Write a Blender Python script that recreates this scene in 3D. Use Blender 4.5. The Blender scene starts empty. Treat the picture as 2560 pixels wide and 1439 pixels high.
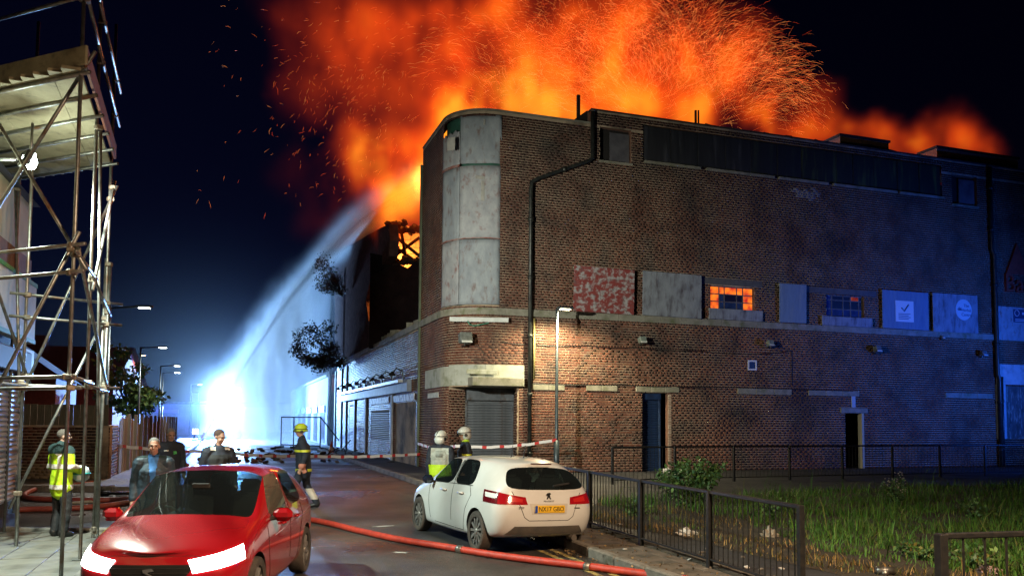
import bpy, bmesh, math, random
import numpy as np
from mathutils import Vector, Matrix, Euler
from mathutils.bvhtree import BVHTree
R = math.radians
rng = np.random.default_rng(7); random.seed(7)
SC = bpy.context.scene
COL = SC.collection

# ---------------------------------------------------------------- camera
FPX, PW, PH = 2071.0, 2560.0, 1439.0
HCAM, PITCH, ROLL, HORIZ = 2.05, R(3.5), 0.007, 1053.0
CY = HORIZ - FPX * math.tan(PITCH)
c_f = Vector((0, math.cos(PITCH), math.sin(PITCH)))
u0_ = Vector((0, -math.sin(PITCH), math.cos(PITCH))); r0_ = Vector((1, 0, 0))
c_r = r0_ * math.cos(ROLL) + u0_ * math.sin(ROLL)
c_u = u0_ * math.cos(ROLL) - r0_ * math.sin(ROLL)
cam_d = bpy.data.cameras.new('camera'); cam = bpy.data.objects.new('camera', cam_d); COL.objects.link(cam)
cam.matrix_world = Matrix(((c_r.x, c_u.x, -c_f.x, 0), (c_r.y, c_u.y, -c_f.y, 0), (c_r.z, c_u.z, -c_f.z, HCAM), (0, 0, 0, 1)))
cam_d.sensor_fit = 'HORIZONTAL'; cam_d.sensor_width = 36.0; cam_d.lens = 36.0 * FPX / PW
cam_d.shift_y = (CY - PH / 2) / PW
cam_d.clip_start = 0.1; cam_d.clip_end = 4000
SC.camera = cam
SC.view_settings.view_transform = 'Standard'; SC.view_settings.look = 'None'
SC.view_settings.exposure = 0.0; SC.view_settings.gamma = 1.0; SC.view_settings.use_curve_mapping = False
cy_ = SC.cycles
cy_.use_denoising = True; cy_.denoiser = 'OPENIMAGEDENOISE'
cy_.max_bounces = 5; cy_.diffuse_bounces = 2; cy_.glossy_bounces = 2; cy_.transmission_bounces = 3
cy_.transparent_max_bounces = 10; cy_.volume_bounces = 0; cy_.caustics_reflective = False; cy_.caustics_refractive = False
cy_.sample_clamp_indirect = 4.0; cy_.sample_clamp_direct = 0.0; cy_.use_light_tree = True
cy_.volume_step_rate = 1.0; cy_.volume_max_steps = 160
cy_.use_adaptive_sampling = True; cy_.adaptive_threshold = 0.02

# ---------------------------------------------------------------- night sky
wd = bpy.data.worlds.new('World'); SC.world = wd; wd.use_nodes = True
wn = wd.node_tree.nodes; wl = wd.node_tree.links
sky = wn.new('ShaderNodeTexSky'); sky.sky_type = 'NISHITA'; sky.sun_disc = False
sky.sun_elevation = R(-4.0); sky.sun_rotation = R(-38.0); sky.air_density = 1.0; sky.dust_density = 0.2; sky.ozone_density = 5.0
wn['Background'].inputs['Strength'].default_value = 0.09
wl.new(sky.outputs[0], wn['Background'].inputs['Color'])

def add_light(name, kind, loc, power, color, parent=None, target=None, size=0.1, spot=None, blend=0.5):
    d = bpy.data.lights.new(name, kind); d.energy = power; d.color = color
    if kind in ('POINT', 'SPOT'): d.shadow_soft_size = size
    if kind == 'SPOT': d.spot_size = R(spot or 120); d.spot_blend = blend
    o = bpy.data.objects.new(name, d); COL.objects.link(o); o.location = loc
    if target is not None:
        o.rotation_euler = (Vector(target) - Vector(loc)).to_track_quat('-Z', 'Y').to_euler()
    if parent: o.parent = parent
    return o

# ---------------------------------------------------------------- photo pixel -> direction -> point on a surface
def ray(u, v):
    return (c_f + c_r * ((u - PW / 2) / FPX) + c_u * ((CY - v) / FPX)).normalized()
EYE = Vector((0, 0, HCAM))
def sstep(x): x = min(1, max(0, x)); return x * x * (3 - 2 * x)
def gz(x, y):                                    # the ground rises a little towards the brick building
    return 0.2 * sstep((y - 12) / 14)
def onground(u, v, dz=0.0):
    d = ray(u, v); z = 0.0
    for _ in range(12):
        t = (z + dz - HCAM) / d.z; p = EYE + d * t; z = gz(p.x, p.y)
    return Vector((p.x, p.y, z + dz))
def atY(u, v, Y):
    d = ray(u, v); return EYE + d * (Y / d.y)
def hatY(v, Y, u=1280): return atY(u, v, Y).z

# building frame: local x along the long facade, local y along the side street, z up from its base
BO = Vector((-2.0, 27.51, 0.2)); BA = R(19)
BM = Matrix.Translation(BO) @ Matrix.Rotation(BA, 4, 'Z'); BI = BM.inverted()
def fac(u, v, t=0.0):                             # photo pixel -> (s, z) on the plane y=t of the building frame
    o = BI @ EYE; d = BI.to_3x3() @ ray(u, v); k = (t - o.y) / d.y; p = o + d * k
    return p.x, p.z
def flk(u, v, s=0.0):                             # -> (r, z) on the plane x=s (the side-street wall)
    o = BI @ EYE; d = BI.to_3x3() @ ray(u, v); k = (s - o.x) / d.x; p = o + d * k
    return p.y, p.z
DS = Vector((-math.sin(R(19)), math.cos(R(19)), 0)); DF = Vector((math.cos(R(19)), math.sin(R(19)), 0))

# ---------------------------------------------------------------- object helpers
def thing(name, label, cat, loc=(0, 0, 0), rotz=0.0, group=None):
    o = bpy.data.objects.new(name, None); COL.objects.link(o); o.empty_display_size = 0.2
    o.location = loc; o.rotation_euler = (0, 0, rotz)
    o['label'] = label; o['category'] = cat
    if group: o['group'] = group
    return o
def tag(o, label, cat, group=None, kind=None):
    if label: o['label'] = label
    if cat: o['category'] = cat
    if group: o['group'] = group
    if kind: o['kind'] = kind
    return o
def struct(o): o['kind'] = 'structure'; return o
def copy_tree(o, parent=None):
    c = o.copy(); COL.objects.link(c); c.parent = parent
    for ch in list(o.children): copy_tree(ch, c)
    return c
def link(name, me, mat=None, parent=None, loc=None, world=False):
    o = bpy.data.objects.new(name, me); COL.objects.link(o)
    if mat is not None:
        me.materials.clear() if len(me.materials) else None
        for m in (mat if isinstance(mat, (list, tuple)) else [mat]): me.materials.append(m)
    if loc is not None: o.location = loc
    if parent is not None:
        o.parent = parent
        if world:
            M = Matrix.Identity(4); q = parent
            while q is not None:
                M = Matrix.LocRotScale(q.location, q.rotation_euler, q.scale) @ M if not q.get('_w') else M
                q = q.parent
            o.matrix_parent_inverse = M.inverted()
    return o
def npmesh(name, V, F, smooth=False, colors=None):
    me = bpy.data.meshes.new(name)
    V = np.asarray(V, dtype=np.float32); F = np.asarray(F, dtype=np.int32); k = F.shape[1]
    me.vertices.add(len(V)); me.vertices.foreach_set('co', V.ravel())
    me.loops.add(F.size); me.loops.foreach_set('vertex_index', F.ravel())
    me.polygons.add(len(F)); me.polygons.foreach_set('loop_start', np.arange(0, F.size, k, dtype=np.int32))
    if colors is not None:
        a = me.color_attributes.new('Col', 'FLOAT_COLOR', 'POINT')
        cc = np.ones((len(V), 4), dtype=np.float32); cc[:, :3] = colors; a.data.foreach_set('color', cc.ravel())
    me.update(calc_edges=True); me.validate()
    if smooth: me.polygons.foreach_set('use_smooth', np.ones(len(F), dtype=bool))
    return me

class MB:
    def __init__(s): s.v = []; s.f = []
    def add(s, v, f):
        n = len(s.v); s.v += [tuple(p) for p in v]; s.f += [tuple(i + n for i in q) for q in f]; return s
    def box(s, c, d, M=None, bev=0.0):
        hx, hy, hz = d[0] / 2, d[1] / 2, d[2] / 2
        if bev <= 0:
            v = [Vector((x, y, z)) for z in (-hz, hz) for y in (-hy, hy) for x in (-hx, hx)]
            f = [(0, 2, 3, 1), (4, 5, 7, 6), (0, 1, 5, 4), (2, 6, 7, 3), (0, 4, 6, 2), (1, 3, 7, 5)]
        else:
            b = min(bev, hx * .9, hy * .9, hz * .9)
            v = []; f = []
            for z, q in ((-hz, b), (-hz + b, 0), (hz - b, 0), (hz, b)):
                X, Y = hx - q, hy - q; e = b if q == 0 else b * .5
                ring = [(-X + e, -Y), (X - e, -Y), (X, -Y + e), (X, Y - e), (X - e, Y), (-X + e, Y), (-X, Y - e), (-X, -Y + e)]
                v += [Vector((x, y, z)) for x, y in ring]
            f = [tuple(range(7, -1, -1)), tuple(range(24, 32))]
            for k in range(3):
                for i in range(8): f.append((k * 8 + i, k * 8 + (i + 1) % 8, k * 8 + 8 + (i + 1) % 8, k * 8 + 8 + i))
        c = Vector(c)
        return s.add([(M @ p if M else p) + c for p in v], f)
    def bb(s, x0, x1, y0, y1, z0, z1, bev=0.0):
        return s.box(((x0 + x1) / 2, (y0 + y1) / 2, (z0 + z1) / 2), (abs(x1 - x0), abs(y1 - y0), abs(z1 - z0)), None, bev)
    def tube(s, pts, r, n=8, cap=True, squash=None):
        P = [Vector(p) for p in pts]; m = len(P); rs = r if isinstance(r, (list, tuple)) else [r] * m
        t = (P[1] - P[0]).normalized(); a = t.orthogonal().normalized(); v = []; f = []
        for i in range(m):
            t = (P[min(i + 1, m - 1)] - P[max(i - 1, 0)])
            if t.length < 1e-9: t = Vector((0, 0, 1))
            t.normalize(); a = a - t * a.dot(t)
            if a.length < 1e-6: a = t.orthogonal()
            a.normalize(); b = t.cross(a)
            for k in range(n):
                th = 2 * math.pi * k / n; v.append(P[i] + (a * math.cos(th) + b * math.sin(th)) * rs[i])
        for i in range(m - 1):
            for k in range(n): f.append((i * n + k, i * n + (k + 1) % n, i * n + n + (k + 1) % n, i * n + n + k))
        if cap: f.append(tuple(range(n - 1, -1, -1))); f.append(tuple(range((m - 1) * n, m * n)))
        return s.add(v, f)
    def lathe(s, prof, n=16, M=None, cap=True):
        v = []; f = []; m = len(prof)
        for r, z in prof:
            for k in range(n):
                th = 2 * math.pi * k / n; p = Vector((r * math.cos(th), r * math.sin(th), z)); v.append(M @ p if M else p)
        for i in range(m - 1):
            for k in range(n): f.append((i * n + k, i * n + (k + 1) % n, i * n + n + (k + 1) % n, i * n + n + k))
        if cap: f.append(tuple(range(n - 1, -1, -1))); f.append(tuple(range((m - 1) * n, m * n)))
        return s.add(v, f)
    def prism(s, poly, h, M=None):               # poly in xy, extruded 0..h in z, placed by M
        n = len(poly); v = [Vector((x, y, 0)) for x, y in poly] + [Vector((x, y, h)) for x, y in poly]
        f = [tuple(range(n - 1, -1, -1)), tuple(range(n, 2 * n))] + [(i, (i + 1) % n, n + (i + 1) % n, n + i) for i in range(n)]
        return s.add([M @ p if M else p for p in v], f)
    def mesh(s, name, smooth=False):
        me = bpy.data.meshes.new(name); me.from_pydata(s.v, [], s.f); me.update()
        if smooth: me.polygons.foreach_set('use_smooth', np.ones(len(me.polygons), dtype=bool))
        return me
    def build(s, name, mat, parent=None, smooth=False, world=False, loc=None):
        return link(name, s.mesh(name, smooth), mat, parent, loc, world)
def smooth_angle(o, ang=35):
    me = o.data
    me.polygons.foreach_set('use_smooth', np.ones(len(me.polygons), dtype=bool))
    try: me.set_sharp_from_angle(angle=R(ang))
    except Exception: pass
    return o

# ---------------------------------------------------------------- materials
MC = {}
def mat(name, col=(.5, .5, .5), rough=.7, metal=0.0, c2=None, nscale=4.0, namt=.5, bump=0.0, bscale=30.0, attr=False,
        emit=None, estr=0.0, spec=.5, coat=0.0, sub=None, stretch=None, c3=None, n3=1.0, rvar=0.0, lo3=.52):
    if name in MC: return MC[name]
    m = bpy.data.materials.new(name); m.use_nodes = True; nt = m.node_tree; N = nt.nodes; L = nt.links
    b = N['Principled BSDF']; b.inputs['Roughness'].default_value = rough; b.inputs['Metallic'].default_value = metal
    b.inputs['Specular IOR Level'].default_value = spec; b.inputs['Coat Weight'].default_value = coat
    b.inputs['Coat Roughness'].default_value = .04
    b.inputs['Base Color'].default_value = (*col, 1)
    tc = N.new('ShaderNodeTexCoord'); src = tc.outputs['Object']
    if stretch:
        mp = N.new('ShaderNodeMapping'); mp.inputs['Scale'].default_value = stretch; L.new(src, mp.inputs[0]); src = mp.outputs[0]
    cur = None
    if attr:
        at = N.new('ShaderNodeVertexColor'); at.layer_name = 'Col'; cur = at.outputs['Color']
    def layer(cur, c, scale, lo, hi, detail=6):
        nz = N.new('ShaderNodeTexNoise'); nz.inputs['Scale'].default_value = scale; nz.inputs['Detail'].default_value = detail
        nz.inputs['Roughness'].default_value = .62; L.new(src, nz.inputs['Vector'])
        rp = N.new('ShaderNodeMapRange'); rp.inputs[1].default_value = lo; rp.inputs[2].default_value = hi; L.new(nz.outputs[0], rp.inputs[0])
        mx = N.new('ShaderNodeMix'); mx.data_type = 'RGBA'; L.new(rp.outputs[0], mx.inputs[0])
        if cur is None: mx.inputs[6].default_value = (*col, 1)
        else: L.new(cur, mx.inputs[6])
        mx.inputs[7].default_value = (*c, 1); return mx.outputs[2], rp.outputs[0]
    if c2 is not None: cur, fac2 = layer(cur, c2, nscale, .5 - .3 * (1 - namt) + .02, .5 + .3 * (1 - namt) + .05 if namt < 1 else .55)
    if c3 is not None: cur, fac3 = layer(cur, c3, n3, lo3, lo3 + .2, 8)
    if cur is not None: L.new(cur, b.inputs['Base Color'])
    if rvar:
        nz = N.new('ShaderNodeTexNoise'); nz.inputs['Scale'].default_value = nscale * .6; nz.inputs['Detail'].default_value = 5; L.new(src, nz.inputs['Vector'])
        rp = N.new('ShaderNodeMapRange'); rp.inputs[1].default_value = .35; rp.inputs[2].default_value = .65
        rp.inputs[3].default_value = max(.04, rough - rvar); rp.inputs[4].default_value = min(1, rough + rvar); L.new(nz.outputs[0], rp.inputs[0]); L.new(rp.outputs[0], b.inputs['Roughness'])
    if bump:
        nz = N.new('ShaderNodeTexNoise'); nz.inputs['Scale'].default_value = bscale; nz.inputs['Detail'].default_value = 6; L.new(src, nz.inputs['Vector'])
        bp = N.new('ShaderNodeBump'); bp.inputs['Strength'].default_value = bump; bp.inputs['Distance'].default_value = .02
        L.new(nz.outputs[0], bp.inputs['Height']); L.new(bp.outputs[0], b.inputs['Normal'])
    if emit is not None:
        b.inputs['Emission Color'].default_value = (*emit, 1); b.inputs['Emission Strength'].default_value = estr
    MC[name] = m; return m
def glassmat(name, tint=(.05, .07, .07), trans=.45, rough=.03):
    if name in MC: return MC[name]
    m = bpy.data.materials.new(name); m.use_nodes = True; N = m.node_tree.nodes; L = m.node_tree.links
    b = N['Principled BSDF']; b.inputs['Base Color'].default_value = (.01, .012, .013, 1); b.inputs['Roughness'].default_value = rough
    t = N.new('ShaderNodeBsdfTransparent'); t.inputs[0].default_value = (*[min(1, c * 6 + .3) for c in tint], 1)
    mx = N.new('ShaderNodeMixShader'); mx.inputs[0].default_value = 1 - trans
    L.new(t.outputs[0], mx.inputs[1]); L.new(b.outputs[0], mx.inputs[2]); L.new(mx.outputs[0], N['Material Output'].inputs[0])
    MC[name] = m; return m
def emat(name, col, strength):
    return mat(name, (.8, .8, .8), .4, emit=col, estr=strength)
steel = mat('galvanised_steel', (.30, .31, .30), .42, .85, c2=(.16, .155, .14), nscale=9, bump=.15, bscale=60, c3=(.20, .09, .04), n3=2.2)
black_metal = mat('black_painted_metal', (.012, .013, .015), .38, .2, c2=(.03, .028, .025), nscale=20, namt=.4, bump=.1)
lampgrey = mat('lamp_column_paint', (.06, .085, .10), .4, .4, c2=(.035, .05, .06), nscale=6)
darkrub = mat('dark_rubber', (.018, .018, .018), .75, bump=.2, bscale=60)
# ================================================================ ground, road, pavements
def wetmat(name, c1, c2, lo, hi, bump=.35, bscale=90, pud=.35, c3=None):
    m = bpy.data.materials.new(name); m.use_nodes = True; N = m.node_tree.nodes; L = m.node_tree.links
    b = N['Principled BSDF']; tc = N.new('ShaderNodeTexCoord')
    def nz(sc, det=6):
        n = N.new('ShaderNodeTexNoise'); n.inputs['Scale'].default_value = sc; n.inputs['Detail'].default_value = det; L.new(tc.outputs['Object'], n.inputs['Vector']); return n
    n1 = nz(.9, 8); n2 = nz(55, 3); n3 = nz(.33, 5)
    mx = N.new('ShaderNodeMix'); mx.data_type = 'RGBA'; mx.inputs[6].default_value = (*c1, 1); mx.inputs[7].default_value = (*c2, 1)
    mr = N.new('ShaderNodeMapRange'); mr.inputs[1].default_value = .35; mr.inputs[2].default_value = .68; L.new(n1.outputs[0], mr.inputs[0]); L.new(mr.outputs[0], mx.inputs[0])
    m2 = N.new('ShaderNodeMix'); m2.data_type = 'RGBA'; m2.blend_type = 'MULTIPLY'; m2.inputs[0].default_value = .7; L.new(mx.outputs[2], m2.inputs[6])
    vr = N.new('ShaderNodeTexVoronoi'); vr.inputs['Scale'].default_value = 70; L.new(tc.outputs['Object'], vr.inputs['Vector'])
    rg = N.new('ShaderNodeMapRange'); rg.inputs[1].default_value = 0; rg.inputs[2].default_value = 1; rg.inputs[3].default_value = .35; rg.inputs[4].default_value = 1.5; L.new(vr.outputs['Color'], rg.inputs[0])
    L.new(rg.outputs[0], m2.inputs[7]); L.new(m2.outputs[2], b.inputs['Base Color'])
    rr = N.new('ShaderNodeMapRange'); rr.inputs[1].default_value = pud; rr.inputs[2].default_value = pud + .3; rr.inputs[3].default_value = lo; rr.inputs[4].default_value = hi
    L.new(n3.outputs[0], rr.inputs[0]); L.new(rr.outputs[0], b.inputs['Roughness'])
    bp = N.new('ShaderNodeBump'); bp.inputs['Strength'].default_value = bump; bp.inputs['Distance'].default_value = .01
    ad = N.new('ShaderNodeMath'); ad.operation = 'ADD'; L.new(vr.outputs['Distance'], ad.inputs[0]); L.new(n2.outputs[0], ad.inputs[1])
    L.new(ad.outputs[0], bp.inputs['Height']); L.new(bp.outputs[0], b.inputs['Normal'])
    return m
asphalt = wetmat('wet_asphalt', (.080, .074, .066), (.026, .026, .028), .20, .70, .6)
pave_m = wetmat('paving_concrete', (.17, .16, .145), (.09, .085, .078), .45, .85, .25, 60)
path_m = wetmat('path_asphalt', (.04, .042, .045), (.025, .026, .03), .5, .85, .3)
kerb_m = mat('kerb_stone', (.20, .18, .155), .8, c2=(.10, .09, .075), nscale=6, bump=.5, bscale=25, c3=(.05, .055, .03), n3=3)
earth_m = mat('dark_earth', (.05, .04, .028), .95, c2=(.025, .022, .015), nscale=3, bump=.6, bscale=20)
def sheet(name, L_, R_, dz, m, nx=4):
    V = []; F = []; n = len(L_)
    for a, b in zip(L_, R_):
        for k in range(nx + 1):
            x = a[0] + (b[0] - a[0]) * k / nx; y = a[1] + (b[1] - a[1]) * k / nx; V.append((x, y, gz(x, y) + dz))
    for i in range(n - 1):
        for k in range(nx):
            a = i * (nx + 1) + k; F.append((a, a + 1, a + nx + 2, a + nx + 1))
    return link(name, npmesh(name, V, F, True), m)
ys = list(np.linspace(-60, 10, 8)) + list(np.linspace(11, 30, 20)) + [40, 60, 100, 160, 260, 420, 700]
struct(sheet('ground', [(-500, y) for y in ys], [(500, y) for y in ys], -.03, earth_m, 12))
ys = list(np.linspace(-8, 10, 6)) + list(np.linspace(11, 30, 20)) + [36, 44, 54, 66, 80, 100, 130, 170]
struct(sheet('road', [(-62, y) for y in ys], [(40, y) for y in ys], 0.0, asphalt, 24))
def along(p, Y):                                  # point at depth Y on a line through p in the street direction
    k = (Y - p[1]) / DS.y; return (p[0] + DS.x * k, Y)
KR = (1.62, 11.5); KL = (-5.1, 10.0); KF = (-9.3, 21.6)
KH = 0.10
# right pavement: the whole verge between kerb and building
yr = [3, 6, 9] + list(np.linspace(11, 29, 19)) + [36, 46, 60, 80, 100]
pr = struct(sheet('pavement_right', [along((KR[0] + .15, KR[1]), y) for y in yr], [(34, y) for y in yr], KH, path_m, 16))
pl = struct(sheet('pavement_left', [along((-8.9, 14.8), y) for y in np.linspace(2, 14.4, 10)], [along((KL[0] - .14, KL[1]), y) for y in np.linspace(2, 14.4, 10)], KH - .012, kerb_m, 4))
yf = list(np.linspace(21.74, 30, 8)) + [36, 46, 60, 80, 110]
pf = struct(sheet('pavement_far', [(-40, y) if y < 24.5 else along((-13.1, 25.9), y) for y in yf], [along((KF[0] - .14, KF[1]), y) for y in yf], KH, pave_m, 8))
# kerb stones, one by one
def kstone(L_, seed):
    rr = random.Random(seed); m = MB(); m.box((0, 0, -.07), (L_ - .012, .14, .26), None, .022)
    return m.mesh('kerb_stone', False)
kms = [kstone(.9, i) for i in range(3)]
for m_ in kms: m_.materials.append(kerb_m)
def kerb_run(p, d, n, parent, base):
    d = Vector((*d, 0)).normalized(); rot = math.atan2(d.y, d.x)
    for i in range(n):
        q = Vector((p[0], p[1], 0)) + d * (.45 + .9 * i)
        o = bpy.data.objects.new('kerb_stone', kms[i % 3]); COL.objects.link(o)
        o.location = (q.x, q.y, gz(q.x, q.y) + KH + random.uniform(-.012, .008)); o.rotation_euler = (random.uniform(-.03, .03), random.uniform(-.01, .01), rot + random.uniform(-.008, .008))
        o.parent = parent
kerb_run(along((KR[0] + .07, KR[1]), 6), DS[:2], 52, pr, 0)
kerb_run(along((KL[0] - .07, KL[1]), 5), DS[:2], 11, pl, 0)
e = along((KL[0] - .07, KL[1]), 14.45); kerb_run((e[0], e[1]), (-1, .02), 4, pl, 0)
kerb_run((KF[0] - .07, KF[1]), DS[:2], 45, pf, 0)
kerb_run((KF[0] - .1, KF[1] + .05), (-1, 0), 14, pf, 0)
# paving slabs on the near left pavement
slab_m = mat('paving_slab', (.14, .135, .115), .75, c2=(.085, .08, .07), nscale=2.2, bump=.25, bscale=70, c3=(.06, .06, .05), n3=1.2, rvar=.2)
def slab_mesh(L_, W_):
    m = MB(); m.box((0, 0, 0), (W_ - .014, L_ - .014, .05), None, .006); me = m.mesh('paving_slab'); me.materials.append(slab_m); return me
sm = slab_mesh(.9, .6)
w0 = Vector((KL[0] - .14, KL[1], 0))
for c in range(6):
    for r in range(15):
        q = w0 - DF * (.3 + .6 * c) + DS * (-6.0 + .9 * r + (.45 if c % 2 else 0))
        if q.y > 14.1: continue
        o = bpy.data.objects.new('paving_slab', sm); COL.objects.link(o); o.parent = pl
        o.location = (q.x, q.y, gz(q.x, q.y) + KH - .022 + random.uniform(-.004, .004)); o.rotation_euler = (random.uniform(-.006, .006), random.uniform(-.006, .006), BA)
# brick-laid path behind the near railing
flag_m = mat('path_flag', (.13, .105, .08), .85, c2=(.07, .06, .045), nscale=3, bump=.4, bscale=40, c3=(.03, .03, .02), n3=2)
fm_ = MB().box((0, 0, 0), (.586, .586, .05), None, .008).mesh('path_flag'); fm_.materials.append(flag_m)
for c in range(2):
    for r in range(16):
        q = Vector((KR[0] + .16, KR[1], 0)) + DF * (.3 + .6 * c) + DS * (-4 + .6 * r)
        o = bpy.data.objects.new('path_flag', fm_); COL.objects.link(o); o.parent = pr
        o.location = (q.x, q.y, gz(q.x, q.y) + KH - .016 + random.uniform(-.006, .006)); o.rotation_euler = (random.uniform(-.01, .01), random.uniform(-.01, .01), BA)
# worn road paint
paint_y = mat('worn_yellow_paint', (.42, .33, .10), .8, c2=(.06, .055, .045), nscale=7, namt=.75)
paint_w = mat('worn_white_paint', (.55, .55, .52), .8, c2=(.06, .06, .055), nscale=6, namt=.7)
def marking(name, pts, w, m, lab):
    V = []; P = [Vector((*p, 0)) for p in pts]; F = []
    for i, p in enumerate(P):
        t = (P[min(i + 1, len(P) - 1)] - P[max(0, i - 1)]).normalized(); nn = Vector((-t.y, t.x, 0)) * w / 2
        for q in (p - nn, p + nn): V.append((q.x, q.y, gz(q.x, q.y) + .004))
    for i in range(len(P) - 1): F.append((2 * i, 2 * i + 2, 2 * i + 3, 2 * i + 1))
    o = link(name, npmesh(name, V, F), m); struct(o); return o
for off in (.30, .52):
    marking('yellow_line', [along((KR[0] - off, KR[1]), y) for y in np.linspace(6, 21, 24)], .09, paint_y, '')
for (a, b) in (((930, 1316), (985, 1313)), ((985, 1379), (1020, 1381)), ((640, 1320), (700, 1330))):
    p, q = onground(*a), onground(*b); marking('white_line', [(p.x, p.y), (q.x, q.y)], .10, paint_w, '')

# ================================================================ vegetation helpers
leaf_m = mat('leaf_green', attr=True, rough=.55, spec=.4)
bark_m = mat('bark', (.06, .045, .03), .9, c2=(.03, .022, .015), nscale=12, bump=.5)
def leaves(name, C, size, cols, parent=None, elong=1.8, droop=.3, world=True):
    C = np.asarray(C, dtype=np.float64); n = len(C)
    a = rng.normal(size=(n, 3)); a[:, 2] -= droop; a /= np.linalg.norm(a, axis=1)[:, None]
    b = rng.normal(size=(n, 3)); b -= a * (a * b).sum(1)[:, None]; b /= np.linalg.norm(b, axis=1)[:, None]
    s = size * rng.uniform(.6, 1.4, n)[:, None]; nn = np.cross(a, b)
    V = np.stack([C, C + (a * .5 * elong + b * .5 + nn * .12) * s, C + a * elong * s, C + (a * .5 * elong - b * .5 + nn * .12) * s], 1).reshape(-1, 3)
    F = np.arange(4 * n).reshape(n, 4)
    cc = np.asarray(cols)[rng.integers(0, len(cols), n)] * rng.uniform(.6, 1.3, n)[:, None]
    return link(name, npmesh(name, V, F, False, np.repeat(cc, 4, 0)), leaf_m, parent, None, world)
def blob_pts(c, rad, n, shell=.35):
    p = rng.normal(size=(n, 3)); p /= np.linalg.norm(p, axis=1)[:, None]; p *= rng.uniform(shell, 1, n)[:, None] ** .6
    return np.asarray(c) + p * np.asarray(rad)
def limbs(root, name, tips, base, r0, parent):
    m = MB(); base = Vector(base)
    for t in tips:
        t = Vector(t); mid = base.lerp(t, .5) + Vector((random.uniform(-.15, .15), random.uniform(-.15, .15), random.uniform(0, .2))) * (t - base).length * .4
        m.tube([base, mid, t], [r0, r0 * .65, r0 * .2], 6)
    return m.build(name, bark_m, parent, True, True)
GREENS = [(.08, .17, .045), (.055, .125, .035), (.11, .20, .05), (.06, .14, .06)]
# ---- rough grass between the two railings
gpoly = [onground(1440, 1290, KH), onground(1560, 1318, KH), onground(1720, 1345, KH), onground(1900, 1392, KH), onground(2090, 1434, KH), Vector((4.4, 8.6, .1)), Vector((8, 6.2, .1)), Vector((22, 9, .1)), Vector((26, 27.6, .3)), onground(2300, 1215, KH), onground(1900, 1232, KH), onground(1500, 1252, KH)]
def inpoly(x, y, P):
    c = False; j = len(P) - 1
    for i in range(len(P)):
        if (P[i].y > y) != (P[j].y > y) and x < (P[j].x - P[i].x) * (y - P[i].y) / (P[j].y - P[i].y) + P[i].x: c = not c
        j = i
    return c
soil = MB(); soil.add([(p.x, p.y, gz(p.x, p.y) + KH + .006) for p in gpoly], [tuple(range(len(gpoly)))])
so = soil.build('soil', earth_m); struct(so)
def nval(x, y):                                   # cheap smooth noise
    return (math.sin(x * 1.7 + 2 * math.sin(y * 1.1)) + math.sin(y * 2.3 + 1.5 * math.sin(x * .9)) + math.sin((x + y) * 3.1)) / 3
BV = []; BC = []; NB = 76000; k = 0
while k < NB:
    y = random.uniform(6, 27.5) if random.random() < .35 else random.triangular(7.5, 24, 11); x = random.uniform(1.2, 20)
    if not inpoly(x, y, gpoly): continue
    e = min((Vector((x, y, 0)) - Vector((p.x, p.y, 0))).length for p in gpoly[:6])
    edge = min(abs((Vector((x - a.x, y - a.y)).dot(Vector((b.y - a.y, a.x - b.x)))) / max(.01, (b - a).length)) for a, b in zip(gpoly[:5], gpoly[1:6]))
    nv = nval(x * 1.3, y * 1.3); dry = edge < .55 + .3 * nv and e < 2.6
    if dry and random.random() < .5: k += 1; continue
    if nv < -.15 and random.random() < min(.92, .35 - nv): k += 1; continue
    h = random.uniform(.05, .19) * (1.05 + .85 * nv) * (.55 if dry else 1); w = random.uniform(.004, .011)
    if random.random() < .05: h *= 2.2
    th = random.uniform(0, 6.283); lean = random.uniform(.1, 1.3) * h; dx, dy = math.cos(th), math.sin(th); z = gz(x, y) + KH
    bx, by = -dy * w, dx * w
    BV += [(x - bx, y - by, z), (x + bx, y + by, z), (x + dx * lean * .35 - bx * .7, y + dy * lean * .35 - by * .7, z + h * .6), (x + dx * lean * .35 + bx * .7, y + dy * lean * .35 + by * .7, z + h * .6), (x + dx * lean, y + dy * lean, z + h)]
    c = random.choice([(.25, .16, .05), (.30, .2, .08), (.16, .13, .04), (.08, .11, .03)]) if dry else random.choice([(.05, .14, .018), (.08, .19, .025), (.04, .10, .018), (.11, .22, .03), (.13, .15, .04), (.055, .17, .03), (.07, .20, .03)])
    f = random.uniform(.7, 1.2); BC += [tuple(q * f for q in c)] * 5; k += 1
nb = len(BV) // 5; base = (np.arange(nb) * 5)[:, None]
T = np.concatenate([base + np.array([[0, 1, 3]]), base + np.array([[0, 3, 2]]), base + np.array([[2, 3, 4]])])
gr = link('grass', npmesh('grass', BV, T, False, BC), mat('grass_blade', attr=True, rough=.6, spec=.3))
tag(gr, 'rough unmown grass with straw-coloured edge between the two railings', 'grass', kind='stuff')
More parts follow.
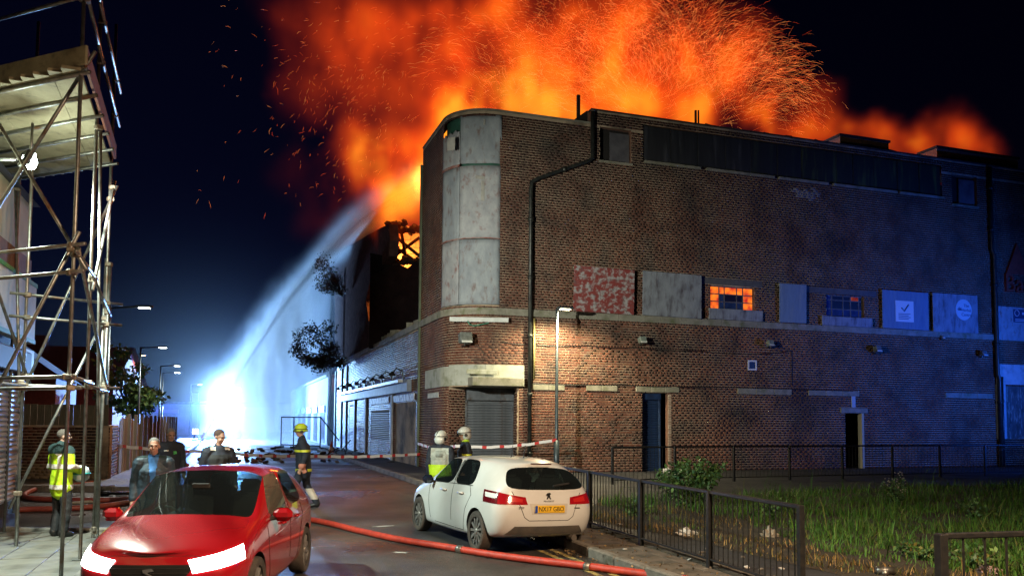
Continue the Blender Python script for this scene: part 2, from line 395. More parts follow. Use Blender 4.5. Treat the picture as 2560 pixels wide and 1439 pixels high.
def weed(name, label, p, h, r, n, size, cols, cat='weed', group=None, stems=9, flowers=False):
    t = thing(name, label, cat, p, 0, group); P = []; tips = []
    for i in range(stems):
        th = random.uniform(0, 6.28); rr = r * random.uniform(.2, 1); hh = h * random.uniform(.55, 1.05) * (1 - .35 * rr / r)
        tip = Vector(p) + Vector((math.cos(th) * rr, math.sin(th) * rr, hh)); tips.append(tip)
        for k in range(n // stems):
            f = random.uniform(.15, 1.0); q = Vector(p).lerp(tip, f); q += Vector((random.gauss(0, .09), random.gauss(0, .09), random.gauss(0, .06))) * r * (1.3 - f * .8)
            P.append(q)
    limbs(t, 'stem', tips, p, .012, t); leaves('foliage', P, size, cols, t)
    if flowers:
        m = MB()
        for tp in tips:
            for k in range(4): m.box(tp + Vector((random.gauss(0, .05), random.gauss(0, .05), random.gauss(0.03, .04))), (.022, .022, .018), Euler((random.random(), random.random(), 0)).to_matrix(), .004)
        m.build('seed_heads', mat('seed_head', (.4, .38, .34), .8), t, False, True)['kind'] = 'stuff'
    return t
q = onground(1730, 1268, KH); weed('leafy_bush', 'tall leafy green bush growing through grass behind the near railing', q, 1.45, .85, 2600, .055, GREENS + [(.06, .14, .04)], 'bush', None, 26)
q = onground(2240, 1262, KH); weed('flowering_weed', 'clump of weeds with pale seed heads by the far railing', q, .75, .5, 500, .04, GREENS, 'weed', None, 14, True)
for i, (u, v, h, r, lab) in enumerate([(1590, 1290, .5, .35, 'low weed clump among rubble behind the white car'), (1930, 1300, .55, .5, 'dark weed clump in the grass behind the railing end post'), (2440, 1300, .5, .5, 'broad weed clump in the open grass near the short railing'), (2300, 1400, .35, .5, 'yellowing low weeds beside the litter and pipe fitting'), (2440, 1425, .4, .45, 'bright green weed growing behind the short railing bars')]):
    weed('weed', lab, onground(u, v, KH), h, r, 420, .04, GREENS + ([(.16, .15, .03)] if i > 2 else []), 'weed', 'weeds in the rough grass', 12)
# litter
lit_w = mat('white_plastic', (.6, .6, .58), .5, c2=(.4, .4, .38), nscale=8)
def bag(u, v, sz, lab, m):
    p = onground(u, v, KH); bm = bmesh.new(); bmesh.ops.create_icosphere(bm, subdivisions=3, radius=1)
    for vv in bm.verts:
        n = vv.co.copy(); f = 1 + .28 * math.sin(n.x * 5 + 1) * math.sin(n.y * 6) + .22 * math.sin(n.z * 9 + n.x * 7) + random.uniform(-.12, .12)
        vv.co = Vector((n.x * sz[0], n.y * sz[1], max(-.2, n.z) * sz[2])) * f
    me = bpy.data.meshes.new('litter'); bm.to_mesh(me); bm.free(); 
    return tag(link('litter_bag', me, m, None, p + Vector((0, 0, sz[2] * .2))), lab, 'litter', 'litter in the grass')
bag(1716, 1338, (.17, .12, .10), 'crumpled white plastic bag lying in dry grass behind the railing', lit_w)
bag(1925, 1345, (.13, .10, .15), 'upright crumpled grey paper in the grass by the railing end', mat('grey_paper', (.3, .27, .22), .8))
bag(1668, 1182, (.16, .12, .16), 'small white bag standing by the blue shutter door', lit_w)
bag(2470, 1432, (.14, .12, .1), 'small dull pink litter scrap behind the short railing', mat('pink_litter', (.35, .25, .27), .7))
pf_ = onground(2212, 1436, KH)
pt = thing('pipe_fitting', 'shiny metal pipe fitting lying on dry grass', 'pipe fitting', pf_)
MB().lathe([(.05, 0), (.06, .01), (.06, .05), (.045, .06), (.045, .1)], 14).build('collar', steel, pt, True)
MB().tube([(-.1, .02, .06), (.12, -.02, .06)], .05, 14).build('barrel', steel, pt, True)
for i in range(26):
    u = random.uniform(1520, 2080); v = 1300 + (u - 1500) * .24 + random.uniform(-20, 60); p = onground(u, v, KH)
    m = MB().box((0, 0, .01), (random.uniform(.03, .1), random.uniform(.03, .08), .02), Euler((random.uniform(-.3, .3), random.uniform(-.3, .3), random.random() * 3)).to_matrix(), .004)
    tag(m.build('litter_scrap', random.choice([lit_w, earth_m, kerb_m, flag_m]), None, False, False, p), 'small scrap of litter or rubble strewn along the grass edge', 'litter', 'scraps along the grass edge')

# dead leaves and grit gathered along the kerb and the grass edge
LP = []
for i in range(2600):
    y = random.uniform(6.5, 20); k = random.random()
    x = along(KR, y)[0] + (random.gauss(-.12, .16) if k < .55 else random.uniform(.0, 1.4)); LP.append((x, y, gz(x, y) + (.008 if x < along(KR, y)[0] else KH + .014)))
ll = leaves('dead_leaves', LP, .028, [(.20, .12, .05), (.12, .075, .035), (.27, .18, .08), (.07, .05, .03)], None, 1.3, .0); tag(ll, 'dead leaves and grit gathered along the kerb and path', 'leaf litter', kind='stuff')
# ================================================================ the burning brick building on the corner
B = thing('brick_building', 'large derelict brick building with rounded boarded corner, fire above its roof', 'building', BO, BA)
RC, FL0, CH, BLN = 1.5, 4.78, .09, .235
D1 = FL0 - RC; D2 = D1 + RC * math.pi / 2
def dpath(d, off=0.0):
    d = np.asarray(d, dtype=float); th = np.pi + np.clip((d - D1) / RC, 0, math.pi / 2)
    x = np.where(d < D1, 0, np.where(d < D2, RC + RC * np.cos(th), RC + d - D2)); y = np.where(d < D1, FL0 - d, np.where(d < D2, RC + RC * np.sin(th), 0))
    nx = np.where(d < D1, -1, np.where(d < D2, np.cos(th), 0)); ny = np.where(d < D1, 0, np.where(d < D2, np.sin(th), -1))
    return x + nx * off, y + ny * off
def sd(s): return D2 + s - RC                      # facade s -> path d
def wpath(d, off=0.0): d = np.asarray(d, dtype=float); return 0 * d - off, 31.0 - d    # low wing wall (runs back along the side street)
PAL = [((.25, .088, .052), 5), ((.20, .080, .050), 5), ((.29, .115, .06), 2.5), ((.15, .066, .050), 3), ((.10, .058, .052), 1.2), ((.06, .043, .042), .5), ((.32, .15, .08), .7)]
PC = np.array([c for c, w in PAL]); PWt = np.array([w for c, w in PAL]); PWt /= PWt.sum()
def lay(d0, d1, z0, z1, holes, hook=None):
    out = []; nrow = int((z1 - z0) / CH)
    for r in range(nrow):
        za = z0 + r * CH; zb = za + CH - .018; zc = (za + zb) / 2
        hd = (r % 5 == 4); step = BLN / 2 if hd else BLN; d = d0 - (r % 2) * BLN / 2 - (BLN / 4 if hd else 0)
        hs = [(a, b) for a, b, c, e in holes if c < zc < e]
        while d < d1:
            segs = [(max(d, d0), min(d + step - .008, d1))]; d += step
            for a, b in hs:
                ns = []
                for p, q in segs:
                    if q <= a or p >= b: ns.append((p, q))
                    else:
                        if a - p > .03: ns.append((p, a))
                        if q - b > .03: ns.append((b, q))
                segs = ns
            for p, q in segs:
                if q - p > .03: out.append((p, q, za, zb))
    A = np.array(out)
    c = PC[rng.choice(len(PC), len(A), p=PWt)] * rng.uniform(.86, 1.14, len(A))[:, None]
    zc = A[:, 2]; up = np.clip((zc - 4.5) / 6, 0, 1)[:, None]; c = c * (1 - .5 * up)              # upper courses browner, and coloured darker for the weaker light up there
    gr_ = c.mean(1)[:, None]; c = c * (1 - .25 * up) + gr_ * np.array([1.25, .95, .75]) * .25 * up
    c = c * .5 + c.mean(0) * .5
    c = c * np.array([.92, .72, .66])
    if hook is not None: c = hook(A, c)
    return A, c
def brickmesh(name, A, c, path):
    n = len(A); pr_ = rng.uniform(.003, .007, n)
    V = np.zeros((n, 8, 3)); k = 0
    for off in (np.full(n, -.004), pr_):
        for dz in (2, 3):
            for dd in (0, 1):
                x, y = path(A[:, dd], off); V[:, k, 0] = x; V[:, k, 1] = y; V[:, k, 2] = A[:, dz]; k += 1
    q = np.array([[4, 5, 7, 6], [0, 4, 6, 2], [1, 3, 7, 5], [2, 6, 7, 3], [0, 1, 5, 4]])
    F = (np.arange(n)[:, None, None] * 8 + q[None]).reshape(-1, 4)
    return npmesh(name, V.reshape(-1, 3), F, False, np.repeat(c, 8, 0))
brick_m = mat('brick', attr=True, rough=.85, c2=(.05, .036, .032), nscale=.23, namt=.15, c3=(.035, .03, .028), n3=.75, bump=.5, bscale=45, spec=.25, lo3=.47)
mortar_m = mat('mortar', (.46, .36, .25), .95, c2=(.30, .235, .16), nscale=1.2, bump=.3, bscale=40, c3=(.06, .05, .04), n3=.6, lo3=.46)
stone_m = mat('mossy_stone', (.27, .26, .21), .85, c2=(.15, .15, .11), nscale=3, bump=.4, bscale=25, c3=(.09, .11, .035), n3=2.0)
render_m = mat('painted_render', (.40, .42, .37), .8, c2=(.28, .30, .24), nscale=2, bump=.2, c3=(.12, .14, .06), n3=1.6)
def wallback(name, path, d0, d1, z0, z1, holes, nseg, m):
    ds = sorted(set([d0, d1] + [x for h in holes for x in h[:2] if d0 < x < d1] + list(np.linspace(d0, d1, nseg))))
    zs = sorted(set([z0, z1] + [x for h in holes for x in h[2:] if z0 < x < z1])); mb = MB()
    for a, b in zip(ds, ds[1:]):
        if b - a < 1e-5: continue
        for c, e in zip(zs, zs[1:]):
            dm, zm = (a + b) / 2, (c + e) / 2
            if any(h[0] < dm < h[1] and h[2] < zm < h[3] for h in holes): continue
            (xa, ya), (xb, yb) = path(a), path(b); mb.add([(xa, ya, c), (xb, yb, c), (xb, yb, e), (xa, ya, e)], [(0, 1, 2, 3)])
    return mb.build(name, m, B)
def pxrect(u0, v0, u1, v1):                        # photo box on the facade -> s0, s1, z0, z1
    a = fac(u0, (v0 + v1) / 2); b = fac(u1, (v0 + v1) / 2); t = fac((u0 + u1) / 2, v0); e = fac((u0 + u1) / 2, v1)
    return a[0], b[0], e[1], t[1]
ZT1, ZT2, ZL, S_END, SR = 12.52, 13.04, 5.70, 30.0, 5.05
W1 = pxrect(1776, 716, 1886, 778); W2 = pxrect(2066, 738, 2160, 796)
UW1 = pxrect(1500, 322, 1578, 404); UW2 = pxrect(2380, 440, 2442, 512)
DR = pxrect(1606, 981, 1672, 1178); DR = (DR[0], DR[1], -.3, DR[3]); DO = pxrect(2114, 1031, 2158, 1164); DO = (DO[0], DO[1], -.3, DO[3])
PANS = pxrect(1608, 300, 2352, 440); PZ0, PZ1 = 11.42, 12.78
RD = pxrect(2514, 965, 2640, 1096)
DA, DB_ = D1 + RC * R(24), sd(2.3)                  # corner doorway on the path
CW = (D1 + .02, sd(1.62), 5.80, 12.36)             # boarded corner window
H_main = [(DA, DB_, -.3, 3.02), CW] + [(sd(a), sd(b), c, e) for a, b, c, e in (W1, W2, UW1, UW2, DR, DO, RD)]
H_main.append((sd(PANS[0]), sd(PANS[1]), PZ0, PZ1))
def hook_main(A, c):
    s = A[:, 0] - D2 + RC; z = A[:, 2]
    ws = fac(1982, 480); we = fac(2040, 480)
    m = ((s - (ws[0] + we[0]) / 2) / .55) ** 2 + ((z - 10.85) / .22) ** 2 < 1 + .5 * rng.normal(size=len(s)); c[m] = np.array([.42, .40, .38]) * rng.uniform(.8, 1.1, m.sum())[:, None]
    for (u, v, ru, rv, col) in ((1800, 1090, 90, 45, (.26, .10, .06)), (2060, 1110, 50, 45, (.30, .12, .04)), (2230, 1125, 90, 35, (.28, .11, .04)), (1440, 1110, 50, 45, (.22, .10, .05))):
        p = fac(u, v); q = fac(u + ru, v - rv)
        dd = ((s - p[0]) / (q[0] - p[0])) ** 2 + ((z - p[1]) / (q[1] - p[1])) ** 2; m = dd < 1 + .3 * rng.normal(size=len(s)); c[m] = c[m] * .4 + np.array(col) * .6
    return c
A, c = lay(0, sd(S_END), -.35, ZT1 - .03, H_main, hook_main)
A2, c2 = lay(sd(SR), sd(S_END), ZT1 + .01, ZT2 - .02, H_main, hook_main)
A = np.concatenate([A, A2]); c = np.concatenate([c, c2])
s_ = A[:, 0] - D2 + RC; full = (A[:, 1] - A[:, 0] > BLN - .02)
cand = np.where(full & (s_ > 2.9) & (s_ < 7.2) & (A[:, 2] > .5) & (A[:, 3] < 5.35))[0]; cand = rng.permutation(cand)[:300]
keep = np.ones(len(A), bool); keep[cand] = False
wall = wallback('wall', dpath, 0, sd(S_END), -.35, ZT1, H_main, 60, mortar_m)
wallback('parapet_wall', dpath, sd(SR), sd(S_END), ZT1, ZT2, H_main, 4, mortar_m)
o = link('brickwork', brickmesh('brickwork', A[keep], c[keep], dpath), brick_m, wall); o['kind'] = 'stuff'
bms = []
for k in range(24):
    me = MB().box((0, .004, 0), (BLN - .012, .02, CH - .016), None, .002).mesh('brick')
    a = me.color_attributes.new('Col', 'FLOAT_COLOR', 'POINT'); cc = c[cand[k * 7]]
    a.data.foreach_set('color', np.tile(np.array([*cc, 1], dtype=np.float32), len(me.vertices))); me.materials.append(brick_m); bms.append(me)
for i in cand:
    o = bpy.data.objects.new('brick', bms[int(rng.integers(24))]); COL.objects.link(o); o.parent = wall
    o.location = (A[i, 0] - D2 + RC + (BLN - .012) / 2, random.uniform(-.003, .002), (A[i, 2] + A[i, 3]) / 2)
# thickness of the openings: reveals
def reveal(h, depth, m=None):
    a, b, z0, z1 = h; mb = MB()
    mb.add([(a, 0, z0), (a, depth, z0), (a, depth, z1), (a, 0, z1)], [(0, 1, 2, 3)]); mb.add([(b, 0, z0), (b, 0, z1), (b, depth, z1), (b, depth, z0)], [(0, 1, 2, 3)])
    mb.add([(a, 0, z1), (a, depth, z1), (b, depth, z1), (b, 0, z1)], [(0, 1, 2, 3)]); mb.add([(a, 0, z0), (b, 0, z0), (b, depth, z0), (a, depth, z0)], [(0, 1, 2, 3)])
    return mb.build('reveal', m or brick_dark, B)
brick_dark = mat('reveal_brick', (.20, .10, .06), .9, c2=(.10, .055, .04), nscale=9, bump=.4)
void_m = mat('dark_interior', (.012, .011, .010), .95)
for h in (W1, W2, UW1, UW2, DR, DO, RD): reveal(h, .24)
# ---- string course, copings, fascia: separate stones
def band(name, d0, d1, n, z0, z1, p0, m, path=dpath, parent=None, gap=.008, p1=0.0):
    es = np.linspace(d0, d1, n + 1)
    for a, b in zip(es, es[1:]):
        k = max(1, int((b - a) / .25)) if (a < D2 + .1 and path is dpath) else 1; t = np.linspace(a + gap / 2, b - gap / 2, k + 1); mb = MB()
        xo, yo = path(t, p0); xi, yi = path(t, p1); n1 = len(t)
        V = [(x, y, z0) for x, y in zip(xo, yo)] + [(x, y, z1) for x, y in zip(xo, yo)] + [(x, y, z0) for x, y in zip(xi, yi)] + [(x, y, z1) for x, y in zip(xi, yi)]; F = []
        for i in range(n1 - 1):
            F += [(i, i + 1, n1 + i + 1, n1 + i), (n1 + i, n1 + i + 1, 3 * n1 + i + 1, 3 * n1 + i), (i + 1, i, 2 * n1 + i, 2 * n1 + i + 1)]
        F += [(0, n1, 3 * n1, 2 * n1), (n1 - 1, 3 * n1 - 1, 4 * n1 - 1, 2 * n1 - 1)]
        mb.add(V, F); mb.build(name, m, parent or B)
band('ledge_stone', 0, sd(S_END), 40, ZL - .24, ZL, .075, stone_m)
band('coping_stone', 0, sd(SR), 9, ZT1, ZT1 + .07, .03, stone_m, p1=-.35)
band('coping_stone', sd(SR), sd(S_END), 26, ZT2, ZT2 + .06, .03, mat('soot_coping', (.05, .045, .042), .9, c2=(.025, .024, .024), nscale=4, bump=.5), p1=-.35)
band('fascia', 1.0, DA + .05, 2, 3.04, 3.72, .035, render_m); band('fascia', DA + .05, sd(2.55), 2, 3.06, 3.76, .045, render_m)
MB().bb(1.2, S_END, 1.6, 1.64, -.3, ZT1).build('inner_wall', void_m, B); MB().bb(.5, .54, 1.7, FL0, -.3, ZT1).build('inner_wall', void_m, B); MB().bb(.02, 1.2, FL0 - .04, FL0, ZL, ZT1).build('inner_wall', void_m, B)
for k in range(1):
    mb = MB(); mb.bb(SR, S_END, .22, .35, ZT1, ZT2 - .01); mb.build('parapet_core', brick_dark, B)
# sloped end of the raised parapet and ragged charred roof edge
mb = MB(); mb.add([(SR - .75, .3, ZT1 + .03), (SR, .3, ZT1 + .03), (SR, .3, ZT2 + .1), (SR - .75, 3.5, ZT1 + .03), (SR, 3.5, ZT1 + .03), (SR, 3.5, ZT2 + .1)], [(0, 1, 2), (5, 4, 3), (0, 2, 5, 3), (0, 3, 4, 1)]); mb.build('parapet_ramp', void_m, B)
for i in range(46):
    s = random.uniform(9, 19); MB().box((s, random.uniform(.1, .5), ZT2 + .08), (random.uniform(.1, .5), .15, random.uniform(.04, .13)), Euler((0, random.uniform(-.2, .2), 0)).to_matrix()).build('charred_rubble', void_m, B)
# ---- stack and posts on the roof
for (u0, v0, u1, v1, t) in ((2100, 334, 2222, 380, .6), (2342, 364, 2545, 420, .6)):
    a = fac(u0, v0, t); b = fac(u1, v1, t); ch = MB().bb(a[0], b[0], t, t + 1.0, ZT2 - .4, a[1] - .1).build('roof_stack', brick_dark, B)
    MB().bb(a[0] - .06, b[0] + .06, t - .06, t + 1.06, a[1] - .1, a[1], .01).build('stack_cap', void_m, ch)
for u, v0, v1, w in ((1446, 238, 300, .11), (1739, 276, 310, .07), (1746, 276, 310, .05)):
    a = fac(u, v0, .9); MB().bb(a[0] - w / 2, a[0] + w / 2, .9 - w / 2, .9 + w / 2, ZT1 - .2, a[1]).build('roof_post', mat('charred_timber', (.02, .016, .014), .9, bump=.5), B)
# ---- boarded corner window: six sheets bent round the corner
def boardmat(name, c1, c2, c3, n3=1.3, st=(3.5, 3.5, .7), lo=.50):
    return mat(name, c1, .75, c2=c2, nscale=1.6, bump=.25, bscale=14, c3=c3, n3=n3, stretch=st, namt=.4, lo3=lo)
ply = boardmat('weathered_grey_ply', (.36, .38, .39), (.22, .24, .26), (.19, .085, .07), 2.4, (2, 2, 1.5), .53)
ply2 = boardmat('weathered_blue_grey_ply', (.30, .34, .36), (.19, .22, .25), (.15, .10, .09), 2.0, (2.5, 2.5, 1.2), .53)
greenp = mat('old_green_paint', (.03, .12, .085), .6, c2=(.02, .06, .045), nscale=3)
MB_corner = MB(); es = np.linspace(CW[0] - .35, CW[1] + .35, 12); xo, yo = dpath(es, -.20)
for i in range(11): MB_corner.add([(xo[i], yo[i], CW[2]), (xo[i + 1], yo[i + 1], CW[2]), (xo[i + 1], yo[i + 1], ZT1), (xo[i], yo[i], ZT1)], [(0, 1, 2, 3)])
MB_corner.build('window_backing', greenp, B)
dm = D1 + 1.05; zr = [(CW[2] + .02, 8.06), (8.10, 10.62), (10.70, 12.35)]
def cboard(da, db, z0, z1, m, warp=0.0, ztop=None, rough=0.0):
    n = 10; t = np.linspace(da, db, n + 1); k = 12; V = []; F = []
    xa, ya = dpath(np.array([da, db]), .02)
    for j in range(k + 1):
        for i in range(n + 1):
            f = i / n; z = z0 + (z1 - z0) * j / k
            if j == k and rough: z -= rough * (.5 + .5 * math.sin(i * 2.1 + 1)) * random.uniform(.3, 1)
            x, y = dpath(t[i], .015); cxx = xa[0] + (xa[1] - xa[0]) * f; cyy = ya[0] + (ya[1] - ya[0]) * f
            x, y = x * .45 + cxx * .55, y * .45 + cyy * .55
            w = warp * math.sin(j / k * 5 + i) * f * f; V.append((x - .5 * w, y - .8 * w, z))
    n1 = n + 1
    for j in range(k):
        for i in range(n): F.append((j * n1 + i, j * n1 + i + 1, (j + 1) * n1 + i + 1, (j + 1) * n1 + i))
    me = npmesh('window_board', V, F, True); o = link('window_board', me, m, B)
    md = o.modifiers.new('th', 'SOLIDIFY'); md.thickness = .022; return o
cboard(CW[0] - .02, dm - .01, *zr[0], ply); cboard(dm + .01, CW[1] + .02, *zr[0], ply2); cboard(CW[0] - .02, dm - .01, *zr[1], ply2); cboard(dm + .01, CW[1] + .02, *zr[1], ply)
cboard(CW[0] - .05, dm - .02, zr[2][0], 11.95, ply, .05, None, .25).data.materials; cboard(dm + .01, CW[1] + .06, zr[2][0], zr[2][1] + .03, ply2, .07)
rust = mat('rust_red_paint', (.22, .06, .04), .7, c2=(.30, .28, .27), nscale=5)
band('board_rail', CW[0], dm, 1, 8.055, 8.10, .05, rust); band('board_rail', CW[0], dm, 1, 10.60, 10.68, .05, rust); band('board_rail', dm, CW[1], 1, 8.065, 8.10, .05, rust)
for (u, v, w, h) in ((1203, 480, .12, .7), (1196, 447, .32, .12), (1128, 360, .3, .45), (1207, 310, .06, .2)):
    s, z = fac(u, v, .3); x, y = s, .22
    MB().box((s, .30 if u < 1160 else .12, z), (w, .02, h), Euler((0, random.uniform(-.05, .05), .0 if u > 1160 else -.75)).to_matrix(), .004).build('nailed_batten', mat('pale_batten', (.42, .42, .38), .8, c2=(.3, .3, .27), nscale=5), B)
# ---- corner doorway with roller shutter
x0, y0 = [float(q) for q in dpath(DA)]; JT = 1.15; sl, sr_ = .80, 2.58
def slab_v(p, q, z0, z1, m, name, th=.06):
    d = (Vector(q) - Vector(p)); n = Vector((-d.y, d.x)).normalized() * th; mb = MB()
    P = [Vector(p), Vector(q), Vector(q) + n, Vector(p) + n]; mb.add([(a.x, a.y, z) for z in (z0, z1) for a in P], [(0, 1, 5, 4), (1, 2, 6, 5), (2, 3, 7, 6), (3, 0, 4, 7), (4, 5, 6, 7), (3, 2, 1, 0)]); return mb.build(name, m, B)
def flatbricks(p, q, z0, z1, dark=.7):
    L_ = (Vector(q) - Vector(p)).length; d = (Vector(q) - Vector(p)).normalized(); nrm = Vector((d.y, -d.x))
    A_, c_ = lay(0, L_, z0, z1, []); pth = lambda dd, off=0.0: (p[0] + d.x * dd + nrm.x * off, p[1] + d.y * dd + nrm.y * off)
    o = link('brickwork', brickmesh('brickwork', A_, c_ * dark, pth), brick_m, B); o['kind'] = 'stuff'; return o  # jamb bricks coloured darker, as less light reaches the recess
slab_v((x0, y0), (sl, JT), -.3, 3.02, mortar_m, 'door_jamb'); flatbricks((x0, y0), (sl, JT), -.3, 3.0)
slab_v((sr_, JT), (2.3, 0), -.3, 3.02, mortar_m, 'door_jamb'); flatbricks((sr_, JT), (2.3, 0), -.3, 3.0)
MB().add([(x0 - .1, y0 + .1, 3.02), (2.4, .02, 3.02), (2.7, 1.3, 3.02), (.6, 1.3, 3.02), (1.0, .25, 3.02)], [(0, 3, 2, 1, 4)]).build('door_soffit', render_m, B)
shut_m = mat('grey_shutter_steel', (.20, .23, .26), .45, .5, c2=(.11, .13, .15), nscale=2.5, c3=(.10, .07, .05), n3=4, rvar=.1)
shut_b = mat('blue_shutter_steel', (.03, .07, .17), .5, .3, c2=(.015, .035, .09), nscale=2.5, c3=(.03, .03, .03), n3=4)
def shutter(a, b, y, z0, z1, m, step=.085, name='roller_shutter', boxh=.3, parent=None):
    t = MB().bb(a, b, y + .03, y + .06, z0, z1).build(name, m, parent or B)
    n = int((z1 - z0 - boxh) / step); prof = [(-.03, 0), (-.012, .02), (-.012, .055), (-.03, step - .004)]
    me = MB(); V = []; F = []
    for x in (a + .03, b - .03):
        for yy, zz in [(.012, 0), (-.020, .018), (-.020, step * .62), (.012, step - .006)]: V.append((x, yy, zz))
    F = [(i, i + 4, i + 5, i + 1) for i in range(3)]; me.add(V, F); mm = me.mesh('slat'); mm.materials.append(m)
    for i in range(n):
        o = bpy.data.objects.new('slat', mm); COL.objects.link(o); o.parent = t; o.location = (0, y + .015 + random.uniform(-.003, .003), z0 + i * step)
    if boxh: MB().bb(a, b, y - .14, y + .05, z1 - boxh, z1, .01).build('shutter_box', m, t)
    for x in (a, b): MB().bb(x - .035, x + .035, y - .035, y + .03, z0, z1 - boxh, .005).build('guide_rail', m, t)
    return t
shutter(sl + .03, sr_ - .03, JT, -.15, 3.0, shut_m, .095, boxh=.42)
cn = MB(); cn.bb(.62, 2.42, -.32, .9, 3.03, 3.32, .02); cn.build('door_canopy', stone_m, B)
MB().bb(.45, 1.55, -.18, -.10, 3.42, 3.58, .01).build('faded_sign_board', render_m, B)
# ---- facade window row: boards, windows
redply = mat('peeling_red_white_board', (.22, .04, .035), .7, c2=(.36, .36, .36), nscale=2.6, namt=.85, bump=.35, bscale=10, stretch=(1.6, 1, 2.2), c3=(.12, .10, .10), n3=3)
gply = boardmat('weathered_window_ply', (.26, .29, .32), (.15, .17, .20), (.08, .07, .08), 1.4, (3, 1, 1.2))
bply = boardmat('blue_painted_ply', (.16, .24, .33), (.11, .17, .25), (.20, .26, .30), 1.2, (4, 1, .8))
def board(u0, v0, u1, v1, m, tilt=0.0, out=.10, name='window_board', rot=1.0):
    a, b, z0, z1 = pxrect(u0, v0, u1, v1); w, h = b - a, z1 - z0
    o = MB().box((0, 0, 0), (w, .03, h), None, .006).build(name, m, B); o.location = ((a + b) / 2, -out, (z0 + z1) / 2); o.rotation_euler = (random.uniform(-.02, .03) * rot, tilt, random.uniform(-.025, .01) * rot)
    for zz in (z0 + .05, z1 - .05): MB().bb(a + .02, b - .02, -out + .016, -.0, zz - .04, zz + .04).build('board_batten', mat('old_batten', (.22, .2, .15), .85), B)
    return o, (a, b, z0, z1)
board(1430, 671, 1580, 783, redply, .012, .16); board(1602, 684, 1747, 793, gply, .012, .16); board(1944, 711, 2010, 807, bply, .0, .12)
_, r4 = board(2200, 729, 2315, 823, bply, .005, .12, rot=0); _, r5 = board(2326, 736, 2438, 831, gply, -.004, .12, rot=0); _, r6 = board(2490, 769, 2600, 852, ply, 0, .12, rot=0)
board(1768, 774, 1902, 801, gply, 0, .12, 'sill_board'); board(2050, 793, 2175, 816, gply, 0, .12, 'sill_board')
for (u0, v0, u1, v1) in ((1750, 698, 1905, 713), (2015, 722, 2190, 736)):
    a, b, z0, z1 = pxrect(u0, v0, u1, v1); MB().bb(a, b, -.015, .2, z0, z1, .005).build('window_lintel', mat('soot_concrete', (.10, .10, .10), .9, c2=(.06, .06, .06), nscale=4), B)
def fire_glass(name, hot):
    m = bpy.data.materials.new(name); m.use_nodes = True; N = m.node_tree.nodes; L = m.node_tree.links; b = N['Principled BSDF']
    b.inputs['Base Color'].default_value = (.02, .02, .02, 1); b.inputs['Roughness'].default_value = .15
    tc = N.new('ShaderNodeTexCoord'); nz = N.new('ShaderNodeTexNoise'); nz.inputs['Scale'].default_value = 2.6; nz.inputs['Detail'].default_value = 5; L.new(tc.outputs['Object'], nz.inputs['Vector'])
    cr = N.new('ShaderNodeValToRGB'); e = cr.color_ramp.elements; e[0].position = .36; e[0].color = (.35, .012, .01, 1); e[1].position = .62; e[1].color = (1, .20, .012, 1)
    L.new(nz.outputs[0], cr.inputs[0]); L.new(cr.outputs[0], b.inputs['Emission Color']); b.inputs['Emission Strength'].default_value = hot; return m
hotg = fire_glass('fire_lit_glass', 1.5); dimg = mat('dirty_blue_glass', (.03, .06, .16), .2, c2=(.015, .03, .08), nscale=3); blackg = mat('broken_black_pane', (.01, .008, .012), .4); redg = fire_glass('faintly_fire_lit_glass', .35)
fr_m = mat('steel_window_frame', (.16, .15, .13), .6, .2, c2=(.10, .07, .05), nscale=9)
def steel_window(h, cols, rows, fn, nm):
    a, b, z0, z1 = h; t = MB().bb(a, b, .22, .26, z0, z1).build(nm, void_m, B); y = .10
    for x in cols[1:-1]: MB().bb(a + (b - a) * x - .02, a + (b - a) * x + .02, y - .02, y + .02, z0, z1).build('glazing_bar', fr_m, t)
    for r_ in rows[1:-1]: MB().bb(a, b, y - .018, y + .022, z0 + (z1 - z0) * r_ - .018, z0 + (z1 - z0) * r_ + .018).build('glazing_bar', fr_m, t)
    fm = MB(); fm.bb(a, a + .04, y - .03, y + .03, z0, z1); fm.bb(b - .04, b, y - .03, y + .03, z0, z1); fm.bb(a + .04, b - .04, y - .03, y + .03, z1 - .04, z1); fm.bb(a + .04, b - .04, y - .03, y + .03, z0, z0 + .04); fm.build('frame', fr_m, t)
    for i in range(len(cols) - 1):
        for j in range(len(rows) - 1):
            m = fn(i, j)
            if m is None: continue
            x0_, x1_ = a + (b - a) * cols[i] + .022, a + (b - a) * cols[i + 1] - .022; q0, q1 = z0 + (z1 - z0) * rows[j] + .02, z0 + (z1 - z0) * rows[j + 1] - .02
            MB().bb(x0_, x1_, y - .004, y + .004, q0, q1).build('pane', m, t)
steel_window(W1, (0, .22, .34, .62, .76, 1), (0, .38, .68, 1), lambda i, j: (hotg if (j == 2 or i in (0, 4)) else dimg if j == 0 or i == 1 else blackg), 'window')
steel_window(W2, (0, .18, .48, .68, .9, 1), (0, .40, .78, 1), lambda i, j: (dimg if (j == 0 or i == 0) else redg if (i == 3 and j == 2) else blackg), 'window')
for h in (UW1, UW2):
    a, b, z0, z1 = h; t = MB().bb(a, b, .20, .24, z0, z1).build('window', void_m, B); MB().bb(a + (b - a) * .35, b - .03, .10, .13, z0 + .03, z1 - .12, .004).build('window_board', mat('sooty_board', (.10, .10, .11), .8, c2=(.05, .05, .06), nscale=3), t)
    MB().bb(a - .05, b + .05, -.06, .1, z0 - .09, z0 - .01, .01).build('sill', stone_m, t)
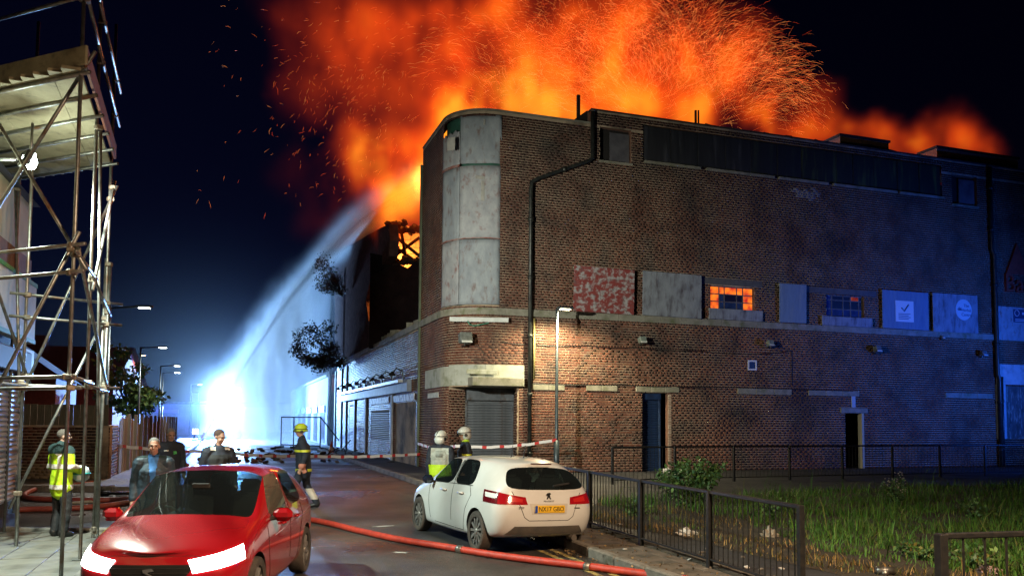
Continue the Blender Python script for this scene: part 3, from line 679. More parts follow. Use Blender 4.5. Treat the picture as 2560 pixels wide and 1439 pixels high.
# upper band of tall dark panels over stone sills
seam = [1608, 1678, 1746, 1815, 1880, 1945, 2006, 2092, 2134, 2186, 2245, 2299, 2352]
pm = [mat('dark_sheet_%d' % i, c_, .55, c2=c__, nscale=1.4, c3=c3_, n3=.9, stretch=(3, 1, .35), bump=.1, namt=.4) for i, (c_, c__, c3_) in enumerate([((.028, .030, .034), (.014, .015, .018), (.07, .075, .085)), ((.020, .022, .024), (.012, .013, .013), (.05, .065, .03)), ((.022, .026, .018), (.012, .014, .010), (.11, .14, .03))])]
for i, (a, b) in enumerate(zip(seam, seam[1:])):
    sa, sb = fac(a, 400)[0], fac(b, 400)[0]
    MB().bb(sa + .012, sb - .012, .05 + random.uniform(-.015, .015), .09, PZ0 + .02, PZ1 - .03, .005).build('clad_panel', pm[0 if i < 4 else 1 if i < 6 else 2], B)
MB().bb(PANS[0], PANS[1], .12, .2, PZ0, PZ1).build('panel_backing', void_m, B)
for a, b in ((1610, 1750), (1764, 1934), (1944, 2068), (2080, 2240), (2244, 2356)):
    MB().bb(fac(a, 420)[0], fac(b, 450)[0], -.10, .10, PZ0 - .10, PZ0, .012).build('sill', stone_m, B)
# lintels
for (u0, v0, u1, v1) in ((1331, 961, 1411, 975), (1465, 963, 1543, 977), (1589, 966, 1697, 980), (1843, 971, 1978, 986), (2020, 976, 2147, 989), (2362, 982, 2480, 994)):
    a, b, z0, z1 = pxrect(u0, v0, u1, v1); n = 3 if b - a > 1.6 else 2
    for i in range(n): MB().bb(a + (b - a) * i / n + .003, a + (b - a) * (i + 1) / n - .003, -.045, .06, z0, z1, .012).build('lintel', stone_m, B)
a, b, z0, z1 = pxrect(1062, 992, 1110, 1003); mb = MB(); mb.bb(-.03, .04, 1.75, 3.35, 2.68, 2.86, .006); mb.build('vent_grille', mat('white_painted_vent', (.5, .52, .46), .7, c2=(.3, .32, .26), nscale=9), B)
# blue shutter door, open doorway, pale slab for the lit path strip
shutter(DR[0] + .04, DR[1] - .22, .30, -.12, DR[3], shut_b, .085, boxh=.25); MB().bb(DR[0], DR[1], .5, .54, -.3, DR[3]).build('door_backing', void_m, B)
mb = MB(); zz = -.1; k = 0
while zz < DR[3] - .1: mb.bb(DR[1] - .02, DR[1] + .10, -.012, .02, zz + .007, zz + .083); zz += .09
mb.build('door_quoin', mat('pale_quoin_brick', (.40, .33, .26), .85, c2=(.22, .13, .09), nscale=5), B)
MB().bb(DO[0], DO[1], .9, .94, -.3, DO[3]).build('doorway_back', void_m, B); MB().bb(DO[1] - .08, DO[1] + .04, -.03, .2, -.15, DO[3], .01).build('door_frame', mat('pale_door_frame', (.40, .36, .24), .7), B)
a, b, z0, z1 = pxrect(2100, 1020, 2168, 1032); MB().bb(a, b, -.06, .1, z0, z1 + .02, .02).build('door_head', stone_m, B)
a, b, z0, z1 = pxrect(2128, 988, 2138, 1020); MB().bb(a, b, -.03, .05, z0 + .03, z1 - .02, .01).build('broken_pipe', mat('pale_blue_pipe', (.35, .4, .42), .6), B)
MB().bb(DO[0] - .3, DO[1] + 2.6, -1.0, -.03, -.2, .04, .02).build('lit_strip_slab', mat('lit_strip_pale', (.42, .38, .26), .85, c2=(.25, .23, .16), nscale=3), B)  # pale slab added in place of a lit strip along the path edge
a, b, z0, z1 = pxrect(1869, 900, 1891, 925); wf = MB(); wf.bb(a, b, -.03, .02, z0, z0 + .06); wf.bb(a, b, -.03, .02, z1 - .06, z1); wf.bb(a, a + .05, -.03, .02, z0 + .06, z1 - .06); wf.bb(b - .05, b, -.03, .02, z0 + .06, z1 - .06)
wv = wf.build('vent_window', mat('white_upvc', (.6, .62, .65), .5), B); MB().bb(a + .05, b - .05, -.008, .01, z0 + .06, z1 - .06).build('pane', dimg, wv)
# ---- drainpipes, brackets, cables
pipe_m = mat('cast_iron_pipe', (.018, .021, .022), .4, .3, c2=(.05, .055, .045), nscale=5)
def pipe(pts, r, name='drainpipe', step=1.8):
    t = MB().tube(pts, r, 10).build(name, pipe_m, B, True); P = [Vector(p) for p in pts]
    for a, b in zip(P, P[1:]):
        L_ = (b - a).length; n = int(L_ / step)
        for i in range(n):
            q = a.lerp(b, (i + .5) / max(1, n)); d = (b - a).normalized(); MB().tube([q - d * .06, q + d * .06], r * 1.35, 10).build('pipe_collar', pipe_m, t, True)
    return t
sp = fac(1322, 800)[0]; a = fac(1478, 405); b = fac(1330, 455)
pipe([(a[0], -.12, ZT2 - .1), (a[0], -.12, a[1] + .1), (a[0] - .15, -.13, a[1] - .02), (b[0] + .2, -.13, b[1] + .12), (sp + .03, -.13, b[1] - .05), (sp, -.13, b[1] - .35), (sp, -.14, -.25)], .075)
MB().tube([(sp + .17, -.08, 5.4), (sp + .17, -.08, 3.3)], .04, 8).build('waste_pipe', mat('yellowed_pipe', (.30, .25, .09), .6), B, True)
s2 = fac(2478, 700)[0]; pipe([(s2 - .05, -.12, ZT2 - .1), (s2 - .05, -.12, 9.3), (s2 + .05, -.14, 9.1), (s2 + .05, -.14, 4.0), (s2 + .12, -.16, 3.8), (s2 + .12, -.14, -.2)], .085); pipe([(s2 + .32, -.10, 3.9), (s2 + .30, -.10, -.2)], .06)
cab = mat('black_cable', (.015, .014, .013), .6)
def cable(px, r=.014, off=.03, sag=.05):
    P = []
    for (a, b) in zip(px, px[1:]):
        for k in range(6):
            f = k / 6; s, z = fac(a[0] + (b[0] - a[0]) * f, a[1] + (b[1] - a[1]) * f); P.append((s, -off, z - sag * math.sin(f * math.pi)))
    return MB().tube(P, r, 5).build('wall_cable', cab, B)
cable([(1255, 853), (1320, 860), (1470, 863), (1590, 868), (1740, 876), (1905, 884), (1990, 872)]); cable([(1330, 958), (1560, 960), (1700, 966)], .02); cable([(1190, 860), (1255, 924)], .01)
cable([(1690, 966), (1850, 968), (2030, 974), (2150, 978)], .02, .03, 0); cable([(1978, 880), (1979, 980)], .012, .03, 0)
# ---- wall floodlights (unlit)
def flood(u, v, w, out, m):
    s, z = fac(u, v); s += .0; y = -out
    if u < 1240: s, y = fac(u, v, .35)[0], .15 - out
    t = MB().box((s, y, z), (w, w * .75, w * .8), Euler((R(-18), 0, 0)).to_matrix(), .03).build('wall_floodlight', m, B)
    MB().box((s - .0, y - w * .37, z - w * .12), (w * .86, .02, w * .62), Euler((R(-28), 0, 0)).to_matrix(), .004).build('lens', mat('flood_lens', (.55, .58, .55), .25), t); MB().tube([(s, y + w * .2, z - w * .2), (s, y + w * .2, z - w * .55), (s, .0 if u > 1240 else y + .5, z - w * .55)], .025, 6).build('bracket', pipe_m, t)
fb_m = mat('flood_body', (.10, .11, .10), .5, c2=(.2, .22, .2), nscale=8); fg_m = mat('flood_body_green', (.22, .27, .24), .5, c2=(.14, .17, .14), nscale=8)
flood(1154, 845, .42, .28, fb_m); flood(1596, 851, .28, .30, fg_m); flood(1914, 859, .26, .28, fg_m); flood(2182, 873, .28, .25, fb_m); flood(2446, 884, .26, .25, fb_m); flood(2350, 843, .14, .15, fb_m)
# white sign strip with faded green script under the ledge
sg = MB().box((.95, -.06 + .12, 5.28), (2.0, .06, .16), Euler((0, 0, R(-14))).to_matrix(), .01).build('sign_strip', mat('white_sign_strip', (.62, .65, .62), .5, c2=(.45, .48, .45), nscale=4), B)
MB().tube([(.55, .1, 5.22), (.62, .08, 5.1), (.75, .05, 5.06), (.95, .0, 5.1), (1.25, -.06, 5.17)], .018, 6).build('faded_script', mat('green_sign_paint', (.03, .2, .12), .6), B)
# ---- signs on boards
def text(body, size, parent, M_, m, ext=.004, name='lettering', sx=1.0):
    cu = bpy.data.curves.new(name, 'FONT'); cu.body = body; cu.size = size; cu.extrude = ext; cu.align_x = 'CENTER'; cu.align_y = 'CENTER'; cu.resolution_u = 3
    tmp = bpy.data.objects.new('tmp', cu); COL.objects.link(tmp); dg = bpy.context.evaluated_depsgraph_get(); me = bpy.data.meshes.new_from_object(tmp.evaluated_get(dg)); bpy.data.objects.remove(tmp); bpy.data.curves.remove(cu)
    me.transform(M_ @ Matrix.Diagonal((sx, 1, 1, 1))); me.materials.clear(); return link(name, me, m, parent)
FX = lambda s, y, z, tilt=0: Matrix.Translation((s, y, z)) @ Matrix.Rotation(R(90), 4, 'X') @ Matrix.Rotation(tilt, 4, 'Z')
a, b, z0, z1 = pxrect(2232, 753, 2277, 805); ps = MB().bb(a, b, -.150, -.142, z0, z1).build('poster', mat('white_poster', (.62, .66, .70), .6), B)
ink = mat('poster_ink', (.08, .14, .22), .6); xm, zm = (a + b) / 2, (z0 + z1) / 2
MB().tube([(xm - .16, -.155, zm + .14), (xm - .03, -.155, zm + .0), (xm + .2, -.155, zm + .28)], .03, 6).build('tick_mark', ink, ps)
for k in range(4): MB().bb(xm - .32, xm + .30 - .1 * (k % 2), -.153, -.150, zm - .12 - .07 * k, zm - .09 - .07 * k).build('text_line', ink, ps)
s, z = fac(2402, 775); ds_ = MB().lathe([(.44, 0), (.44, .01)], 28, FX(s, -.139, z)).build('round_sign', mat('pale_round_sign', (.45, .55, .62), .6), B)
text('The\nHerbal\nCentre', .19, ds_, FX(s + .14, -.152, z - .02), ink)
for k in range(5):
    th = R(90 + (k - 2) * 36); MB().prism([(0, 0), (.05, .035), (.16, 0), (.05, -.035)], .004, FX(s - .22, -.150, z - .03) @ Matrix.Rotation(th, 4, 'Z')).build('leaf_emblem', ink, ds_)
a, b, z0, z1 = pxrect(2526, 776, 2600, 808); bs = MB().bb(a, b, -.150, -.140, z0, z1).build('notice_board', mat('navy_notice', (.03, .06, .13), .5), B); nw = mat('notice_white', (.6, .62, .65), .6); MB().tube([(a + .2 + .13 * math.cos(k * .52), -.152, (z0 + z1) / 2 + .12 + .13 * math.sin(k * .52)) for k in range(13)], .015, 5).build('ring_emblem', nw, bs); MB().bb(a + .5, b - .3, -.153, -.149, z1 - .22, z1 - .12).build('text_line', nw, bs)
for k in range(2): MB().bb(a + .1, b - .2, -.153, -.149, z0 + .05 + k * .07, z0 + .08 + k * .07).build('text_line', MC['notice_white'], bs)
redsign = mat('red_sign_letter', (.30, .05, .03), .6, c2=(.18, .03, .02), nscale=6)
s, z = fac(2534, 711); text('Bas', 1.15, B, FX(s + .16, -.06, z), redsign, .05, 'sign_letters'); a = fac(2536, 636); b = fac(2514, 684)
MB().prism([(-.65, 0), (.65, 0), (0, 1.35)], .08, FX(a[0] + .05, -.02, b[1])).build('sign_triangle', redsign, B)
# right-hand bay: white painted lintel band, pilaster, boarded door
wp = mat('white_painted_stone', (.55, .56, .55), .7, c2=(.42, .43, .42), nscale=2.5, c3=(.2, .2, .19), n3=3); a, b, z0, z1 = pxrect(2490, 912, 2640, 962)
MB().bb(a, S_END, -.05, .02, z0, z1, .01).build('painted_band', wp, B); a, b, z0_, z1_ = pxrect(2490, 963, 2514, 1096); MB().bb(a, b, -.05, .02, z0_, z0 - .005, .01).build('pilaster', wp, B)
MB().bb(RD[0], RD[1], .10, .14, RD[2], RD[3]).build('boarded_door', mat('flaking_door_board', (.12, .13, .13), .7, c2=(.05, .055, .05), nscale=3, c3=(.45, .44, .36), n3=5, stretch=(2, 1, .6)), B)
# ---- low wing along the side street with peeling white paint
def hook_wing(A, c):
    r = 31 - A[:, 0]; z = A[:, 2]; pr_ = np.clip((z - 2.9) / 2.2, 0, 1) * .55 + .12 * np.sin(r * 1.3) + .1 * np.sin(r * .5 + z * 2)
    m = rng.random(len(A)) < np.clip(pr_, .05, .75) * .5; c[m] = np.array([.42, .41, .43]) * rng.uniform(.5, 1.1, m.sum())[:, None]; return c * .7
wing_h = [(31 - 30.2, 31 - 28.6, -.3, 2.6), (31 - 24, 31 - 22.3, -.3, 2.75), (31 - 16.0, 31 - 11.0, .9, 2.3), (31 - 9.6, 31 - 5.4, -.3, 2.6)]
Aw, cw = lay(0, 26.1, -.35, ZL - .25, wing_h, hook_wing)
wing = wallback('wing_wall', wpath, 0, 26.12, -.35, ZL - .24, wing_h, 3, mortar_m); o = link('brickwork', brickmesh('brickwork', Aw, cw, wpath), mat('wet_painted_brick', attr=True, rough=.5, c3=(.03, .025, .028), n3=.8, bump=.9, bscale=30, spec=.4, lo3=.46), wing); o['kind'] = 'stuff'
band('ledge_stone', 0, 26.1, 20, ZL - .24, ZL, .075, stone_m, wpath)
MB().bb(.02, .06, 4.9, 31, -.3, ZL - .26).build('wing_core', void_m, B); MB().bb(.07, 9, 5.0, 31, ZL - .30, ZL - .05).build('wing_roof', void_m, B)
MB().bb(-.07, .10, FL0 + .02, FL0 + .16, -.3, 11.9).build('corner_strip', mat('green_stained_render', (.14, .17, .10), .8, c2=(.08, .10, .06), nscale=2), B)
def xshut(r0, r1, z0, z1, m, nm, x=.03):
    t = MB().bb(x, x + .03, r0, r1, z0, z1).build(nm, m, B); st = .09; me = MB().add([(x - .0, r0, 0), (x - .03, r0, .03), (x - .03, r0, .06), (x, r0, .085), (x, r1, 0), (x - .03, r1, .03), (x - .03, r1, .06), (x, r1, .085)], [(0, 4, 5, 1), (1, 5, 6, 2), (2, 6, 7, 3)]).mesh('slat'); me.materials.append(m)
    for i in range(int((z1 - z0) / st)):
        o = bpy.data.objects.new('slat', me); COL.objects.link(o); o.parent = t; o.location = (0, 0, z0 + i * st)
wsh = mat('pale_shutter', (.45, .48, .52), .5, .2, c2=(.3, .32, .35), nscale=3); bsh = mat('brown_shutter', (.16, .07, .05), .6, c2=(.10, .05, .04), nscale=3)
xshut(22.3, 24, -.2, 2.75, wsh, 'roller_shutter'); xshut(28.6, 30.2, -.2, 2.6, wsh, 'roller_shutter'); xshut(11.0, 16.0, .9, 2.3, bsh, 'roller_shutter'); MB().bb(.005, .04, 5.4, 9.6, -.3, 2.6).build('brick_infill', mortar_m, B)
Ai, ci = lay(31 - 9.6, 31 - 5.4, -.3, 2.6, []); o = link('brickwork', brickmesh('brickwork', Ai, ci, lambda d, off=0.0: (0 * np.asarray(d) + .02 - off, 31 - np.asarray(d))), brick_m, B); o['kind'] = 'stuff'
for r_, w in ((10.2, .35), (17.5, .3), (21.5, .3), (25.2, .35), (27.5, .35), (30.7, .3)): MB().bb(-.09, -.016, r_ - w / 2, r_ + w / 2, -.3, 3.1 if r_ < 24 else 5.2, .01).build('pilaster', mat('chalky_white_pilaster', (.5, .52, .55), .7, c2=(.3, .31, .34), nscale=4), B)
fa = MB().bb(-.22, -.016, 6.2, 27.0, 3.02, 3.52, .02).build('shop_fascia', mat('faded_blue_fascia', (.25, .30, .38), .6, c2=(.14, .17, .22), nscale=2), B); MB().bb(-.42, -.225, 7.0, 26.6, 3.42, 3.56, .01).build('light_trough', mat('white_trough', (.65, .68, .72), .4), fa)
for k in range(8):
    r_ = 7.8 + k * 2.5; MB().tube([(-.02, r_, 3.62), (-.1, r_, 3.95), (-.35, r_, 4.05), (-.5, r_, 3.85)], .03, 6).build('swan_neck_lamp', pipe_m, fa); MB().lathe([(.03, .1), (.14, -.05), (.15, -.09)], 10, Matrix.Translation((-.52, r_, 3.82))).build('lamp_hood', pipe_m, fa)
for r0, r1 in ((5.6, 10.0), (11.0, 16.2)): MB().bb(-.06, -.016, r0, r1, 2.66, 2.95, .01).build('sign_board', mat('peeling_sign_board', (.5, .52, .58), .6, c2=(.12, .12, .16), nscale=4, namt=.8), B)
# ---- gutted auditorium behind
aud_m = mat('sooty_brick', (.11, .07, .065), .92, c2=(.06, .042, .042), nscale=3, bump=.5, bscale=14, spec=0.0)
charred = MC['charred_timber']
def poly_wall(pts_rz, s, th, name, m):
    mb = MB(); n = len(pts_rz); V = [(s, r_, z) for r_, z in pts_rz] + [(s + th, r_, z) for r_, z in pts_rz]
    mb.add(V, [tuple(range(n)), tuple(range(2 * n - 1, n - 1, -1))] + [(i, n + i, n + (i + 1) % n, (i + 1) % n) for i in range(n)]); return mb.build(name, m, B)
SB = .3; pxs = [(838, 880), (836, 660), (850, 634), (880, 611), (920, 587), (955, 568), (972, 560), (975, 600), (972, 640), (950, 668), (925, 705), (915, 750), (922, 800), (940, 838), (952, 850)]
pts = [flk(u, v, SB) for u, v in pxs]; pts = [(a, max(b, ZL - .1)) for a, b in pts]; pts[-1] = (pts[-1][0], ZL - .1); pts[0] = (pts[0][0], ZL - .1)
poly_wall(pts, SB, .45, 'auditorium_wall', aud_m)
RB = flk(968, 700, SB)[0] + 1.5
def facp(u, v): return fac(u, v, RB)
a = facp(925, 700); zb = facp(1010, 655)[1]
mb = MB(); n = 14; top = [(a[0] + i * (9.0 / n), zb + random.uniform(-.35, .3) + (.2 if i < 2 else 0)) for i in range(n + 1)]
V = [(x, RB, ZL - .2) for x, z in top] + [(x, RB, z) for x, z in top] + [(x, RB + .4, z) for x, z in top]
mb.add(V, [(i, i + 1, n + 2 + i, n + 1 + i) for i in range(n)] + [(n + 1 + i, n + 2 + i, 2 * n + 3 + i, 2 * n + 2 + i) for i in range(n)]); mb.build('proscenium_wall', mat('black_soot_wall', (.022, .019, .021), .95, c2=(.012, .011, .013), nscale=2, bump=.4, spec=0.0), B)
# white-hot brick back wall glowing through the gap, with charred rafters
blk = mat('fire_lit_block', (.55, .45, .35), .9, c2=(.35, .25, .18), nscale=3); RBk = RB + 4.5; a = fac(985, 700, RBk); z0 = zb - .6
for j in range(9):
    for i in range(11):
        MB().bb(a[0] + i * .62 + (.31 if j % 2 else 0), a[0] + i * .62 + .60 + (.31 if j % 2 else 0), RBk, RBk + .3, z0 + j * .40, z0 + j * .40 + .375, .01).build('block', blk, B)
rf = [((975, 575), (1052, 640)), ((985, 640), (1052, 590)), ((978, 600), (1050, 655)), ((972, 572), (1052, 578)), ((1000, 565), (1015, 655)), ((978, 650), (1052, 662))]
for p, q in rf:
    A_, B_ = fac(*p, RB + .8), fac(*q, RB + .8); MB().tube([(A_[0], RB + random.uniform(.5, 1.5), A_[1]), (B_[0], RB + random.uniform(.5, 1.5), B_[1])], .09, 5).build('charred_rafter', charred, B)
for i in range(44):
    u = random.uniform(968, 1050); s, z = fac(u, random.choice([565, 572, 650, 655]) + random.uniform(-8, 8), RB + .2); MB().box((s, RB + random.uniform(-.2, .5), z), (random.uniform(.15, .4), .3, random.uniform(.1, .25)), Euler((random.random(), random.random(), random.random())).to_matrix()).build('charred_rubble', charred, B)
for i in range(9):
    r_ = random.uniform(5.5, 30); MB().box((.1, r_, ZL + .08), (.25, random.uniform(.2, .6), random.uniform(.1, .3)), Euler((0, 0, random.random())).to_matrix()).build('fallen_masonry', stone_m, B)
# old downpipe at the far end
MB().tube([(-.25, 32.0, -.2), (-.25, 32.0, 11.5)], .1, 8).build('drainpipe', pipe_m, B, True)
# ---- far white shop row beyond, along the same street
FB = thing('far_shop_building', 'pale rendered shop building beyond the water spray', 'building', BM @ Vector((0, 33, 0)), BA)
wht = mat('pale_render', (.34, .34, .35), .8, c2=(.24, .24, .25), nscale=1.5, spec=.1)
MB().bb(-.3, 9, 0.0, 34, -.3, 4.9).build('wall', wht, FB); MB().bb(-.45, 9.1, -.15, 34.1, 4.9, 5.1, .02).build('roof_edge', stone_m, FB)
for k in range(6):
    w = MB().bb(-.33, -.28, 1.5 + k * 5.2, 4.3 + k * 5.2, .2, 2.4).build('shop_window', mat('dark_shop_glass', (.03, .04, .05), .15), FB); MB().bb(-.40, -.335, 1.3 + k * 5.2, 4.5 + k * 5.2, 2.45, 2.9, .01).build('sign', wsh, w)
# ---- shrubs rooted in the wall
def wallshrub(u, v, ru, rv, n, lab, r_=27.0):
    s, z = fac(u, v, r_); root = BM @ Vector((-.05, r_ + .5, z - 1.2)); t = thing('wall_shrub', lab, 'shrub', root, 0, 'shrubs rooted in the side wall')
    cc = BM @ Vector((s, r_, z)); sc = cc.y / FPX; C = []; tips = []
    for k in range(22):
        ang = random.uniform(0, 6.28); rr = random.uniform(.15, 1) ** .6; c_ = cc + Vector((math.cos(ang) * ru * sc * rr, random.uniform(-.8, .8), math.sin(ang) * rv * sc * rr)); tips.append(c_)
        f_ = random.choice((.45, .7, 1, 1, 1)); C.append(blob_pts(root.lerp(c_, f_), (.6, .6, .55), n // 22, .02))
    limbs(t, 'branch', tips, root, .035, t); leaves('foliage', np.concatenate(C), .085, [(.05, .07, .045), (.06, .08, .05), (.035, .05, .035)], t)
wallshrub(790, 868, 58, 68, 4200, 'large dark shrub sprouting from the side wall above the street'); wallshrub(815, 690, 26, 44, 1500, 'smaller dark shrub sprouting high on the side wall')
# ================================================================ street lamps
def street_lamp(name, label, base, H_, arm_dir, arm=.9, col=(1, .93, .75), power=900, wide=150, hdr=6.0, group='street lamps', head=.55, tilt=0.0, spot=True, lit=True):
    t = thing(name, label, 'street lamp', base, 0, group); d = Vector(arm_dir).normalized()
    MB().tube([(0, 0, 0), (0, 0, 1.35)], .095, 14).build('base_column', lampgrey, t, True)
    MB().tube([(0, 0, 1.30), (0, 0, 1.37), (0, 0, H_)], [.075, .06, .042], 12).build('pole', lampgrey, t, True)
    M = Matrix.Rotation(math.atan2(d.y, d.x), 3, 'Z')
    if arm > 0: MB().tube([(0, 0, H_ - .02), (d.x * arm, d.y * arm, H_ + .04)], .032, 8).build('arm', lampgrey, t, True)
    c = Vector((d.x * (arm + head / 2 - .08), d.y * (arm + head / 2 - .08), H_ + .05)); h = MB().box(c, (head, .22, .085), M, .035).build('lamp_head', lampgrey, t)
    MB().box(c - Vector((0, 0, .052)), (head * .62, .17, .02), M, .006).build('lens', emat('lit_lens_%d_%d' % (int(col[2] * 100), int(hdr)), col, hdr), h)
    if spot: add_light('lamp_light', 'SPOT', (c.x, c.y, c.z - .10), power, col, t, (c.x + d.x * tilt, c.y + d.y * tilt, c.z - 3), .08, wide, .6)
    return t
b0 = BM @ Vector((fac(1392, 900, -1.3)[0], -1.3, -.1)); zl = atY(1390, 772, b0.y).z
street_lamp('street_lamp', 'lit street lamp standing close to the brick facade beside the drainpipe', b0, zl - b0.z, DF, .10, (1, .84, .50), 2000, 165, 30)
LW = (1, .97, .84); Hl = 6.0
for u, v, Y, lab, p, c in ((275, 768, 27.2, 'lit street lamp by the brick garden wall, largest along the plank fence', 900, LW), (352, 868, 42.5, 'lit street lamp second along the plank fence beside the small tree', 700, LW), (402, 914, 58, 'lit street lamp at the far end of the plank fence, taller of the close pair', 500, LW), (408, 931, 66, 'lit street lamp just behind the taller one at the fence end', 400, LW), (478, 961, 88, 'dim street lamp near the tripod floodlight and junction', 200, (.7, .85, 1))):
    p0 = atY(u, v, Y); g = gz(p0.x, p0.y) + KH; street_lamp('street_lamp', lab, (p0.x, p0.y, g), p0.z - g, (1, .1, 0), .9 if u < 470 else .7, c, p, 150, 30 if Y < 60 else 40)
for u, v, Y, lab in ((334, 888, 64, 'distant amber street lamp rising behind the small tree'), (214, 931, 75, 'distant amber street lamp glowing over the red brick houses')):
    p0 = atY(u, v, Y); street_lamp('street_lamp', lab, (p0.x, p0.y, .2), p0.z - .2, (1, 0, 0), .5, (1, .55, .15), 250, 150, 25, 'amber lamps beyond the houses')
# the unseen lamp behind the camera that lights the foreground
street_lamp('street_lamp', 'warm street lamp on the verge behind the viewer', (4.9, 2.8, .1), 6.6, (-.9, .5, 0), 1.0, (1, .68, .42), 7600, 158, 20, tilt=1.0)

# ================================================================ left building with scaffold
LBo = Vector((-9.05, 15.3, .05)); LB = thing('corner_shop', 'cream rendered shop behind scaffolding with pale roller shutter', 'building', LBo, BA)
cream = mat('cream_render', (.55, .50, .36), .8, c2=(.42, .38, .27), nscale=1.2, bump=.2)
MB().bb(-8, 0, -14, 0, 3.4, 6.0).build('wall', cream, LB); MB().bb(-8, -.02, -14, -.02, -.2, 3.4).build('ground_wall', mat('dark_painted_brick', (.06, .055, .06), .7, c2=(.03, .03, .035), nscale=4, bump=.4), LB)
MB().bb(-8, .06, -14, .06, 4.55, 4.95, .02).build('brick_band', mat('red_brick_band', (.22, .10, .06), .85, c2=(.13, .06, .04), nscale=6), LB)
MB().add([(.15, .15, 5.98), (-8, .15, 5.98), (-8, -14, 5.98), (.15, -14, 5.98), (-4, -3, 7.6), (-4, -12, 7.6)], [(0, 1, 4), (1, 2, 5, 4), (2, 3, 5), (3, 0, 4, 5), (0, 3, 2, 1)]).build('roof', mat('slate_roof', (.06, .06, .065), .7), LB)
rsx = mat('pale_shop_shutter', (.5, .52, .56), .45, .3, c2=(.3, .31, .34), nscale=3); t = MB().bb(.0, .03, -3.6, -.35, .55, 2.7).build('roller_shutter', rsx, LB)
me = MB().add([(.03, -3.55, 0), (.06, -3.55, .025), (.06, -3.55, .055), (.03, -3.55, .08), (.03, -.4, 0), (.06, -.4, .025), (.06, -.4, .055), (.03, -.4, .08)], [(0, 1, 5, 4), (1, 2, 6, 5), (2, 3, 7, 6)]).mesh('slat'); me.materials.append(rsx)
for i in range(25):
    o = bpy.data.objects.new('slat', me); COL.objects.link(o); o.parent = t; o.location = (0, 0, .57 + i * .085)
for y_ in (-3.65, -.3): MB().bb(.0, .09, y_ - .04, y_ + .04, .3, 2.75).build('guide_rail', rsx, t)
sgn = MB().bb(.05, .22, -3.2, -.25, 3.35, 4.45, .01).build('shop_sign', mat('white_green_sign', (.5, .53, .53), .5, c2=(.36, .39, .4), nscale=2), LB)
for z_ in ((3.35, 3.42), (4.38, 4.45)): MB().bb(.225, .235, -3.2, -.25, *z_).build('sign_edge', mat('green_sign_edge', (.03, .25, .10), .5), sgn)
MB().bb(-.02, .02, .06, .8, 2.75, 3.3, .01).build('side_sign', mat('pale_side_sign', (.5, .55, .58), .5, c2=(.35, .38, .4), nscale=3), LB)
MB().bb(-.3, .16, -3.9, -.1, 2.8, 3.2, .02).build('shutter_housing', mat('dark_housing', (.03, .03, .035), .6), LB)
# scaffold
SCF = thing('scaffold', 'galvanised tube scaffold with plank deck and lamp, in front of the cream shop', 'scaffold', (-6.6, 12.3, KH))
def tubepx(name, a, b, Ya, Yb, r=.026, ext=0.0):
    p, q = atY(*a, Ya), atY(*b, Yb); d = (q - p).normalized(); p, q = p - d * ext, q + d * ext
    MB().tube([p, q], r, 10).build(name, steel, SCF, True, True); return p, q
# uprights at the corners of the bays, standing on the pavement
posts = {}
def upright(key, u, v, top, lean=0.0):
    p = onground(u, v, KH); q = p + Vector((lean, 0, top)); MB().tube([p, q], .0245, 10).build('standard', steel, SCF, True, True)
    MB().box(p + Vector((0, 0, .004)), (.15, .15, .008)).build('base_plate', steel, SCF, False, True); posts[key] = (p, q); return p
upright('A', 152, 1455, 9.0); upright('B', 40, 1365, 8.2); upright('C', 200, 1398, 8.6); upright('D', 243, 1344, 8.6); upright('E', 232, 1344, 4.6, .05); upright('F', -150, 1420, 8.5); upright('G', 10, 1330, 8.0)
def at(key, z): p, q = posts[key]; return p + (q - p) * (z / (q.z - p.z))
def bar(name, k1, z1, k2, z2, ext=.25, off=.052, r=.0235):
    a, b = at(k1, z1), at(k2, z2); d = (b - a).normalized(); n = Vector((d.y, -d.x, 0)).normalized() * off if abs(d.z) < .99 else Vector((off, 0, 0))
    MB().tube([a - d * ext + n, b + d * ext + n], r, 10).build(name, steel, SCF, True, True)
    for e in (a, b): MB().box(e + n * .5, (.10, .10, .075), Matrix.Rotation(random.random(), 3, 'Z'), .012).build('coupler', mat('rusty_coupler', (.16, .11, .07), .6, .6, c2=(.3, .28, .24), nscale=20), SCF, False, True)
for z in (2.45, 2.32): bar('ledger', 'F', z, 'A', z, .15, .055 if z > 2.4 else -.055)
bar('ledger', 'B', 2.45, 'D', 2.45); bar('ledger', 'A', 2.45, 'C', 2.45); bar('ledger', 'C', 2.4, 'D', 2.4); bar('ledger', 'F', 2.45, 'B', 2.45)
for z in (4.05, 3.72): bar('ledger', 'F', z, 'A', z)
bar('ledger', 'B', 3.85, 'D', 3.85); bar('ledger', 'A', 3.95, 'C', 3.95); bar('ledger', 'C', 3.9, 'D', 3.7); bar('ledger', 'B', 3.5, 'D', 3.5)
for z in (7.15, 7.75): bar('guard_rail', 'F', z, 'A', z); bar('guard_rail', 'A', z, 'C', z - .1); bar('guard_rail', 'C', z - .1, 'D', z - .1, .6)
for a in (('F', .9, 'A', 4.0), ('A', 3.95, 'F', 6.6), ('A', 6.3, 'F', 3.9), ('B', 2.4, 'D', 5.6), ('D', 3.6, 'B', .8), ('G', 5.9, 'B', 2.5), ('F', 5.0, 'B', 2.6), ('C', 3.9, 'D', 5.8)): bar('brace', *a)
bar('brace', 'A', 4.0, 'D', 2.5, .1); bar('brace', 'E', .15, 'D', 4.5, .0); bar('brace', 'C', 6.1, 'E', .1, .0)
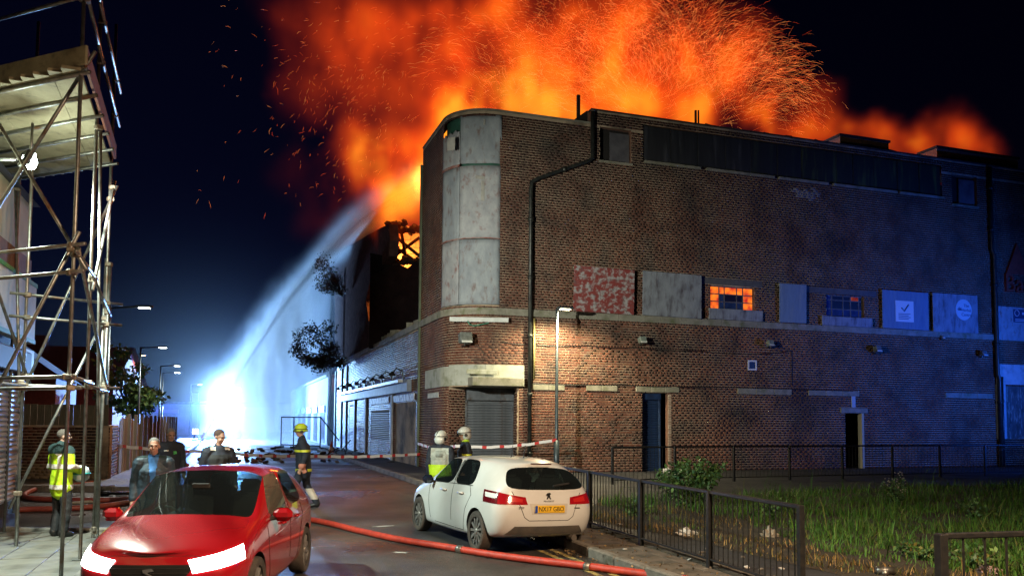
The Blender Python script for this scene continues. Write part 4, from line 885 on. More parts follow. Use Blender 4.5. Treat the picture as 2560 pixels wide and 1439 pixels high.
# deck: boards resting on transoms
plank = mat('scaffold_board', (.34, .30, .20), .8, c2=(.22, .19, .12), nscale=2.5, stretch=(1, 1, 1), bump=.3, bscale=18, c3=(.12, .10, .07), n3=4)
zd = 6.2; pA, pF, pB, pD = at('A', zd), at('F', zd), at('B', zd), at('D', zd); e1 = (pA - pF).normalized(); e2 = (pD - pA); e2.z = 0; L2 = e2.length; e2.normalize()
for k in range(6):
    c = pA + e2 * (.0 + .30 + k * (L2 - .2) / 6)
for k in range(11):                                # boards run along the street direction, side by side
    c = pA - e1 * (.16 + k * .235) + e2 * (L2 / 2); ang = math.atan2(e2.y, e2.x)
    MB().box(c + Vector((0, 0, .05 + random.uniform(-.004, .004))), (L2 + .3, .222, .04), Matrix.Rotation(ang + random.uniform(-.006, .006), 3, 'Z'), .006).build('deck_board', plank, SCF, False, True)
for k in range(6):
    c0 = pA + e2 * (L2 * k / 5 * 1.0); MB().tube([c0 + e1 * .15 - Vector((0, 0, .0)), c0 - e1 * 2.9], .026, 10).build('transom', steel, SCF, True, True)
ang = math.atan2(e1.y, e1.x); MB().box(pA - e1 * 1.4 - e2 * .06 + Vector((0, 0, .2)), (3.0, .04, .24), Matrix.Rotation(ang, 3, 'Z'), .006).build('toe_board', plank, SCF, False, True)
MB().box(pA + e1 * .08 + e2 * L2 / 2 + Vector((0, 0, .2)), (L2, .04, .24), Matrix.Rotation(math.atan2(e2.y, e2.x), 3, 'Z'), .006).build('toe_board', mat('dark_red_board', (.20, .07, .04), .8), SCF, False, True)
# the floodlight clamped under the deck
fl = atY(76, 402, 11.3); FLt = thing('scaffold_floodlight', 'dazzling white floodlight clamped under the scaffold deck', 'floodlight', fl)
MB().tube([(0, 0, .05), (-.02, .05, .55)], .02, 8).build('bracket', steel, FLt, True); MB().tube([(-1.4, .02, .02), (-.1, 0, .02)], .028, 8).build('arm', steel, FLt, True)
aim = Vector((.62, .72, -.30)).normalized(); Mq = aim.to_track_quat('-Z', 'Y').to_matrix()
MB().box(-aim * .06, (.26, .22, .10), Mq, .02).build('housing', black_metal, FLt); MB().box(Vector((0, 0, 0)), (.22, .18, .02), Mq, .004).build('lens', emat('flood_led', (.85, 1, .93), 60), FLt)
MB().lathe([(.02, -.11), (.08, -.08), (.105, 0), (.08, .07), (.03, .10)], 16, Matrix.Translation((0, -.03, -.02))).build('globe', emat('flood_led', (.85, 1, .93), 60), FLt, True)
tg = BM @ Vector((2.6, 0, 4.7)) - fl; add_light('flood_beam', 'SPOT', tg.normalized() * .22, 12500, (1.0, .97, .82), FLt, tg, .06, 60, 1.0)
add_light('flood_spill', 'SPOT', (.03, -.02, -.18), 3600, (.85, 1.0, .86), FLt, (.58, .23, -1.18), .08, 112, .6); add_light('flood_glow', 'POINT', (.0, -.02, -.16), 200, (.85, 1.0, .80), FLt, None, .1)

# ================================================================ garden wall, plank fence, houses, tree
gw = thing('garden_wall', 'red brick garden wall topped by old dark boards behind the hose', 'wall', (-12.2, 24.4, .3))
gA, gB = Vector((-17.5, 23.9, 0)), Vector((-11.85, 24.5, 0)); gd = (gB - gA).normalized(); gn = Vector((gd.y, -gd.x, 0)); gh = 1.75
def gpath(d, off=0.0): return gA.x + gd.x * np.asarray(d) + gn.x * off, gA.y + gd.y * np.asarray(d) + gn.y * off
Lg = (gB - gA).length; Ag, cg = lay(0, Lg, .1, .1 + gh, []); 
ca = (gA + gB) / 2; MB().box((ca.x - gn.x * .11, ca.y - gn.y * .11, .1 + gh / 2), (Lg, .22, gh), Matrix.Rotation(math.atan2(gd.y, gd.x), 3, 'Z')).build('wall', mortar_m, gw, False, True)
low = Ag[:, 2] < .65; cg[low] = np.array([.34, .25, .13]) * rng.uniform(.8, 1.2, low.sum())[:, None]
o = link('brickwork', brickmesh('brickwork', Ag, cg, gpath), brick_m, gw, None, True); o['kind'] = 'stuff'
Lr = 5.0; gd2 = DS.copy(); gn2 = Vector((gd2.y, -gd2.x, 0)); A3, c3_ = lay(0, 2.2, .1, .1 + gh, [])
o = link('brickwork', brickmesh('brickwork', A3, c3_, lambda d, off=0.0: (gB.x + gd2.x * np.asarray(d) + gn2.x * off, gB.y + gd2.y * np.asarray(d) + gn2.y * off)), brick_m, gw, None, True); o['kind'] = 'stuff'
q = gB + gd2 * 1.1 - gn2 * .11; MB().box((q.x, q.y, .1 + gh / 2), (2.2, .2, gh), Matrix.Rotation(math.atan2(gd2.y, gd2.x), 3, 'Z')).build('return_wall', mortar_m, gw, False, True)
oldb = mat('old_grey_board', (.16, .145, .10), .85, c2=(.09, .085, .06), nscale=5, stretch=(6, 6, .6), bump=.3)
for k in range(28):
    c = gA + gd * (.1 + k * .2); MB().box((c.x - gn.x * .1, c.y - gn.y * .1, .1 + gh + .3), (.19, .025, .62 + random.uniform(-.03, .03)), Matrix.Rotation(math.atan2(gd.y, gd.x), 3, 'Z'), .004).build('top_board', oldb, gw, False, True)
FN = thing('plank_fence', 'tall weathered plank fence running along the far pavement', 'fence', (-13.4, 27.2, .3))
fm3 = [mat('fence_plank_%d' % i, c1, .85, c2=c2_, nscale=4, stretch=(5, 5, .5), bump=.4) for i, (c1, c2_) in enumerate([((.24, .21, .16), (.14, .12, .09)), ((.30, .28, .24), (.2, .185, .16)), ((.17, .13, .09), (.10, .08, .06)), ((.22, .14, .10), (.14, .09, .06))])]
f0 = gB + gd2 * 2.2; k = 0; d = 0.0; fang = math.atan2(gd2.y, gd2.x)
while d < 33:
    w = random.uniform(.16, .24); h = 1.75 + .12 * math.sin(d * .8) + random.uniform(-.05, .05); q = f0 + gd2 * (d + w / 2) + gn2 * random.choice([0, .02])
    MB().box((q.x, q.y, .25 + h / 2), (w - .012, .03, h), Matrix.Rotation(fang, 3, 'Z') @ Matrix.Rotation(random.uniform(-.012, .012), 3, 'Y'), .005).build('plank', fm3[(k // 5) % 4 if random.random() < .6 else random.randrange(4)], FN, False, True); d += w; k += 1
    if k % 11 == 0: MB().box((q.x + gn2.x * .07, q.y + gn2.y * .07, .25 + .98), (.12, .12, 1.96), Matrix.Rotation(fang, 3, 'Z'), .02).build('fence_post', fm3[2], FN, False, True)
# plank gate at the near end
def house(nm, lab, c, w, dp, h, rh, rot, wm, rm, wins=2):
    t = thing(nm, lab, 'house', c, rot); MB().bb(-w / 2, w / 2, -dp / 2, dp / 2, -.3, h).build('wall', wm, t)
    MB().add([(-w / 2, -dp / 2, h), (-w / 2, dp / 2, h), (-w / 2, 0, h + rh)], [(0, 1, 2)]).build('gable', wm, t); MB().add([(w / 2, -dp / 2, h), (w / 2, dp / 2, h), (w / 2, 0, h + rh)], [(0, 2, 1)]).build('gable', wm, t)
    e = .3; rf_ = MB().add([(-w / 2 - e, -dp / 2 - e, h - .15), (w / 2 + e, -dp / 2 - e, h - .15), (w / 2 + e, 0, h + rh + .05), (-w / 2 - e, 0, h + rh + .05), (-w / 2 - e, dp / 2 + e, h - .15), (w / 2 + e, dp / 2 + e, h - .15)], [(0, 1, 2, 3), (3, 2, 5, 4)]).build('roof', rm, t)
    MB().bb(w * .2, w * .2 + .6, -.3, .3, h + rh * .5, h + rh + .7).build('chimney', wm, rf_)
    for k in range(wins):
        x = -w / 2 + (k + .5) * w / wins
        for z in ((.9, 2.1), (3.4, 4.5)) if h > 4.8 else ((.9, 2.0),):
            f = MB().bb(x - .6, x + .6, -dp / 2 - .04, -dp / 2 + .02, *z).build('window', mat('house_window_frame', (.4, .4, .42), .5), t); MB().bb(x - .5, x + .5, -dp / 2 - .05, -dp / 2 - .045, z[0] + .1, z[1] - .1).build('pane', mat('house_pane', (.02, .02, .03), .15), f)
    return t
hb = mat('house_red_brick', (.20, .05, .04), .85, c2=(.12, .035, .03), nscale=8, bump=.3); tile = mat('house_roof_tile', (.07, .035, .035), .8, c2=(.04, .025, .025), nscale=10)
p = atY(120, 1040, 44); house('brick_house', 'dark red brick house with pitched roof behind the garden wall', (p.x - 3.0, p.y, .2), 9, 7, 4.0, 2.6, R(112), hb, tile)
p = atY(245, 1040, 62); house('brick_house', 'smaller red brick house further back behind the fence', (p.x - 2, p.y, .2), 8, 8, 4.6, 2.6, R(10), hb, tile)
p = atY(-30, 1040, 60); house('brick_house', 'red brick house at the left edge behind the cream shop', (p.x - 2, p.y, .2), 10, 8, 5.2, 2.8, R(20), hb, tile)
# low shop with roller shutter seen at the street end
p = atY(380, 1095, 96); SH = thing('low_shop', 'low flat-roofed shop with wide roller shutter lit blue', 'building', (p.x, p.y, .2), R(6)); blw = mat('shop_render', (.45, .46, .5), .7, c2=(.35, .36, .4), nscale=1)
MB().bb(-8, 5.0, 0, 8, -.3, 3.6).build('wall', blw, SH); MB().bb(-8.3, 5.3, -.35, 8.2, 3.6, 3.85, .02).build('roof_edge', stone_m, SH); MB().bb(-3.2, 2.9, -.14, -.01, 2.55, 2.95, .01).build('sign', mat('lilac_sign', (.55, .5, .65), .5), SH)
sh_ = MB().bb(-3, 2.7, -.06, -.01, 0, 2.5).build('roller_shutter', wsh, SH)
for i in range(24): MB().bb(-2.95, 2.65, -.085, -.06, i * .1 + .02, i * .1 + .08).build('slat', wsh, sh_)
MB().bb(4.4, 5.1, -.25, -.01, -.1, 4.9).build('end_pier', mat('pale_pier', (.5, .45, .4), .7), SH)
p = atY(620, 1080, 128); BH = thing('low_shop', 'long low building closing the far end of the street', 'building', (p.x, p.y, .2), R(-10)); MB().bb(-22, 26, 0, 8, -.3, 4.2).build('wall', blw, BH); MB().bb(-22.3, 26.3, -.3, 8, 4.2, 4.5).build('roof_edge', stone_m, BH)
for k in range(9): w_ = MB().bb(-20 + k * 5, -17 + k * 5, -.06, -.01, .3, 2.6).build('shop_window', MC['dark_shop_glass'], BH)
# tree behind the fence
p = atY(330, 1060, 47); TR = thing('small_tree', 'small leafy tree reaching over the plank fence', 'tree', (p.x, p.y, .2)); tp = []; C = []
for k in range(30):
    u, v = (random.gauss(322, 34), random.gauss(965, 40)) if k < 22 else (random.uniform(340, 398), random.gauss(995, 9)); q = atY(u, min(v, 1020), 47 + random.uniform(-1.5, 1.5)); tp.append(q); C.append(blob_pts(q, (.55, .6, .42), 130, .05))
MB().tube([(p.x, p.y, .2), (p.x - .1, p.y, 1.6), (p.x, p.y, 3.0)], [.16, .12, .08], 9).build('trunk', bark_m, TR, True, True); limbs(TR, 'branch', tp, (p.x, p.y, 2.0), .05, TR); leaves('crown', np.concatenate(C), .13, GREENS, TR)
# red pillar box
p = onground(415, 1098); PB = thing('pillar_box', 'red cylindrical pillar box at the street end', 'postbox', (p.x, p.y, .25)); pbm = mat('postbox_red', (.40, .012, .02), .35)
MB().lathe([(.30, 0), (.30, .08), (.25, .1), (.25, 1.35), (.31, 1.38), (.31, 1.44), (.24, 1.52), (.05, 1.58)], 20).build('body', pbm, PB, True); MB().lathe([(.32, 0), (.32, .18)], 20).build('plinth', mat('postbox_black', (.01, .01, .01), .5), PB); MB().box((0, -.25, 1.15), (.26, .03, .04)).build('slot', void_m, PB)
# ================================================================ railings
def railing(name, label, pts, h, rail_r, bar_r, n, group, post_r=.035, mt=None, gapz=.12):
    mt = mt or black_metal; t = thing(name, label, 'railing', pts[0], 0, group); P = [Vector(p) for p in pts]
    bm_ = MB().tube([(0, 0, gapz), (0, 0, h - .02)], bar_r, 5).mesh('bar'); bm_.materials.append(mt)
    for i, p in enumerate(P):
        MB().box(p + Vector((0, 0, h / 2 - .02)), (post_r * 2, post_r * 2, h + .08), Matrix.Rotation(BA, 3, 'Z'), .008).build('post', mt, t, False, True)
        if i == len(P) - 1: break
        q = P[i + 1]; d = (q - p); a = math.atan2(d.y, d.x); m = (p + q) / 2; L_ = d.length - post_r * 2
        for z, hh in ((h, .05), (gapz, .03)):
            A_ = Matrix.Rotation(a, 3, 'Z') @ Matrix.Rotation(-math.asin(d.z / d.length), 3, 'Y'); MB().box(m + Vector((0, 0, z)), (L_, .045, hh), A_, .01).build('rail', mt, t, False, True)
        for k in range(1, n):
            f = k / n; o = bpy.data.objects.new('bar', bm_); COL.objects.link(o); o.parent = t; o.location = p.lerp(q, f) - P[0] + Vector((0, 0, -.0))
    return t
GP = lambda x, y: Vector((x, y, gz(x, y) + KH))
r1 = [GP(3.24, 9.35), GP(2.68, 11.3), GP(2.06, 13.25), GP(1.42, 15.15), GP(.74, 17.1)]
railing('railing', 'near black bar railing along the kerb behind the white car', r1, 1.02, .02, .008, 17, None)
r2 = [BM @ Vector((s, -5.2 + .02 * s, .0)) for s in np.linspace(3.4, 30, 14)]; r2 = [GP(p.x, p.y) for p in r2]
railing('railing', 'long dark railing between the grass and the path below the facade', r2, 1.05, .02, .007, 15, None)
r3 = [onground(2350, 1600, KH) * 1.0]; q = atY(2352, 1333, 7.0); r3 = [GP(q.x, q.y), GP(q.x + 1.9, q.y + .45), GP(q.x + 3.8, q.y + .9)]
railing('railing', 'short thick black railing at the edge of the open grass', r3, 1.02, .03, .011, 9, None, .042)
# ================================================================ hoses, tape, temporary fence, debris
hose_r = mat('red_fire_hose', (.50, .045, .022), .5, c2=(.30, .03, .02), nscale=9, namt=.5, bump=.4, bscale=50); hose_d = mat('dull_red_hose', (.30, .06, .04), .5, c2=(.2, .04, .03), nscale=6); hose_y = mat('pale_hose', (.35, .33, .28), .6, c2=(.2, .19, .16), nscale=8)
def spline(P, n=8):
    P = [Vector(p) for p in P]; P = [P[0] * 2 - P[1]] + P + [P[-1] * 2 - P[-2]]; out = []
    for i in range(1, len(P) - 2):
        for k in range(n):
            t = k / n; a, b, c, d = P[i - 1:i + 3]; out.append(.5 * ((2 * b) + (c - a) * t + (2 * a - 5 * b + 4 * c - d) * t * t + (3 * b - a - 3 * c + d) * t ** 3))
    return out + [P[-2]]
def hose(label, px, r, m, dz=0.0, name='fire_hose'):
    P = [onground(u, v) for u, v in px]; P = [p + Vector((0, 0, r + dz)) for p in P]; return tag(MB().tube(spline(P), r, 10).build(name, m, None, True), label, 'hose')
HS = hose('bright red fire hose crossing the road in front of the white car', [(640, 1282), (793, 1308), (900, 1334), (1000, 1356), (1111, 1374), (1222, 1393), (1333, 1408), (1444, 1421), (1554, 1436), (1720, 1459)], .055, hose_r)
for (u_, v_) in ((1150, 1381), (1470, 1425)):
    a_, b_ = onground(u_ - 6, v_ - 1), onground(u_ + 6, v_ + 1); up_ = Vector((0, 0, .055)); MB().tube([a_ + up_, a_.lerp(b_, .45) + up_, a_.lerp(b_, .5) + up_, b_ + up_], [.062, .068, .060, .064], 12).build('hose_coupling', steel, HS, True)
hose('dull red hose lying across the side road behind the hi-vis jacket', [(-60, 1290), (50, 1280), (160, 1277), (260, 1270), (350, 1257), (480, 1242), (640, 1235)], .06, hose_d)
hose('red hose bent in a tight loop near the garden wall', [(330, 1252), (230, 1256), (130, 1254), (70, 1250), (62, 1240), (90, 1228), (140, 1224), (230, 1212)], .06, hose_d)
hose('thin pale hose trailing along the kerb of the side road', [(150, 1262), (260, 1254), (330, 1246), (420, 1232), (560, 1218)], .035, hose_y)
hose('dark hose running up the street to the water monitor', [(470, 1165), (440, 1150), (460, 1135), (480, 1120), (497, 1108)], .06, hose_d)
for (u, v, l, w, a, lab, m) in ((262, 1222, .55, .13, .1, 'black coupling tool lying on the far pavement', black_metal), (290, 1238, .8, .12, .3, 'dark metal branch pipe lying by the side-road kerb', black_metal), (330, 1249, .6, .12, -.1, 'pale wrapped bundle lying beside the hoses', hose_y), (305, 1236, .3, .06, .8, 'white looped strap lying on the kerb', lit_w)):
    p = onground(u, v); t = MB().tube([(-l / 2, 0, w / 2), (-l * .2, 0, w / 2), (-l * .18, 0, w / 2), (l / 2, .03, w / 2)], [w * .5, w * .5, w * .32, w * .4], 10).build('hose_fitting', m, None, True); t.location = p; t.rotation_euler = (0, 0, a); tag(t, lab, 'tool', 'kit by the hoses')
tape_w = mat('tape_white', (.75, .74, .72), .45); tape_r = mat('tape_red', (.55, .03, .03), .45)
def tape(label, P, w, n, sag=.1):
    P = [Vector(p) for p in P]; t = thing('barrier_tape', label, 'barrier tape', P[0], 0, 'barrier tape'); V = {0: ([], []), 1: ([], [])}; L_ = sum((b - a).length for a, b in zip(P, P[1:])); k = 0
    S = []
    for i, (a, b) in enumerate(zip(P, P[1:])):
        m = max(2, int(n * (b - a).length / L_))
        for j in range(m): f = j / m; S.append(a.lerp(b, f) - Vector((0, 0, sag * 4 * f * (1 - f) + .01 * math.sin(j * 1.3))))
    S.append(P[-1]); mw, mr = MB(), MB()
    for i, (a, b) in enumerate(zip(S, S[1:])):
        sl_ = .25 * (b - a); q = [a - Vector((0, 0, w / 2)), b - Vector((0, 0, w / 2)), b + Vector((0, 0, w / 2)), a + Vector((0, 0, w / 2))]; (mr if i % 4 == 0 else mw).add(q, [(0, 1, 2, 3)])
    mw.build('white_band', tape_w, t, False, True); mr.build('red_stripe', tape_r, t, False, True); return t
tp2 = BM @ Vector((fac(1390, 1098, -1.35)[0], -1.38, fac(1390, 1098, -1.35)[1]))
tape('red and white tape from the lit lamp post to the building corner strip', [tp2, BM @ Vector((0, -.6, 1.05)), BM @ Vector((-.1, 4.6, 1.0)), ], .09, 60, .12)
tpA, tpB = atY(265, 1109, 27.0), atY(1050, 1134, 31.8)
tape('red and white tape stretched right across the side street', [tpA, atY(520, 1128, 28.5), atY(760, 1139, 30), tpB], .10, 90, .06)
# temporary mesh fence panel with block feet
HF = thing('temporary_fence', 'dark mesh fence panel on block feet across the wet road', 'fence', onground(705, 1120)); a, b = onground(702, 1118), onground(800, 1122); hh = hatY(1046, a.y) - a.z
for p_, q_ in ((a, a + Vector((0, 0, hh))), (b, b + Vector((0, 0, hh))), (a.lerp(b, .33), a.lerp(b, .33) + Vector((0, 0, hh))), (a + Vector((0, 0, hh)), b + Vector((0, 0, hh))), (a + Vector((0, 0, .2)), b + Vector((0, 0, .2)))): MB().tube([p_, q_], .045, 6).build('frame_tube', black_metal, HF, False, True)
MB().tube([b + Vector((0, 0, hh)), b + Vector((1.2, 2.0, 0))], .045, 6).build('brace', black_metal, HF, False, True)
mb = MB()
for k in range(1, 40): p_ = a.lerp(b, k / 40); mb.tube([p_ + Vector((0, 0, .2)), p_ + Vector((0, 0, hh))], .004, 3, False)
mb.build('mesh_wire', black_metal, HF, False, True)
for f in (0, .33, 1): p_ = a.lerp(b, f); MB().box(p_ + Vector((0, 0, .06)), (.25, .8, .12), None, .02).build('block_foot', darkrub, HF, False, True)
p = onground(828, 1136); TC = thing('traffic_cone', 'orange and white traffic cone by the side wall', 'cone', p); MB().lathe([(.17, .03), (.02, .75)], 16).build('cone', mat('cone_orange', (.55, .10, .03), .5), TC, True); MB().lathe([(.138, .18), (.092, .42)], 16, None, False).build('white_band', tape_w, TC, True); MB().box((0, 0, .018), (.42, .42, .036), None, .01).build('base', darkrub, TC)
rub = mat('brick_rubble', (.18, .08, .055), .9, c2=(.08, .05, .04), nscale=5)
for i in range(150):
    u = random.triangular(470, 1000, 640); v = random.uniform(1118, 1160) - abs(u - 640) * .01
    if i > 95: u = random.uniform(790, 980); v = 1128 + (u - 790) * .13 + random.uniform(-6, 10)
    p = onground(u, v); s = random.uniform(.07, .24)
    tag(MB().box((0, 0, s * .3), (s * 1.3, s, s * .6), Euler((random.uniform(-.4, .4), random.uniform(-.4, .4), random.random() * 3)).to_matrix(), .01).build('brick_rubble', random.choice([rub, charred, kerb_m]), None, False, False, p), 'broken brick fallen on the wet side street', 'rubble', 'bricks fallen on the street')
for i in range(14):
    p = onground(random.uniform(800, 900), random.uniform(1128, 1142)); a_ = random.uniform(0, 3); q = p + Vector((math.cos(a_), math.sin(a_) * .6, random.uniform(.1, .7))) * random.uniform(.5, 1.4); tag(MB().tube([p, q], .03, 5).build('charred_timber', charred, None), 'charred timber length leaning in the debris by the wall', 'timber', 'charred timbers in the debris')
# ================================================================ fire service kit at the street end
p = onground(506, 1104); MN = thing('water_monitor', 'portable water monitor firing a jet from the road', 'water monitor', p); J0 = Vector((p.x, p.y, p.z + .5))
for a_ in (0, 1.6, 3.1, 4.7): MB().tube([(0, 0, .3), (math.cos(a_) * 1.0, math.sin(a_) * .6, .03)], .05, 6).build('leg', black_metal, MN)
MB().tube([(0, 0, .1), (0, 0, .45), (.25, -.25, .75)], .10, 10).build('barrel', hose_d, MN, True)
p = onground(488, 1107); TP = thing('tripod_floodlight', 'bright floodlight on a low tripod by the water monitor', 'floodlight', p); zt = hatY(1083, p.y) - p.z
for a_ in (.5, 2.6, 4.7): MB().tube([(0, 0, zt * .8), (math.cos(a_) * .5, math.sin(a_) * .5, 0)], .03, 6).build('leg', black_metal, TP)
MB().box((0, .06, zt), (.5, .12, .4), None, .03).build('housing', black_metal, TP); MB().box((0, -.02, zt), (.44, .03, .34), None, .01).build('lens', emat('tripod_led', (.9, .97, 1), 30), TP); add_light('tripod_light', 'SPOT', (0, -.1, zt), 1500, (.9, .96, 1), TP, (1.5, -10, zt - 1.5), .2, 140)
p = atY(552, 1090, 80); FE = thing('fire_engine', 'fire engine with blue beacons and raised floodlight mast behind the spray', 'fire engine', (p.x, 80, .2), R(-15)); fer = mat('fire_engine_red', (.4, .02, .02), .35, coat=.5); fey = mat('fire_engine_yellow', (.6, .6, .05), .5)
MB().bb(-1.25, 1.25, 0, 2.2, .55, 3.0, .15).build('cab', fer, FE); MB().bb(-1.25, 1.25, 2.25, 7.5, .55, 3.1, .05).build('body', fer, FE); MB().bb(-1.05, 1.05, -.02, .02, 1.7, 2.75, .01).build('windscreen', MC['dark_shop_glass'], FE); MB().bb(-1.26, 1.26, -.06, .4, .45, .85, .03).build('bumper', lit_w, FE)
for k in range(4): MB().bb(-1.29, -1.255, 2.4 + k * 1.25, 3.5 + k * 1.25, .9, 2.7).build('locker_shutter', wsh, FE)
MB().bb(-1.28, -1.252, 0.2, 7.4, .6, .82).build('reflective_band', fey, FE)
for x in (-1.1, 1.1):
    for y_ in (1.0, 6.0): MB().tube([(x - .15, y_, .5), (x + .15, y_, .5)], .5, 18).build('wheel', darkrub, FE, True)
    MB().box((x * .75, -.03, .95), (.35, .04, .2), None, .02).build('headlight', emat('engine_headlight', (.9, .95, 1), 6), FE)
bl = emat('blue_beacon', (.02, .15, 1), 60)
for x in (-.85, .85): MB().lathe([(.22, 0), (.22, .2), (.1, .28)], 12, Matrix.Translation((x, .6, 3.0))).build('blue_beacon', bl, FE, True)
MB().bb(-1.0, 1.0, .4, .8, 2.98, 3.06, .02).build('light_bar', black_metal, FE)
add_light('beacon_light', 'SPOT', (-.9, -.8, 3.4), 80000, (.04, .16, 1), FE, (3.5, -10.8, -4.2), .3, 84, .5); add_light('beacon_light', 'POINT', (1.4, .6, 3.3), 26000, (.03, .15, 1), FE, None, .3)
mz = hatY(984, 79) - .2; MB().tube([(-.3, 2.6, 3.0), (-.3, 2.6, mz)], .07, 8).build('mast', steel, FE)
for k, (x, z) in enumerate(((-.75, .3), (.1, .3), (-.75, -.25), (.1, -.25))): h = MB().box((x, 2.5, mz + z), (.75, .2, .48), Euler((R(8), 0, 0)).to_matrix(), .03).build('mast_floodlight', black_metal, FE); MB().box((x, 2.37, mz + z - .02), (.68, .03, .42), Euler((R(8), 0, 0)).to_matrix(), .01).build('lens', emat('mast_led', (.92, .97, 1), 60), h)
add_light('mast_light', 'SPOT', (-.3, 2.0, mz), 150000, (.30, .60, 1), FE, (4.5, -12, mz - 1.0), .35, 100, .5)
# blue-lit emergency van just out of view that colours the facade
# ================================================================ cars
tyre_m = mat('tyre_rubber', (.035, .03, .027), .85, c2=(.10, .08, .065), nscale=5, namt=.5, bump=.3, bscale=80)
rim_m = mat('wheel_trim', (.38, .37, .36), .4, .6, c2=(.25, .22, .19), nscale=8); blackp = mat('black_plastic', (.015, .015, .016), .5, c2=(.03, .028, .026), nscale=12)
seat_m = mat('car_seat_cloth', (.03, .03, .034), .9); tail_r = mat('tail_lamp_red', (.30, .006, .012), .12, coat=.6, emit=(.5, .01, .01), estr=.05); tail_d = mat('tail_lamp_dark', (.10, .004, .008), .12, coat=.6); clear_l = mat('clear_lamp', (.65, .68, .68), .12, coat=.6)
car_glass = glassmat('car_glass', (.08, .12, .11), .38); chrome = mat('chrome', (.6, .6, .6), .15, 1.0)
ROWS = [  # rear to front, nine points from sill centre to roof centre: (x, y, z)
 [(.14, 0, .30), (.14, .60, .30), (.08, .70, .33), (-.01, .77, .52), (.00, .78, .78), (.10, .72, 1.00), (.46, .55, 1.325), (.46, .38, 1.375), (.45, 0, 1.395)],
 [(.40, 0, .24), (.40, .74, .24), (.34, .84, .28), (.26, .89, .52), (.24, .895, .80), (.36, .845, 1.02), (.74, .63, 1.355), (.72, .47, 1.415), (.70, 0, 1.43)],
 [(.95, 0, .20), (.95, .78, .20), (.95, .865, .24), (.95, .905, .48), (.95, .905, .80), (.98, .86, 1.005), (1.12, .66, 1.395), (1.10, .49, 1.45), (1.08, 0, 1.47)],
 [(1.78, 0, .18), (1.78, .78, .18), (1.78, .87, .22), (1.78, .905, .46), (1.78, .90, .78), (1.78, .865, .985), (1.76, .67, 1.405), (1.75, .50, 1.46), (1.74, 0, 1.478)],
 [(1.86, 0, .18), (1.86, .78, .18), (1.86, .87, .22), (1.86, .905, .46), (1.86, .90, .78), (1.86, .865, .983), (1.84, .67, 1.405), (1.82, .50, 1.458), (1.80, 0, 1.477)],
 [(2.70, 0, .18), (2.70, .78, .18), (2.70, .87, .22), (2.70, .90, .46), (2.72, .895, .77), (2.84, .855, .955), (2.36, .655, 1.375), (2.30, .49, 1.425), (2.28, 0, 1.445)],
 [(3.05, 0, .19), (3.05, .77, .19), (3.05, .86, .23), (3.05, .89, .46), (3.07, .89, .76), (3.12, .845, .935), (3.08, .735, .975), (3.16, .50, 1.015), (3.20, 0, 1.03)],
 [(3.55, 0, .20), (3.55, .76, .20), (3.55, .85, .24), (3.55, .895, .48), (3.55, .885, .74), (3.52, .80, .885), (3.50, .67, .92), (3.52, .45, .945), (3.54, 0, .955)],
 [(3.98, 0, .20), (3.96, .68, .20), (3.96, .78, .24), (3.97, .83, .46), (3.93, .82, .68), (3.87, .73, .795), (3.88, .58, .825), (3.95, .38, .84), (3.99, 0, .845)],
 [(4.14, 0, .20), (4.12, .50, .20), (4.16, .58, .25), (4.21, .62, .45), (4.19, .60, .62), (4.11, .56, .725), (4.12, .46, .745), (4.16, .30, .755), (4.19, 0, .76)]]
